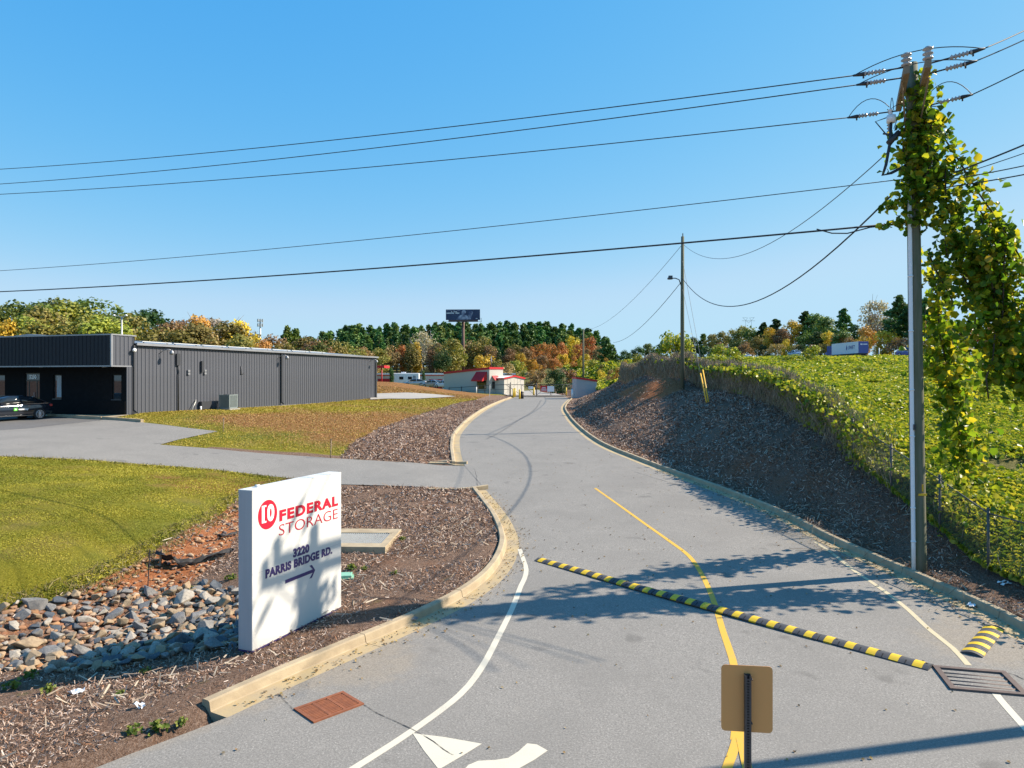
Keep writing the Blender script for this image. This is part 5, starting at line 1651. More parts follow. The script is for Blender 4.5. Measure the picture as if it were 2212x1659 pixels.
# keypad shelter
kc = Vector(P(1245, 0, 100)); kz = T1(10.5, 100)
ks = thing('keypad_shelter', 'small grey shelter with a sloping dark red roof edge by the gate', 'shelter', (9.05, 100, 1.75), R(8))
MB().add([(0, 0, -.6), (2.95, 0, -.6), (2.95, 2.5, -.6), (0, 2.5, -.6), (0, 0, 2.95), (2.95, 0, 2.5), (2.95, 2.5, 2.5), (0, 2.5, 2.95)], [(0, 3, 2, 1), (4, 5, 6, 7), (0, 1, 5, 4), (1, 2, 6, 5), (2, 3, 7, 6), (3, 0, 4, 7)]).build('wall', mat('shelter_grey', (.40, .39, .40), .6, var=.15, scale=1), ks)
MB().add([(-.08, -.08, 2.86), (3.03, -.08, 2.42), (3.03, 2.58, 2.42), (-.08, 2.58, 2.86), (-.08, -.08, 3.12), (3.03, -.08, 2.68), (3.03, 2.58, 2.68), (-.08, 2.58, 3.12)], [(0, 3, 2, 1), (4, 5, 6, 7), (0, 1, 5, 4), (1, 2, 6, 5), (2, 3, 7, 6), (3, 0, 4, 7)]).build('roof_trim', REDM, ks)
MB().tube([(2.97, .3, 1.9), (3.08, .3, 1.7), (3.08, .3, .1)], .05, 6).build('downpipe', ROOFW, ks)
# gate
BLK = mat('gate_black', (.02, .022, .026), .5, .3)
gt = thing('sliding_gate', 'black chain link sliding gate with a red and white banner across the road', 'gate', (0, 110, g(110) + .05))
def gx(px_, d=110): return (px_ - CX) / F * d
def gz_(py_, d=110): return CAMZ - (py_ - HY) / F * d - (g(110) + .05)
x0, x1 = gx(1159), gx(1238)
z0, z1 = gz_(854), gz_(831)
fr2 = MB()
for z in (z0, z1): fr2.tube([(x0, 0, z), (x1, 0, z)], .045, 6)
for t in (0, .38, .71, 1): fr2.tube([(x0 + (x1 - x0) * t, 0, z0), (x0 + (x1 - x0) * t, 0, z1)], .04, 6)
for a_, b_ in ((0, .36), (.4, .55), (.72, .98)): fr2.tube([(x0 + (x1 - x0) * a_, .0, z0), (x0 + (x1 - x0) * b_, 0, z1)], .025, 5)
fr2.build('frame', BLK, gt)
for px_, hh in ((1103, gz_(826)), (1159, gz_(827)), (1239.5, gz_(825))):
    MB().tube([(gx(px_), .1, -.2), (gx(px_), .1, hh)], .075, 8).build('post', BLK, gt)
f3 = MB()
xa, xb = gx(1103), gx(1159)
f3.tube([(xa + .1, .1, z0), (xb - .1, .1, z0)], .04, 6).tube([(xa + .1, .1, z1), (xb - .1, .1, z1)], .04, 6)
f3.tube([(gx(1127), .1, z0), (gx(1127), .1, z1)], .04, 6).tube([(gx(1093), -.3, z1), (gx(1127), .1, z0)], .03, 5).tube([(gx(1127), .1, z1), (gx(1157), .1, z0)], .03, 5)
f3.build('tail_frame', BLK, gt)
mm_ = MB()
for k in range(30):
    x = x0 + (x1 - x0) * k / 29; mm_.tube([(x, .02, z0), (x, .02, z1)], .006, 3, False)
for k in range(9):
    z = z0 + (z1 - z0) * k / 8; mm_.tube([(x0, .03, z), (x1, .03, z)], .006, 3, False)
o = mm_.build('mesh_infill', BLK, gt); o['kind'] = 'stuff'
bn = MB().span((gx(1167), -.07, gz_(846)), (gx(1182), -.055, gz_(833))).build('red_banner', REDM, gt)
bw = MB().span((gx(1182.2), -.07, gz_(846)), (gx(1197), -.055, gz_(834))).build('white_banner', RVW, gt)
for yy_, w_, x_ in ((836.5, .55, 1171), (839.5, .75, 1169.5), (842, .85, 1169)):
    MB().span((gx(x_), -.078, gz_(yy_ + 1.2)), (gx(x_) + w_, -.072, gz_(yy_))).build('print_line', LETW, bn)
MB().span((gx(1141.5), -.07, gz_(840.5)), (gx(1152), -.055, gz_(834.5))).build('warning_sign', RVW, gt)
MB().add([(gx(1143.2), -.076, gz_(838.5)), (gx(1145.4), -.076, gz_(838.5)), (gx(1144.3), -.076, gz_(836))], [(0, 1, 2)]).build('warning_mark', REDM, gt)
# bollards and bin
YB = mat('bollard_yellow', (.70, .45, .03), .5, var=.2, scale=3)
for px_, d_, m_, lb in ((1109, 106, YB, 'yellow bollard left of the gate, leftmost of the pair by the cream wing'), (1112.5, 108, YB, 'yellow bollard left of the gate, right one of the pair by the cream wing'), (1122.5, 100, YB, 'nearest yellow bollard, beside the black bin at the gate'), (1153, 114, YB, 'yellow bollard standing behind the gate on its left half'), (1223, 112, YB, 'yellow bollard behind the right end of the gate'), (1236, 100, ROOFW, 'white bollard in front of the keypad shelter'), (1241.5, 103, ROOFW, 'white bollard against the left edge of the keypad shelter')):
    x = gx(px_, d_)
    bo = thing('bollard', lb, 'bollard', (x, d_, T1(x, d_)), 0, 'bollards at the gate')
    MB().tube([(0, 0, -.2), (0, 0, 1.3)], .13, 10).build('tube', m_, bo)
    MB().lathe([(.13, 1.3), (.1, 1.36), (0, 1.39)], (0, 0, 0), 10).build('cap', m_, bo)
bp = gx(1127, 101)
bi = thing('waste_bin', 'dark waste bin beside the yellow bollard at the gate', 'bin', (bp, 101, T1(bp, 101)))
MB().lathe([(0, 0), (.27, 0), (.32, .9), (0, .9)], (0, 0, 0), 12).build('body', PLAST, bi)
MB().lathe([(.34, .9), (.34, .97), (.1, 1.06), (0, 1.06)], (0, 0, 0), 12).build('lid', PLAST, bi)
# black pipe fence in front of the office
pf = thing('pipe_fence', 'low black pipe rail fence in front of the storage office', 'fence', (0, 113, 0))
pv = [(970, 838, 850, 122), (997, 836.5, 849, 119), (1032, 834, 851, 116), (1047.5, 833, 852, 114), (1057, 832, 853, 113), (1100, 830.5, 855, 111)]
pr_ = []
for px_, yt, yb_, dd in pv:
    t = Vector(P(px_, yt, dd)) - Vector((0, 113, 0)); b_ = Vector(P(px_, yb_ + 4, dd)) - Vector((0, 113, 0))
    MB().tube([b_, t + Vector((0, 0, .12))], .06, 6).build('post', BLK, pf); pr_.append(t)
MB().tube(pr_, .04, 6).build('rail', BLK, pf)
MB().tube([p - Vector((0, 0, .75)) for p in pr_], .03, 6).build('rail', BLK, pf)
# white utility stub near it
us = P(1158 * 0 + 1158, 0, 110)
ux = gx(1158 * 0 + 1027 * 0 + 1158, 110)
u0 = at(1158 * 0 + 1158, 860)
um = thing('marker_post', 'short white utility post on the grass before the storage office', 'post', P(1030 - 1, 846, 112))
MB().tube([(0, 0, -.5), (0, 0, .75)], .09, 8).build('post_body', ROOFW, um)

# ------------------------------------------------------------------ billboard
bbx = Vector(P(1000, 0, 250)); bz0 = T1(bbx.x, 250)
bb = thing('billboard', 'dark advertising billboard with a grey figure on a tall rusty pole', 'billboard', (bbx.x, 250, bz0))
zb0 = CAMZ + (815 - 693) / F * 250 - bz0; zb1 = CAMZ + (815 - 668.5) / F * 250 - bz0
RUSTP = mat('rusty_pole', (.16, .09, .07), .8, var=.5, scale=.6)
MB().tube([(0, .6, -1), (0, .6, zb0 + 1.5)], [.62, .5], 12).build('pole', RUSTP, bb)
rot = R(-8)
face = bpy.data.objects.new('sign_face', None)
w_ = 74 / F * 250 / 2
BBN = mat('billboard_navy', (.012, .022, .075), .5, var=.8, scale=.35, c2=(.03, .06, .13))
BBG = mat('billboard_grey', (.42, .45, .55), .6, var=1.0, scale=.55, c2=(.04, .06, .14))
pn = MB().span((-w_, -.15, zb0 + .3), (w_, .25, zb1)).build('sign_panel', BBN, bb)
hb = zb1 - zb0 - .3; zc_ = zb0 + .3
def bshape(pts, y=-.156):
    return MB().poly_prism([(-w_ + 2 * w_ * u, zc_ + hb * v) for u, v in pts], y - .012, y, lambda x, yy, h: (x, h, yy))
bshape([(.31, .04), (.36, .28), (.42, .45), (.50, .55), (.56, .50), (.63, .42), (.68, .16), (.66, .04)]).build('printed_figure', BBG, pn)
bshape([(.46, .62), (.465, .80), (.50, .95), (.56, .93), (.60, .78), (.57, .60), (.51, .56)], -.158).build('printed_figure', BBG, pn)
bshape([(.66, .40), (.68, .78), (.74, .88), (.80, .74), (.77, .45), (.73, .08), (.69, .05)], -.157).build('printed_figure', BBG, pn)
for (u0, u1, v0, v1) in ((.03, .42, .88, .93), (.12, .34, .74, .81), (.02, .44, .60, .70), (.88, .96, .10, .16)):
    n = max(3, int((u1 - u0) / .035))
    for k in range(n):
        if random.random() < .12: continue
        a0, a1 = u0 + (u1 - u0) * k / n, u0 + (u1 - u0) * (k + .78) / n
        bshape([(a0, v0), (a1, v0), (a1, v1), (a0, v1)], -.156).build('printed_stroke', BBG if v1 - v0 < .06 else LETW, pn)
MB().span((-w_ + .9, -.1, zb0 - .35), (w_ - .7, .3, zb0 + .29)).build('apron', RUSTP, bb)
MB().span((-w_ - .2, -1.0, zb0 - .42), (w_ + .7, -.3, zb0 - .352)).build('catwalk', DARK, bb)
mbk = MB()
for (a_, b_) in (((w_ + .1, -.9, zb0 - .35), (w_ + .1, -.9, zb0 + .8)), ((w_ + .65, -.9, zb0 - .35), (w_ + .65, -.9, zb0 + .8)), ((w_ + .1, -.9, zb0 + .8), (w_ + .65, -.9, zb0 + .8)), ((w_ + .1, -.9, zb0 + .2), (w_ + .65, -.9, zb0 + .2))): mbk.bar(a_, b_, .08)
mbk.build('ladder_cage', DARK, bb)
bb.rotation_euler = (0, 0, R(-3))

# twin lamp mast behind the building
lm = P(263, 0, 75); lz = T1(lm[0], 75)
tm = thing('lamp_mast', 'slim twin headed lamp mast rising behind the dark fascia', 'lamp', (lm[0], 75, lz))
lh = CAMZ + (815 - 684) / F * 75 - lz
MB().tube([(0, 0, 0), (0, 0, lh)], .08, 8).build('mast', GALV, tm)
MB().tube([(-.7, 0, lh + .15), (0, 0, lh - .05), (.4, 0, lh + .05)], .035, 6).build('arm', GALV, tm)
for x in (-.8, .45): MB().lathe([(0, .12), (.1, .1), (.17, -.04), (0, -.08)], (x, 0, lh + .12), 8).build('lamp_head', ROOFW, tm)
# cell tower
tw = P(562, 0, 480); tz = T1(tw[0], 480)
ct = thing('cell_tower', 'distant grey monopole cell tower above the tree line', 'tower', (tw[0], 480, tz))
th_ = CAMZ + (815 - 691) / F * 480 - tz
MB().tube([(0, 0, 0), (0, 0, th_)], [.9, .45], 8).build('monopole', GALV, ct)
am = MB()
for z in (th_ - .5, th_ - 3.5):
    for k in range(6):
        an = k * math.pi / 3
        am.box((1.7 * math.cos(an), 1.7 * math.sin(an), z), (.5, .5, 2.2)); am.bar((0, 0, z), (1.7 * math.cos(an), 1.7 * math.sin(an), z), .2)
o = am.build('antennas', GALV, ct); o['kind'] = 'stuff'
# power pylon on the right horizon
for px_, dd, yt, wpx, lb in ((1617, 520, 686, 14, 'distant lattice power pylon top above the right hand trees'), (1895, 330, 722, 22, 'pale lattice pylon frame standing among the right hand trees')):
    pw = P(px_, 0, dd); pz = T1(pw[0], dd); hh = CAMZ + (815 - yt) / F * dd - pz; ww = wpx / F * dd
    py_ = thing('power_pylon', lb, 'pylon', (pw[0], dd, pz))
    m_ = MB(); r_ = .16 if dd > 400 else .1
    for sx_ in (-1, 1): m_.bar((sx_ * ww * .45, 0, 0), (sx_ * ww * .45, 0, hh * .94), r_).bar((sx_ * ww * .45, 0, hh * .94), (sx_ * ww * .15, 0, hh), r_).bar((0, 0, hh * .9), (sx_ * ww * .9, 0, hh), r_)
    m_.build('lattice_legs', GALV, py_)
    MB().bar((-ww, 0, hh * .94), (ww, 0, hh * .94), r_ * 1.3).bar((-ww * .9, 0, hh), (-ww * .3, 0, hh), r_).bar((ww * .9, 0, hh), (ww * .3, 0, hh), r_).build('cross_beam', GALV, py_)

# ------------------------------------------------------------------ highway and its traffic
hw = sheet('highway', [(82, 40), (100, 40), (100, 420), (82, 420)], 6, .15, A_ROAD)
tag(hw, 'grey highway running along the far side of the leafy field', kind='structure')
TB = mat('truck_blue', (.015, .05, .25), .3, coat=.4)
TWH = mat('trailer_white', (.66, .68, .72), .45)
tp = P(1876, 0, 182); tzz = T1(tp[0], 182) + .15
tk = thing('lorry', 'white lorry trailer with blue rear doors and blue cab on the highway', 'lorry', (tp[0] - 1.3, 182, tzz), R(90 + 1))
MB().span((0, -1.3, 1.1), (14.6, 1.3, 4.1)).build('trailer', TWH, tk)
MB().span((-.06, -1.28, 1.1), (-.002, 1.28, 4.08)).build('rear_door', TB, tk)
MB().span((-.08, .25, 3.2), (-.062, .8, 3.55)).span((-.08, -1.0, 3.25), (-.062, .1, 3.5)).build('rear_print', TWH, tk)
MB().span((0, -1.1, .75), (14.2, 1.1, 1.099)).build('chassis', PLAST, tk)
MB().span((15.2, -1.25, .7), (17.6, 1.25, 3.6)).add([(17.6, -1.2, .7), (17.6, 1.2, .7), (19.2, 1.1, .7), (19.2, -1.1, .7), (17.6, -1.2, 2.0), (17.6, 1.2, 2.0), (19.2, 1.1, 1.8), (19.2, -1.1, 1.8)], [(4, 7, 6, 5), (0, 4, 5, 1), (2, 6, 7, 3), (1, 5, 6, 2), (3, 7, 4, 0)]).build('cab', TB, tk)
for x in (1.4, 2.7, 15.6, 16.8, 18.7):
    for y in (-1.1, 1.1): MB().tube([(x, y - .15, .5), (x, y + .15, .5)], .5, 12).build('wheel', TYRE, tk)
text('SWIFT', TB, tk, (3.6, 1.31, 2.65), (R(90), 0, R(180)), 1.0, 3.6, 'lettering', .02, .01, shear=.25)
MB().add([(6.0, 1.315, 1.9), (6.5, 1.315, 2.4), (6.1, 1.315, 3.5), (5.7, 1.315, 2.6)], [(0, 1, 2, 3)]).build('emblem', TB, tk)
# blue pickup and light SUV
pk = P(1938, 0, 154)
make_car('pickup_truck', 'dark blue pickup with white front end passing behind the tall pole', (88.5, 158, T1(88.5, 158) + .2), R(-68), TB)
bpy.data.objects['pickup_truck'].scale = (1.3, 1.25, 1.45)
make_car('passing_car', 'pale blue car on the highway left of the leafy mound', (85.0, 214, T1(85, 214) + .4), R(95), mat('car_pale_blue', (.28, .40, .58), .25, coat=.5))
bpy.data.objects['passing_car'].scale = (1.2, 1.2, 1.35)
make_car('white_car', 'small white car half hidden behind the bushes on the highway', (86.5, 262, T1(86.5, 262) + .4), R(95), CWHITE)
mp = P(1899, 0, 168)
ms = thing('marker_post', 'short white roadside post right of the lorry', 'post', (81.5, 158, T1(81.5, 158)))
ms.location.x = P(1899, 0, 158)[0]
MB().tube([(0, 0, -1), (0, 0, 2.3)], .11, 6).build('post_body', ROOFW, ms)
MB().box((0, -.05, 2.0), (.3, .05, .4)).build('reflector', ROOFW, ms)
# ------------------------------------------------------------------ rip rap rocks
def vnoise(x, y, f, seed=0):
    r_ = np.random.default_rng(seed); out = 0
    for k in range(5):
        a = r_.uniform(0, 6.28); ff = f * r_.uniform(.6, 1.7); ph = r_.uniform(0, 6.28)
        out = out + np.sin((x * math.cos(a) + y * math.sin(a)) * ff + ph + 1.2 * np.sin((x * math.sin(a) - y * math.cos(a)) * ff * .7 + ph))
    return out / 5
def rock_mat(name, c1, c2):
    return mat(name, c1, .85, var=.9, scale=5, bmp=.5, bscale=22, c2=c2)
RK = [rock_mat('rock_grey', (.125, .125, .125), (.25, .235, .215)), rock_mat('rock_tan', (.34, .25, .155), (.21, .15, .09)), rock_mat('rock_pale', (.38, .34, .28), (.22, .195, .165)), rock_mat('rock_dark', (.055, .065, .078), (.11, .12, .13))]
RNAME = ['grey', 'tan', 'pale', 'dark slate']
def rock_mesh(seed):
    r_ = random.Random(seed)
    bm = bmesh.new()
    for _ in range(13):
        v_ = Vector((r_.gauss(0, 1), r_.gauss(0, 1), r_.gauss(0, 1))).normalized() * r_.uniform(.8, 1.1)
        bm.verts.new(v_)
    res = bmesh.ops.convex_hull(bm, input=bm.verts)
    bmesh.ops.delete(bm, geom=list({g_ for g_ in res['geom_interior'] + res['geom_unused'] if isinstance(g_, bmesh.types.BMVert)}), context='VERTS')
    bmesh.ops.bevel(bm, geom=bm.edges[:], offset=.05, segments=1, affect='EDGES')
    sx_, sy_, sz_ = r_.uniform(.8, 1.35), r_.uniform(.65, 1.0), r_.uniform(.5, .8)
    planes = []
    for _ in range(9):
        n = Vector((r_.gauss(0, 1), r_.gauss(0, 1), r_.gauss(0, 1))).normalized(); planes.append((n, r_.uniform(.55, .85)))
    for v in bm.verts:
        p = v.co.copy()
        v.co = Vector((p.x * sx_, p.y * sy_, p.z * sz_))
    bmesh.ops.dissolve_limit(bm, angle_limit=R(2), verts=bm.verts, edges=bm.edges)
    bmesh.ops.triangulate(bm, faces=bm.faces)
    me = bpy.data.meshes.new('rock'); bm.to_mesh(me); bm.free()
    return me
RMESH = [rock_mesh(k) for k in range(14)]
for me in RMESH: me.materials.append(RK[0])
rp = np.array(ROCKS)
placed = []
x0, y0 = rp.min(0); x1, y1 = rp.max(0)
rr_ = random.Random(11)
tries = 0
def rockzone(x, y): return bool(in_poly(np.array([x]), np.array([y]), ROCKS)[0])
rk_list = []
while len(rk_list) < 298 and tries < 60000:
    tries += 1
    r0 = rr_.choice([.26, .22, .19, .17, .15, .135, .125]) * rr_.uniform(.8, 1.2)
    if tries > 6000: r0 *= .75
    if tries > 20000: r0 *= .8
    x, y = rr_.uniform(x0, x1), rr_.uniform(y0, y1)
    px_ = CX + F * x / y
    if not rockzone(x, y) or px_ < -40 or px_ > 560: continue
    if any((x - a) ** 2 + (y - b) ** 2 < (.70 * (r0 + c)) ** 2 for a, b, c in rk_list): continue
    rk_list.append((x, y, r0))
tint_noise = lambda x, y: math.sin(x * 1.3 + y * .7) + .6 * math.sin(y * 2.1 - x)
for (x, y, r0) in rk_list:
    me = rr_.choice(RMESH)
    right = (x + 8.6) / 4
    k = rr_.choices([0, 1, 2, 3], [.26, max(.08, .34 - .16 * right), .27, .14 + .12 * max(right, 0)])[0]
    o = link(bpy.data.objects.new('rock', me))
    o.location = (x, y, T1(x, y) + r0 * .22 + rr_.uniform(-.03, .06)); o.scale = (r0, r0, r0 * rr_.uniform(.8, 1.1))
    o.rotation_euler = (rr_.uniform(-.5, .5), rr_.uniform(-.5, .5), rr_.uniform(0, 6.28))
    o.material_slots[0].link = 'OBJECT'; o.material_slots[0].material = RK[k]
    where = 'in the sign shadow' if (x > -7.3 and y < 13.6) else ('near the lawn edge' if y > 14.6 else 'mid ditch')
    size_ = 'large' if r0 > .2 else ('small' if r0 < .13 else 'mid sized')
    tag(o, f'{size_} {RNAME[k]} angular rock in the rip rap heap, {where}', 'rock', 'rip rap rocks in the ditch')
# small stones between them and in the clay gully
mb = MB(); vs_all = []; fs_all = []
small = []
while len(small) < 1500:
    if random.random() < .6: x, y = random.uniform(x0, x1), random.uniform(y0, y1); ok = rockzone(x, y); r0 = random.uniform(.04, .12)
    else:
        cp = np.array(CLAY); x, y = random.uniform(cp[:, 0].min(), cp[:, 0].max()), random.uniform(cp[:, 1].min(), cp[:, 1].max()); ok = bool(in_poly(np.array([x]), np.array([y]), CLAY)[0]); r0 = random.uniform(.02, .08) * (1.6 if random.random() < .06 else 1)
    if ok: small.append((x, y, r0))
V = []; Fc = []
for (x, y, r0) in small:
    me = random.choice(RMESH); b = sum(len(a) for a in V)
    co = np.empty(len(me.vertices) * 3); me.vertices.foreach_get('co', co); co = co.reshape(-1, 3) * r0
    an = random.uniform(0, 6.28); ca, sa = math.cos(an), math.sin(an)
    co = np.column_stack([co[:, 0] * ca - co[:, 1] * sa + x, co[:, 0] * sa + co[:, 1] * ca + y, co[:, 2] + T1(x, y) + r0 * .3])
    V.append(co)
    t = np.empty(len(me.polygons) * 3, np.int32); me.polygons.foreach_get('vertices', t); Fc.append(t + b)
o = obj_from('small_stones', mesh_np('small_stones', np.vstack(V), np.concatenate(Fc), 3), chip_mat('stone_mix', [(.16, .14, .13), (.36, .20, .10), (.40, .30, .20), (.28, .12, .055), (.12, .12, .12), (.33, .17, .08)]))
tag(o, 'small loose stones between the rocks and in the clay gully', kind='stuff')

# silt fence fabric, crumpled in the gully
FAB = mat('black_fabric', (.018, .018, .02), .7, var=.3, scale=8)
def ribbon(name, label, cat, pts, w, m, amp=.12, seed=3):
    r_ = random.Random(seed); pts = [Vector(at(*p)) for p in pts]
    p2 = smooth_path([(p.x, p.y) for p in pts], .1)
    rows = 7; vs = []; n = len(p2)
    for i, (x, y) in enumerate(p2):
        z0 = T1(x, y)
        for j in range(rows):
            v_ = j / (rows - 1)
            vs.append((x + r_.uniform(-.02, .02), y + (v_ - .4) * w * (.6 + .4 * math.sin(i * .5)), z0 + .05 + amp * abs(math.sin(v_ * 7 + i * .33)) + r_.uniform(0, .035) + (w * .5 * (1 - v_) if i < n * .25 else 0)))
    fs = [(i * rows + j, i * rows + j + 1, (i + 1) * rows + j + 1, (i + 1) * rows + j) for i in range(n - 1) for j in range(rows - 1)]
    o = MB().add(vs, fs, 0, False).build(name, m)
    md = o.modifiers.new('thick', 'SOLIDIFY'); md.thickness = .006
    return tag(o, label, cat)
ribbon('silt_fabric', 'crumpled black silt fence fabric lying in the red clay gully', 'fabric sheet', [(340, 1218), (365, 1228), (400, 1226), (450, 1214), (500, 1200)], .42, FAB)
ribbon('silt_fabric', 'small scrap of black fabric higher up in the clay gully', 'fabric scrap', [(470, 1170), (490, 1164), (512, 1158)], .22, FAB, .06, 5)
for px_, py_, h_, lb in ((344, 1222, .38, 'short broken wooden stake holding the black fabric'), (318, 1280, 1.0, 'thin dark metal rod standing at the upper edge of the rocks')):
    p = at(px_, py_); st = thing('wooden_stake' if h_ < .5 else 'metal_rod', lb, 'stake', p)
    MB().bar((0, 0, -.15), (.05, .02, h_), .05 if h_ < .5 else .018).build('shaft', ARMW if h_ < .5 else DARK, st)
    MB().bar((.05, .02, h_), (.055, .022, h_ + .03), .035 if h_ < .5 else .012).build('tip', ARMW if h_ < .5 else DARK, st)

# litter
PAPER = mat('litter_white', (.78, .78, .78), .6)
def scrap(px_, py_, s_, label, seed):
    p = at(px_, py_); r_ = random.Random(seed)
    n = 5; vs = [((i / (n - 1) - .5) * s_ * 1.6 + r_.uniform(-.02, .02), (j / (n - 1) - .5) * s_ + r_.uniform(-.02, .02), r_.uniform(0, .07) + .02) for i in range(n) for j in range(n)]
    fs = [(i * n + j, (i + 1) * n + j, (i + 1) * n + j + 1, i * n + j + 1) for i in range(n - 1) for j in range(n - 1) if r_.random() > .12]
    o = MB().add(vs, fs).build('paper_scrap', PAPER); o.location = p; o.rotation_euler = (0, 0, r_.uniform(0, 3))
    md = o.modifiers.new('thick', 'SOLIDIFY'); md.thickness = .003
    tag(o, label, 'litter')
scrap(166, 1500, .13, 'torn white paper scrap on the mulch below the rocks', 1)
scrap(303, 1531, .11, 'crumpled white plastic scrap on the mulch left of the kerb end', 2)
scrap(2172, 1264, .2, 'flattened white scrap on the bank right of the tall pole', 3)
scrap(1853, 1300 + 0, .15, 'white scrap in the shaded gutter at the right kerb', 4) if False else None
scrap(2098, 1312, .14, 'white scrap of litter lying by the right kerb', 6)
p = at(1016, 1341)
st_ = link(bpy.data.objects.new('loose_stone', RMESH[3])); st_.location = Vector(at(885, 1341)) + Vector((0, 0, .05)); st_.scale = (.13, .13, .12); tag(st_, 'loose brown stone resting on the kerb of the sign island', 'stone')

# ------------------------------------------------------------------ mulch chips, straw and grass
def scatter(n, xr_, yr_, keep, dens_pow=1.0):
    u = rng.random(n); y = yr_[0] * (yr_[1] / yr_[0]) ** u
    x = rng.uniform(xr_[0], xr_[1], n)
    px_ = CX + F * x / y
    k = (px_ > -60) & (px_ < 2290)
    x, y = x[k], y[k]
    k = keep(x, y)
    return x[k], y[k]
def mulch_ok(x, y):
    road_ = (x > xl(y) - .60) & (x < xr(y) + .60)
    k = ~road_ & ~in_poly(x, y, LAWN) & ~(in_poly(x, y, DRIVE))
    left = (x < xl(y)) & ((y < 27.6) | in_poly(x, y, MULCH_FAR))
    right = (x > xr(y)) & (x < fence_x(y) + .3)
    cl = in_poly(x, y, CLAY) & (rng.random(len(x)) > .12)
    rkz = in_poly(x, y, ROCKS) & (rng.random(len(x)) > .3)
    bare = vnoise(x, y, 1.6, 8) > .32
    mo = in_poly(x, y, MOUND) & (rng.random(len(x)) > .15)
    return k & ~mo & (left | right) & ~cl & ~rkz & ~(bare & (rng.random(len(x)) > .15))
x, y = scatter(520000, (-17, 14), (8.2, 92), mulch_ok)
z = T(x, y)
nn = rand_dirs(len(x), 1.1)
sz_ = rng.uniform(.03, .10, len(x)) * np.clip(y / 17, .8, 2.1)
MCH = chip_mat('mulch_chip', [(.07, .040, .028), (.19, .112, .077), (.32, .215, .16), (.46, .345, .27), (.60, .50, .42), (.27, .125, .062), (.13, .076, .052), (.37, .265, .20)])
o = obj_from('mulch_chips', leaf_mesh('mulch_chips', np.column_stack([x, y, z + .012 + .05 * rng.random(len(x)) ** 2]), nn, sz_, 'chip', 1.0), MCH)
tag(o, 'weathered brown and grey wood mulch chips covering the beds and bank', kind='stuff')
def straw_ok(x, y):
    k = mulch_ok(x, y)
    c = vnoise(x, y, 1.1, 21)
    right = x > xr(y)
    return k & (c + .35 * rng.normal(size=len(x)) > np.where(right, -.05, .45))
x, y = scatter(30000, (-17, 14), (8.2, 34), straw_ok)
nn = rand_dirs(len(x), 1.5)
o = obj_from('straw', leaf_mesh('straw', np.column_stack([x, y, T(x, y) + .05 + .05 * rng.random(len(x))]), nn, rng.uniform(.08, .32, len(x)), 'blade', 0), chip_mat('straw', [(.30, .23, .16), (.45, .38, .29), (.22, .15, .10), (.55, .47, .36)]))
tag(o, 'dry straw and thin dead stems strewn on the mulch', kind='stuff')
# loose dead vine stems over the right kerb and gutter
dv = MB()
for k in range(60):
    yy0 = random.uniform(14.5, 24); xx0 = float(xr(yy0)) + random.uniform(-.5, 1.4)
    an = random.uniform(0, 6.28); p_ = []
    for i in range(6):
        xx, yw = xx0 + .16 * i * math.cos(an) + random.uniform(-.04, .04), yy0 + .16 * i * math.sin(an) + random.uniform(-.04, .04)
        p_.append((xx, yw, T1(xx, yw) + .03 + (.19 if xr(yw) + .3 < xx < xr(yw) + .6 else .02)))
    dv.tube(p_, .006, 3, False)
o = dv.build('dead_stems', chip_mat('dead_stem', [(.22, .16, .11), (.36, .29, .21)])); tag(o, 'tangle of dead vine stems over the right kerb and gutter', kind='stuff')
# fallen leaves and grit gathered along the gutters
n = 1700
yy_ = rng.uniform(9, 32, n); side_ = rng.random(n) < .55
off_ = np.abs(rng.normal(0, .22, n))
x = np.where(side_, xr(yy_) + .3 - off_ * 1.6, xl(yy_) - .3 + off_ * 1.6)
k = ~(~side_ & ((yy_ < 10.3) | ((yy_ > 26.8) & (yy_ < 34))))
x, yy_ = x[k], yy_[k]
o = obj_from('gutter_litter', leaf_mesh('gutter_litter', np.column_stack([x, yy_, g(yy_) + .034]), rand_dirs(len(x), 2.5), rng.uniform(.015, .055, len(x)), 'leaf', .3), chip_mat('gutter_leaf', [(.10, .06, .03), (.25, .15, .06), (.34, .24, .08), (.16, .11, .07), (.40, .33, .2)]))
tag(o, 'fallen leaves and grit gathered along the gutters', kind='stuff')
n = 500
yy_ = rng.uniform(8.5, 40, n); x = rng.uniform(0, 1, n); x = xl(yy_) + .2 + x * (xr(yy_) - xl(yy_) - .4)
o = obj_from('road_litter', leaf_mesh('road_litter', np.column_stack([x, yy_, g(yy_) + .03]), rand_dirs(n, 3), rng.uniform(.015, .05, n), 'leaf', .3), MATS['gutter_leaf'])
tag(o, 'scattered small leaves and grit on the asphalt', kind='stuff')
# grass on the near lawn and rough tufts along its rim
def lawn_ok(x, y): return in_poly(x, y, LAWN)
x, y = scatter(620000, (-26, -4), (12.5, 36), lawn_ok)
e_ = sd_poly(x, y, LAWN)
nn = rng.normal(size=(len(x), 3)); nn[:, 2] = rng.uniform(.9, 2.0, len(x))
gz2 = rng.uniform(.018, .036, len(x)) * np.where(e_ < .3, 2.0, 1.0) * np.clip(y / 17, .9, 1.6)
GR = leaf_mat('lawn_blade', [(.23, .205, .014), (.30, .255, .018), (.37, .305, .028), (.43, .345, .045), (.47, .38, .07), (.27, .235, .016)], .22, .7, (.42, (.22, .21, .02)))
o = obj_from('lawn_grass', leaf_mesh('lawn_grass', np.column_stack([x, y, T(x, y) + .012]), nn, gz2, 'tri', .5), GR)
tag(o, 'short yellow green mown grass of the near lawn', kind='stuff')
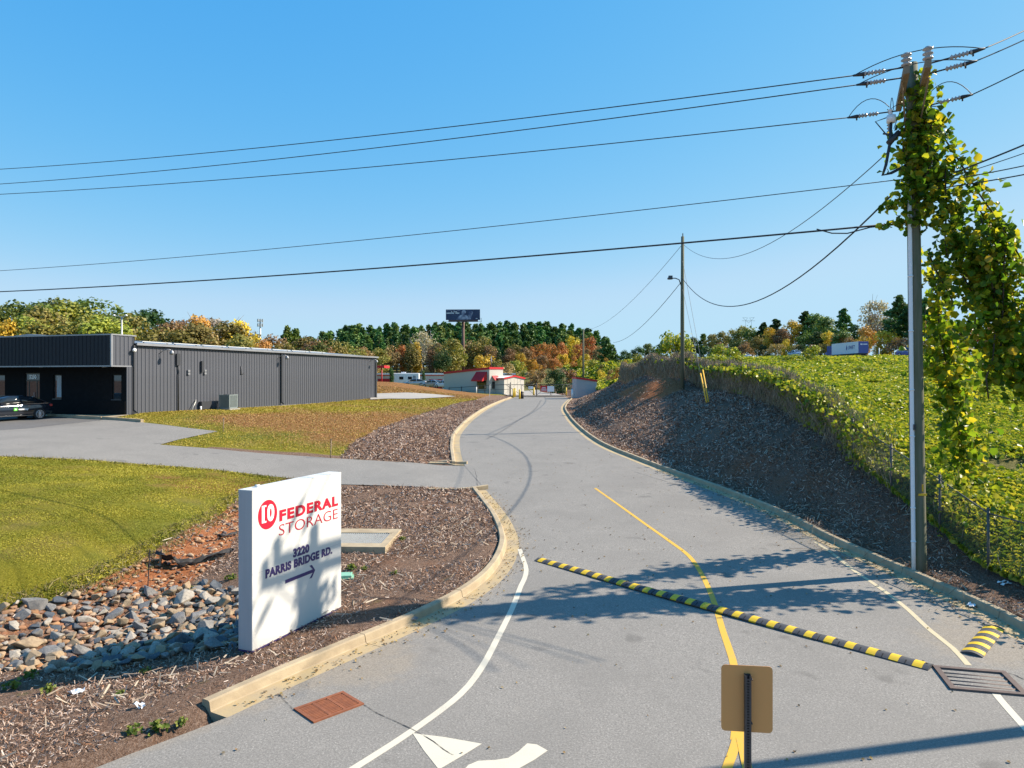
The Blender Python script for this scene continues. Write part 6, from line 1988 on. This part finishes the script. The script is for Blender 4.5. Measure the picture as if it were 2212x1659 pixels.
# far lawn beside the building
def far_ok(x, y): return (x < xl(y) - .7) & ~in_poly(x, y, MULCH_FAR) & ~(sd_poly(x, y, DRIVE) > -.05) & ((y > 34.3) | (x < -14.6))
x, y = scatter(260000, (-34, 2), (30, 100), far_ok)
bw = Matrix.Rotation(-brz, 3, 'Z')
rel = [(x - BL.x) * math.cos(brz) + (y - BL.y) * math.sin(brz), -(x - BL.x) * math.sin(brz) + (y - BL.y) * math.cos(brz)]
k = ~((rel[1] > -.1) & (rel[0] > -3) & (rel[0] < 32)); x, y = x[k], y[k]
dd = dryness(x, y) + .55 * vnoise(x, y, .5, 51) + .25 * rng.normal(size=len(x))
nn = rng.normal(size=(len(x), 3)); nn[:, 2] = rng.uniform(.9, 2.0, len(x))
szf = rng.uniform(.05, .10, len(x)) * np.clip(y / 45, .9, 2)
k = dd > .5
GR2 = leaf_mat('far_blade', [(.22, .20, .016), (.34, .27, .024), (.43, .33, .045), (.50, .38, .08), (.27, .23, .022)], .2, .7, (.3, (.34, .25, .04)))
GR3 = leaf_mat('dry_blade', [(.24, .115, .04), (.40, .21, .07), (.50, .31, .13), (.34, .21, .07), (.38, .27, .07)], .15, .7)
for sel, nm_, mm_, lb_ in ((~k, 'far_lawn_grass', GR2, 'short olive and yellow grass between driveway and grey building'), (k, 'dry_lawn_grass', GR3, 'dead orange brown grass patches before the grey building')):
    o = obj_from(nm_, leaf_mesh(nm_, np.column_stack([x, y, T(x, y) + .02])[sel], nn[sel], szf[sel], 'tri', .5), mm_)
    tag(o, lb_, kind='stuff')
# rough dry grass fringe where lawn meets the driveway and gully
def fringe_ok(x, y):
    s_ = np.abs(sd_poly(x, y, LAWN)); return (s_ < .4) & ~in_poly(x, y, DRIVE) & ~in_poly(x, y, ROCKS)
x, y = scatter(70000, (-22, -4), (12.5, 33), fringe_ok)
nn = rng.normal(size=(len(x), 3)); nn[:, 2] *= .35
o = obj_from('grass_fringe', leaf_mesh('grass_fringe', np.column_stack([x, y, T(x, y) + .05]), nn, rng.uniform(.08, .2, len(x)), 'blade', 0), leaf_mat('fringe_blade', [(.16, .12, .04), (.28, .22, .09), (.10, .11, .02), (.36, .29, .14)], .15, .7))
tag(o, 'longer dry grass fringe along the lawn edge', kind='stuff')

# weeds: small leafy plants, each its own
WEED = leaf_mat('weed_leaf', [(.06, .11, .02), (.13, .18, .03), (.24, .25, .05)], .3, .5)
wmesh = []
for k in range(3):
    n = 46; d_ = rand_dirs(n, .9); rr2 = rng.random(n)[:, None] ** .6
    wmesh.append((leaf_mesh('leaves', d_ * rr2 * np.array([[1, 1, .8]]) + np.array([[0, 0, .15]]), rand_dirs(n, 1.0), rng.uniform(.25, .5, n), 'leaf', .3), MB().tube([(0, 0, -.2), (.03, .02, .4)], .03, 4).tube([(0, 0, 0), (.3, .1, .45)], .02, 4).tube([(0, 0, 0), (-.25, .2, .4)], .02, 4).mesh('stem')))
for a_, b_ in wmesh: a_.materials.append(WEED); b_.materials.append(WEED)
WL = [(65, 1466, .2, 'bright green weed at the lower left rim of the rocks'), (30, 1487, .2, 'green weed on the mulch at the far left below the rocks'), (104, 1497, .17, 'low green weed left of the torn paper'), (288, 1586, .17, 'left one of the two weeds near the asphalt edge'), (339, 1580, .19, 'right one of the two weeds near the asphalt edge'), (392, 1567, .13, 'small pale weed near the kerb end'), (500, 1253, .2, 'yellow green weed at the left side of the white sign'), (418, 1277, .16, 'small weed on the bank above the rocks'), (759, 1232, .2, 'leafy weed right of the white sign by the valve lid'), (786, 1232, .14, 'small yellow weed right of the leafy one by the sign'), (853, 1241, .13, 'tiny yellow weed in the middle of the island mulch'), (869, 1168, .15, 'green weed at the right corner of the drain box'), (316, 1455, .14, 'pale weed at the lower rim of the sign shadow'), (258, 1503, .12, 'faint weed right of the torn paper')]
for i, (px_, py_, s_, lb) in enumerate(WL):
    w = thing('weed', lb, 'weed', at(px_, py_), random.uniform(0, 6), 'weeds in the mulch'); w.scale = (s_ * .78,) * 3
    a_, b_ = wmesh[i % 3]
    link(bpy.data.objects.new('foliage', a_), w)['kind'] = 'stuff'; link(bpy.data.objects.new('stem', b_), w)

# ------------------------------------------------------------------ leafy vine field behind the fence
def field_h(x, y):
    return .26 + .28 * vnoise(x, y, 1.1, 31) + .26 * vnoise(x, y, .38, 32)
n = 420000
u = rng.random(n); y = 9.5 * (260 / 9.5) ** u
tx = np.where(y > 76, rng.uniform(0.06, 0.76, n), rng.uniform(0.27, 0.76, n)); x = tx * y
k = (x > fence_x(y) + .15) & (x < 81)
x, y = x[k], y[k]
pt = at(2165, 1005); bare = np.exp(-(((x - pt[0]) / 2.6) ** 2 + ((y - pt[1]) / 1.5) ** 2)) + .55 * np.exp(-(((x - 15.5) / 1.8) ** 2 + ((y - 21) / 2.5) ** 2))
k = (rng.random(len(x)) > bare * .72) & (vnoise(x, y, 1.5, 33) > -.62)
x, y = x[k], y[k]
hgt_ = np.maximum(field_h(x, y), .02)
lay = rng.random(len(x)) ** .5
z = T(x, y) + hgt_ * (.45 + .6 * lay)
nn = rand_dirs(len(x), .95)
sz_ = rng.uniform(.09, .19, len(x)) * np.clip(y / 26, 1.0, 4.2)
FK = leaf_mat('field_leaf', [(.06, .11, .012), (.12, .20, .018), (.22, .30, .026), (.33, .38, .035), (.46, .44, .05), (.56, .48, .07), (.15, .23, .018), (.38, .40, .04), (.50, .46, .08)], .42, .4)
o = obj_from('leafy_ground_vines', leaf_mesh('leafy_ground_vines', np.column_stack([x, y, z]), nn, sz_, 'leaf', .35), FK)
tag(o, 'green and yellow vine leaves blanketing the field beyond the fence', kind='stuff')

# dry vines and leaves on the fence
fp_s = np.concatenate([[0], np.cumsum(np.linalg.norm(np.diff(fpath, axis=0), axis=1))])
n = 72000
s_ = rng.random(n) ** .85 * fp_s[-1]
fx_ = np.interp(s_, fp_s, fpath[:, 0]); fy_ = np.interp(s_, fp_s, fpath[:, 1])
dens = np.clip((fy_ - 20) / 10, .03, 1)
k = rng.random(n) < dens; fx_, fy_ = fx_[k], fy_[k]; n = len(fx_)
hv = rng.random(n) ** .75 * (HF + .28 + .25 * vnoise(fx_ * 3, fy_ * 3, .8, 41))
hv = np.maximum(hv, .02)
off_ = rng.normal(0, .13, n) + .12 * hv - .05
z = T(fx_, fy_) + hv
nn = rng.normal(size=(n, 3)) + np.array([-.7, -.3, 0]); nn[:, 2] *= .25
o = obj_from('dry_vines', leaf_mesh('dry_vines', np.column_stack([fx_ + off_, fy_ + rng.normal(0, .1, n), z]), nn, rng.uniform(.1, .42, n) * np.clip(fy_ / 30, 1, 1.7), 'fine', 0, None, np.column_stack([rng.normal(0, .45, n), rng.normal(0, .45, n), -np.ones(n)])), DRYV)
tag(o, 'hanging mat of dry brown vines draped over the fence', kind='stuff')
n = 34000
s_ = rng.random(n) * fp_s[-1] * .8
fx_ = np.interp(s_, fp_s, fpath[:, 0]); fy_ = np.interp(s_, fp_s, fpath[:, 1])
cl_ = vnoise(fx_ * 2, fy_, 1.0, 43)
top = rng.random(n) < .5
hv = np.where(top, HF + rng.normal(0, .12, n), rng.random(n) * HF)
k = (cl_ > np.where(top, -.4, .08)) & (rng.random(n) < np.clip((56 - fy_) / 22, .04, 1) * np.clip((fy_ - 19) / 9, .14, 1))
fx_, fy_, hv, top = fx_[k], fy_[k], hv[k], top[k]; n = len(fx_)
off_ = np.where(top, rng.normal(.28, .36, n), rng.normal(.12, .12, n))
o = obj_from('fence_leaves', leaf_mesh('fence_leaves', np.column_stack([fx_ + off_, fy_ + rng.normal(0, .12, n), T(fx_, fy_) + np.maximum(hv, .05)]), rand_dirs(n, .2), rng.uniform(.08, .16, n) * np.clip(fy_ / 26, 1, 1.6), 'leaf', .3), FK)
tag(o, 'green leaves spilling over the fence top', kind='stuff')
# slope of leaves between the fence and the field surface
n = 52000
y = rng.uniform(12, 52, n); x = fence_x(y) + rng.random(n) ** 1.3 * 2.6
k = (rng.random(n) < .95)
hb_ = (HF * .66) * np.clip((y - 20) / 12, .05, 1) * np.exp(-(x - fence_x(y)) / 2.2) * (1 + .2 * vnoise(x, y, 1.3, 45))
o = obj_from('vine_bank', leaf_mesh('vine_bank', np.column_stack([x, y, T(x, y) + hb_ * (.7 + .35 * rng.random(n)) + .15]), rand_dirs(n, .7), rng.uniform(.11, .2, n) * np.clip(y / 26, 1, 1.6), 'leaf', .35), FK)
tag(o, 'bank of vine leaves heaped against the back of the fence', kind='stuff')

# ------------------------------------------------------------------ trees
def crown_mesh(seed, lobes=26, n=2400, sx_=.36, sz0=.18, leaf=.034, loose=1.0, bare=0.0):
    r_ = np.random.default_rng(seed)
    cz_ = r_.uniform(-1, 1, lobes); an = r_.uniform(0, 6.28, lobes); rad = np.sqrt(1 - cz_ ** 2) * r_.uniform(.35, 1.0, lobes)
    C = np.column_stack([np.cos(an) * rad * sx_ * .78, np.sin(an) * rad * sx_ * .78, (sz0 + 1) / 2 + cz_ * (1 - sz0) / 2 * .80])
    lr = r_.uniform(.09, .17, lobes) * loose
    li = r_.integers(0, lobes, n)
    d = r_.normal(size=(n, 3)); d /= np.linalg.norm(d, axis=1)[:, None]
    d[:, 2] = d[:, 2] * .8 + .15
    rr = lr[li] * r_.uniform(.35, 1.08, n) ** .6
    P_ = C[li] + d * rr[:, None]
    nor = d + r_.normal(size=(n, 3)) * .55 + np.array([0, 0, .35])
    return leaf_mesh('crown', P_, nor, r_.uniform(.6, 1.3, n) * leaf, 'quad', .3, r_)
def pine_mesh(seed, n_br=64, per=34, base=.30, wid=.20, leaf=.03):
    r_ = np.random.default_rng(seed)
    P_, Nn, S = [], [], []
    for b in range(n_br):
        t = base + (1 - base) * (b / n_br) ** .9
        w = wid * (1 - ((t - base) / (1 - base)) ** 1.6) * r_.uniform(.45, 1.1) + .015
        an = r_.uniform(0, 6.28)
        tip = np.array([math.cos(an) * w, math.sin(an) * w, t + w * r_.uniform(-.15, .3)])
        root_ = np.array([0, 0, t - .02])
        q = r_.random(per) ** .55
        c = root_ + (tip - root_) * q[:, None] + r_.normal(size=(per, 3)) * np.array([.018, .018, .013])
        P_.append(c); Nn.append(r_.normal(size=(per, 3)) * .8 + np.array([0, 0, .8])); S.append(r_.uniform(.6, 1.4, per) * leaf)
    return leaf_mesh('crown', np.vstack(P_), np.vstack(Nn), np.concatenate(S), 'quad', .4, r_)
def trunk_mesh(seed, limbs=7, pine=False, twig=False):
    r_ = random.Random(seed); mb = MB()
    top = .97 if pine else .62
    mb.tube([(0, 0, -.06), (r_.uniform(-.01, .01), 0, .3), (r_.uniform(-.02, .02), r_.uniform(-.02, .02), top)], [.018, .014, .004], 6)
    for k in range(limbs):
        z = r_.uniform(.28, .6); an = r_.uniform(0, 6.28); l = r_.uniform(.12, .28)
        e = (math.cos(an) * l, math.sin(an) * l, z + l * r_.uniform(.7, 1.4))
        mb.tube([(0, 0, z), (e[0] * .5, e[1] * .5, z + (e[2] - z) * .45), e], [.008, .006, .002], 4, False)
        if twig:
            for q in range(5):
                an2 = an + r_.uniform(-1, 1); l2 = r_.uniform(.06, .16)
                s_ = r_.uniform(.4, 1)
                b_ = (e[0] * s_, e[1] * s_, z + (e[2] - z) * s_)
                mb.tube([b_, (b_[0] + math.cos(an2) * l2, b_[1] + math.sin(an2) * l2, b_[2] + l2 * 1.2)], [.004, .0015], 3, False)
    return mb.mesh('trunk')
BARK = mat('bark', (.13, .10, .075), .9, var=.5, scale=2)
BARKP = mat('pale_bark', (.36, .32, .28), .9, var=.4, scale=2)
DC = [crown_mesh(100 + k, lobes=24 + 3 * k, n=3000, sx_=.34 + .025 * (k % 3), sz0=.12 + .03 * (k % 2), leaf=.030) for k in range(6)]
TALL = [crown_mesh(200 + k, lobes=24, n=2600, sx_=.24, sz0=.10, leaf=.028) for k in range(3)]
LOOSE = [crown_mesh(300 + k, lobes=34, n=1500, sx_=.36, sz0=.3, leaf=.024, loose=.75) for k in range(3)]
BUSH = [crown_mesh(400 + k, lobes=18, n=1700, sx_=.62, sz0=-.05, leaf=.05, loose=1.5) for k in range(4)]
PN = [pine_mesh(500 + k, base=.25 + .05 * k, wid=.17 + .02 * k) for k in range(4)]
PB = [pine_mesh(520 + k, n_br=46, per=60, base=.38, wid=.30, leaf=.033) for k in range(3)]
TR = [trunk_mesh(k) for k in range(4)]; TRP = [trunk_mesh(20 + k, 4, True) for k in range(2)]; TRB = [trunk_mesh(40 + k, 16, False, True) for k in range(2)]
for me in DC + TALL + LOOSE + BUSH + PN + PB: me.materials.append(BARK)
for me in TR + TRP: me.materials.append(BARK)
for me in TRB: me.materials.append(BARKP)
def fm_(nm, cols, t=.28):
    cols = [tuple(min(v * 1.45, .8) for v in c) for c in cols]
    return leaf_mat(nm, cols, t, .6, (.16, tuple(v * .75 for v in cols[len(cols) // 2])))
TM = {
 'green': fm_('tree_green', [(.035, .07, .015), (.07, .115, .022), (.12, .16, .035), (.17, .18, .045)]),
 'deep green': fm_('tree_deep_green', [(.018, .045, .012), (.035, .075, .018), (.06, .10, .025)]),
 'olive': fm_('tree_olive', [(.09, .095, .022), (.16, .145, .035), (.23, .19, .05), (.12, .12, .03)]),
 'yellow green': fm_('tree_yellow_green', [(.13, .15, .025), (.22, .22, .035), (.32, .27, .045)]),
 'golden': fm_('tree_golden', [(.26, .17, .025), (.42, .27, .03), (.55, .36, .045)]),
 'rust orange': fm_('tree_rust', [(.24, .10, .03), (.38, .16, .045), (.46, .22, .06), (.30, .15, .05)]),
 'brown': fm_('tree_brown', [(.13, .085, .04), (.21, .135, .06), (.29, .19, .085), (.17, .12, .05)]),
 'bare grey': fm_('tree_bare', [(.24, .20, .16), (.34, .29, .23), (.26, .19, .12)]),
 'pine': fm_('tree_pine', [(.035, .085, .022), (.065, .13, .032), (.105, .18, .045)], .2),
 'light pine': fm_('tree_light_pine', [(.07, .12, .03), (.12, .17, .04), (.17, .21, .05)], .2),
 'kudzu': FK,
}
tree_rng = random.Random(5)
def tree(name, label, X, Y, H_, crown, trunk, m, wide=1.0, group=None, sink=.3, cat='tree'):
    t = thing(name, label, cat, (X, Y, T1(X, Y) - sink), tree_rng.uniform(0, 6.28), group)
    t.scale = (H_ * wide, H_ * wide * tree_rng.uniform(.9, 1.1), H_)
    c = link(bpy.data.objects.new('crown', crown), t)
    c.material_slots[0].link = 'OBJECT'; c.material_slots[0].material = m
    link(bpy.data.objects.new('trunk', trunk), t)
    return t
ORD = ['first', 'second', 'third', 'fourth', 'fifth', 'sixth', 'seventh', 'eighth', 'ninth', 'tenth', 'eleventh', 'twelfth', 'thirteenth', 'fourteenth', 'fifteenth', 'sixteenth', 'seventeenth', 'eighteenth', 'nineteenth', 'twentieth']
def plant(rows, where, group):
    """rows of (px, top_y, depth, kind, wide, form); labels count each kind from the left"""
    cnt = {}
    for px_, ty, d, kind, wide, form in sorted(rows, key=lambda r: r[0]):
        X = (px_ - CX) / F * d
        zt = CAMZ - (ty - HY) / F * d
        H_ = zt - T1(X, d) + .3
        if H_ < 1.5: H_ = 1.5
        k = (kind, form); cnt[k] = cnt.get(k, 0) + 1
        word = {'round': 'tree', 'tall': 'slender tree', 'loose': 'thin crowned tree', 'bush': 'bush', 'pine': 'pine tree', 'bpine': 'broad pine tree', 'bare': 'nearly leafless tree'}[form]
        kn = '' if 'pine' in form and kind == 'pine' else ('pale green' if kind == 'light pine' else kind.replace('bare grey', 'grey'))
        lb = f'{ORD[min(cnt[k], 20) - 1]} {kn} {word} from the left {where}'.replace('  ', ' ')
        cm = tree_rng.choice({'round': DC, 'tall': TALL, 'loose': LOOSE, 'bush': BUSH, 'pine': PN, 'bpine': PB, 'bare': LOOSE}[form])
        tmesh = tree_rng.choice(TRP if 'pine' in form else (TRB if form in ('bare',) else TR))
        nm = {'pine': 'pine_tree', 'bpine': 'pine_tree', 'bush': 'bush'}.get(form, 'autumn_tree' if kind in ('golden', 'rust orange', 'brown', 'olive') else 'leafy_tree')
        tree(nm, lb, X, d, H_, cm, tmesh, TM[kind], wide, group, cat='bush' if form == 'bush' else 'tree')
# wood behind the grey building
rows = []
for px_, ty, d, kind, w, f in [
    (-150, 660, 118, 'green', 1.1, 'round'), (-70, 650, 120, 'green', 1.1, 'round'), (-20, 656, 122, 'yellow green', 1.1, 'round'), (8, 658, 116, 'green', .9, 'loose'), (42, 652, 124, 'green', 1.1, 'round'), (84, 650, 120, 'green', 1.15, 'loose'), (88, 664, 112, 'olive', 1.0, 'round'), (128, 640, 126, 'green', 1.15, 'loose'), (150, 652, 118, 'yellow green', 1.2, 'round'), (178, 643, 124, 'green', 1.0, 'loose'), (205, 650, 120, 'green', 1.1, 'round'), (238, 655, 122, 'green', 1.1, 'round'),
    (18, 690, 102, 'golden', .8, 'round'), (58, 684, 104, 'yellow green', 1.1, 'round'), (108, 686, 100, 'yellow green', 1.1, 'round'), (170, 680, 103, 'olive', 1.2, 'round'), (222, 684, 101, 'yellow green', 1.1, 'round'),
    (266, 676, 112, 'olive', 1.1, 'round'), (300, 674, 140, 'deep green', 1.1, 'round'), (322, 668, 146, 'deep green', 1.2, 'round'), (352, 690, 150, 'deep green', 1.0, 'loose'), (345, 706, 108, 'olive', 1.2, 'round'), (372, 694, 118, 'brown', 1.1, 'round'), (398, 688, 124, 'brown', .9, 'loose'), (392, 716, 106, 'olive', 1.3, 'round'), (428, 688, 130, 'rust orange', .9, 'round'), (424, 704, 108, 'olive', 1.2, 'round'), (462, 686, 134, 'bare grey', 1.1, 'bare'), (452, 706, 110, 'brown', 1.0, 'round'), (492, 696, 114, 'olive', 1.2, 'round'), (516, 698, 120, 'golden', 1.0, 'round'), (520, 722, 104, 'olive', 1.1, 'round'), (545, 714, 122, 'olive', 1.0, 'loose'), (572, 734, 112, 'rust orange', .9, 'round'), (592, 722, 128, 'brown', 1.0, 'round'), (622, 706, 150, 'green', .8, 'bpine'), (640, 712, 152, 'green', .8, 'bpine'), (660, 728, 130, 'olive', 1.2, 'round'), (690, 734, 126, 'brown', 1.2, 'round'), (720, 736, 134, 'olive', 1.1, 'round'), (610, 738, 112, 'olive', 1.1, 'round'), (750, 742, 150, 'olive', 1.2, 'round'), (690, 742, 112, 'green', 1.1, 'round'), (780, 750, 160, 'brown', 1.2, 'round')]:
    rows.append((px_, ty, d, kind, w, f))
plant(rows, 'behind the grey building', 'wood behind the grey building')
# autumn row behind the storage buildings
rows = []
for px_, ty, d, kind, w, f in [
    (818, 752, 235, 'olive', 1.1, 'round'), (842, 748, 240, 'brown', 1.0, 'round'), (866, 742, 244, 'rust orange', .9, 'tall'), (888, 740, 242, 'olive', 1.0, 'tall'), (900, 738, 246, 'golden', .8, 'tall'), (912, 716, 262, 'bare grey', 1.0, 'bare'), (930, 752, 238, 'brown', 1.0, 'tall'), (944, 742, 250, 'brown', .9, 'round'), (972, 730, 236, 'olive', 1.25, 'round'), (958, 756, 214, 'deep green', 1.1, 'round'), (990, 748, 244, 'yellow green', .9, 'round'), (1014, 738, 262, 'brown', 1.0, 'round'), (1040, 728, 260, 'olive', 1.1, 'round'), (1060, 744, 254, 'brown', 1.0, 'round'), (1078, 760, 240, 'deep green', .8, 'tall'), (1100, 752, 242, 'brown', .9, 'round'), (1112, 744, 252, 'olive', 1.0, 'round'), (1134, 750, 246, 'brown', .9, 'round'), (1150, 748, 250, 'rust orange', .8, 'tall'), (1170, 738, 252, 'rust orange', .9, 'tall'), (1190, 742, 246, 'rust orange', 1.0, 'round'), (1212, 738, 250, 'rust orange', 1.0, 'tall'), (1234, 722, 262, 'golden', .9, 'tall'), (1250, 742, 240, 'rust orange', .9, 'round'), (1274, 724, 256, 'rust orange', .9, 'tall'), (1268, 752, 236, 'brown', .9, 'tall'), (1292, 744, 244, 'brown', .9, 'tall'),
    (1042, 766, 196, 'golden', 1.0, 'bush'), (1072, 780, 178, 'olive', 1.1, 'bush'), (1092, 786, 170, 'brown', 1.0, 'bush'), (1116, 778, 184, 'yellow green', .9, 'bush'), (1124, 762, 200, 'golden', 1.0, 'round'), (1148, 776, 186, 'golden', 1.0, 'bush'), (1170, 766, 192, 'brown', 1.0, 'bush'), (1196, 774, 182, 'rust orange', 1.0, 'bush'), (1216, 764, 198, 'golden', 1.0, 'bush'), (1240, 772, 180, 'rust orange', 1.0, 'bush'), (1262, 766, 176, 'golden', .9, 'bush'), (1288, 778, 160, 'yellow green', .9, 'bush'), (1310, 788, 140, 'golden', 1.0, 'bush'), (1334, 792, 126, 'yellow green', 1.0, 'bush'), (1300, 800, 120, 'golden', .8, 'bush'), (1318, 800, 108, 'brown', 1.0, 'bush'), (1336, 796, 104, 'golden', .9, 'bush'), (1352, 790, 112, 'brown', 1.1, 'bush'), (1300, 788, 134, 'olive', 1.1, 'bush'), (1352, 778, 140, 'golden', 1.0, 'bush'), (1378, 768, 150, 'yellow green', 1.1, 'bush'), (1345, 768, 170, 'deep green', 1.1, 'bush'),
    (1160, 800, 150, 'brown', 1.2, 'bush'), (1225, 798, 150, 'brown', 1.2, 'bush'), (1100, 800, 152, 'brown', 1.1, 'bush'), (1196, 796, 128, 'deep green', .7, 'bush'), (1214, 806, 124, 'deep green', .8, 'bush'),
    (846, 792, 139, 'deep green', .45, 'tall'), (915, 797, 139, 'deep green', .4, 'tall'), (1313, 732, 158, 'pine', 1.0, 'bpine'), (1328, 752, 172, 'deep green', .8, 'bpine')]:
    rows.append((px_, ty, d, kind, w, f))
plant(rows, 'behind the storage buildings', 'autumn trees behind the storage buildings')
# pine ridge: alike trees of one dense wood
def ridge_top(p): return np.interp(p, [560, 640, 700, 760, 850, 950, 1100, 1200, 1260, 1300, 1330], [742, 734, 716, 706, 702, 701, 699, 701, 708, 720, 740])
for di, (d, lo, st, dz) in enumerate(((345, 600, 17, 0), (325, 640, 18, 5), (305, 660, 19, 13), (288, 690, 21, 23), (276, 760, 24, 33))):
    p = lo
    while p < 1318:
        ty = float(ridge_top(p)) + dz + tree_rng.uniform(-5, 6)
        X = (p - CX) / F * d
        H_ = CAMZ - (ty - HY) / F * d - T1(X, d) + .3
        tree('pine_tree', f"dark green pine in the {('rearmost', 'second rearmost', 'middle', 'second', 'front')[di]} row of the ridge wood, {'left of the billboard' if p < 955 else ('behind the billboard' if p < 1050 else ('above the storage office' if p < 1140 else 'above the gate'))}", X, d + tree_rng.uniform(-4, 4), H_, tree_rng.choice(PN), tree_rng.choice(TRP), TM['pine'] if tree_rng.random() < .8 else TM['light pine'], tree_rng.uniform(.95, 1.35), 'pines of the ridge wood')
        p += st * tree_rng.uniform(.75, 1.25)
# trees beyond the highway
rows = []
for px_, ty, d, kind, w, f in [
    (1352, 756, 420, 'deep green', 1.2, 'round'), (1376, 748, 430, 'deep green', 1.2, 'round'), (1400, 744, 440, 'green', 1.2, 'round'), (1428, 742, 430, 'deep green', 1.2, 'round'), (1470, 738, 410, 'deep green', 1.2, 'round'), (1498, 728, 400, 'deep green', 1.1, 'round'), (1520, 722, 390, 'green', 1.1, 'bpine'), (1540, 724, 380, 'olive', 1.1, 'round'), (1560, 716, 370, 'olive', 1.0, 'round'), (1586, 708, 362, 'yellow green', 1.0, 'tall'), (1606, 704, 356, 'olive', 1.1, 'round'), (1626, 706, 345, 'green', 1.1, 'round'), (1650, 698, 340, 'deep green', 1.2, 'bpine'), (1676, 690, 330, 'deep green', 1.1, 'bpine'), (1594, 732, 330, 'deep green', 1.2, 'round'), (1640, 724, 318, 'olive', 1.1, 'round'),
    (1664, 704, 300, 'golden', .8, 'tall'), (1690, 712, 296, 'brown', 1.0, 'round'), (1712, 692, 300, 'golden', .8, 'round'), (1700, 734, 282, 'golden', .8, 'bush'), (1738, 674, 305, 'deep green', 1.2, 'bpine'), (1760, 682, 300, 'green', 1.1, 'round'), (1782, 688, 285, 'green', 1.1, 'round'), (1740, 716, 280, 'green', 1.1, 'round'), (1766, 718, 262, 'deep green', 1.1, 'round'), (1790, 716, 258, 'golden', .9, 'round'), (1812, 722, 252, 'rust orange', .8, 'bush'), (1822, 668, 272, 'pine', 1.0, 'bpine'), (1848, 700, 262, 'deep green', .9, 'tall'), (1816, 710, 248, 'light pine', 1.1, 'round'), (1842, 730, 244, 'brown', 1.0, 'bush'), (1874, 702, 232, 'rust orange', .9, 'round'), (1866, 726, 226, 'golden', .8, 'bush'), (1898, 646, 236, 'bare grey', 1.0, 'bare'), (1888, 676, 240, 'brown', .7, 'bare'), (1944, 640, 222, 'pine', 1.1, 'bpine'), (1926, 690, 212, 'deep green', 1.0, 'round'), (1916, 712, 210, 'golden', .8, 'bush'), (1962, 662, 208, 'deep green', 1.1, 'bpine'), (1998, 644, 206, 'pine', 1.0, 'bpine'), (1988, 700, 194, 'brown', 1.0, 'bush'), (2030, 676, 198, 'deep green', 1.1, 'round'), (2062, 700, 186, 'olive', 1.0, 'round'), (2095, 690, 186, 'deep green', 1.0, 'bpine'), (2124, 706, 176, 'rust orange', .9, 'bush'), (2150, 694, 176, 'brown', 1.0, 'round'), (2182, 676, 172, 'deep green', 1.0, 'bpine'), (2214, 664, 168, 'green', 1.1, 'round'), (2246, 680, 164, 'olive', 1.0, 'round'), (2290, 670, 160, 'green', 1.1, 'round'), (2350, 660, 158, 'deep green', 1.1, 'round'),
    (1560, 742, 340, 'brown', 1.0, 'bush'), (1612, 740, 312, 'brown', 1.1, 'bush'), (1648, 746, 296, 'deep green', 1.2, 'bush'), (1676, 742, 276, 'brown', 1.0, 'bush'), (1722, 744, 262, 'olive', 1.1, 'bush'), (1756, 746, 250, 'brown', 1.1, 'bush'), (1780, 742, 246, 'olive', 1.0, 'bush'), (1900, 736, 206, 'golden', .9, 'bush'), (1950, 728, 200, 'brown', 1.1, 'bush'), (2020, 730, 186, 'olive', 1.1, 'bush'), (2080, 732, 176, 'brown', 1.1, 'bush'), (2175, 728, 164, 'brown', 1.2, 'bush'), (2225, 730, 160, 'olive', 1.1, 'bush'), (1530, 748, 360, 'deep green', 1.2, 'bush'), (1500, 750, 380, 'deep green', 1.2, 'bush'), (2050, 742, 180, 'deep green', 1.1, 'bush'), (2120, 744, 170, 'brown', 1.1, 'bush')]:
    rows.append((px_, ty, d, kind, w, f))
plant(rows, 'beyond the highway', 'trees beyond the highway')
# vine covered mounds in the field
for px_, ty, d, w, lb in ((1458, 716, 66, .85, 'tall leafy vine covered bush behind the fence at the lamp pole'), (1484, 736, 64, .75, 'lower yellow green bush right of the lamp pole'), (1568, 746, 76, 1.25, 'round vine covered mound right of the guy wires'), (1548, 764, 70, .8, 'low vine hump left of the round mound'), (1752, 748, 96, 1.2, 'large vine covered mound in front of the lorry'), (1715, 766, 92, 1.5, 'low flank of the large vine covered mound'), (1818, 768, 110, 1.0, 'small vine tuft in front of the lorry cab'), (1622, 782, 80, 1.0, 'flat vine hump between the two mounds'), (1870, 792, 60, 1.2, 'dark leafy hump in the middle of the vine field')):
    X = (px_ - CX) / F * d
    H_ = max(1.0, CAMZ - (ty - HY) / F * d - T1(X, d) + .3)
    tree('vine_mound', lb, X, d, H_, tree_rng.choice(BUSH), TR[0], FK, w * (1.0 if H_ > 2.5 else 1.6), 'vine covered mounds in the field', .3, 'bush')
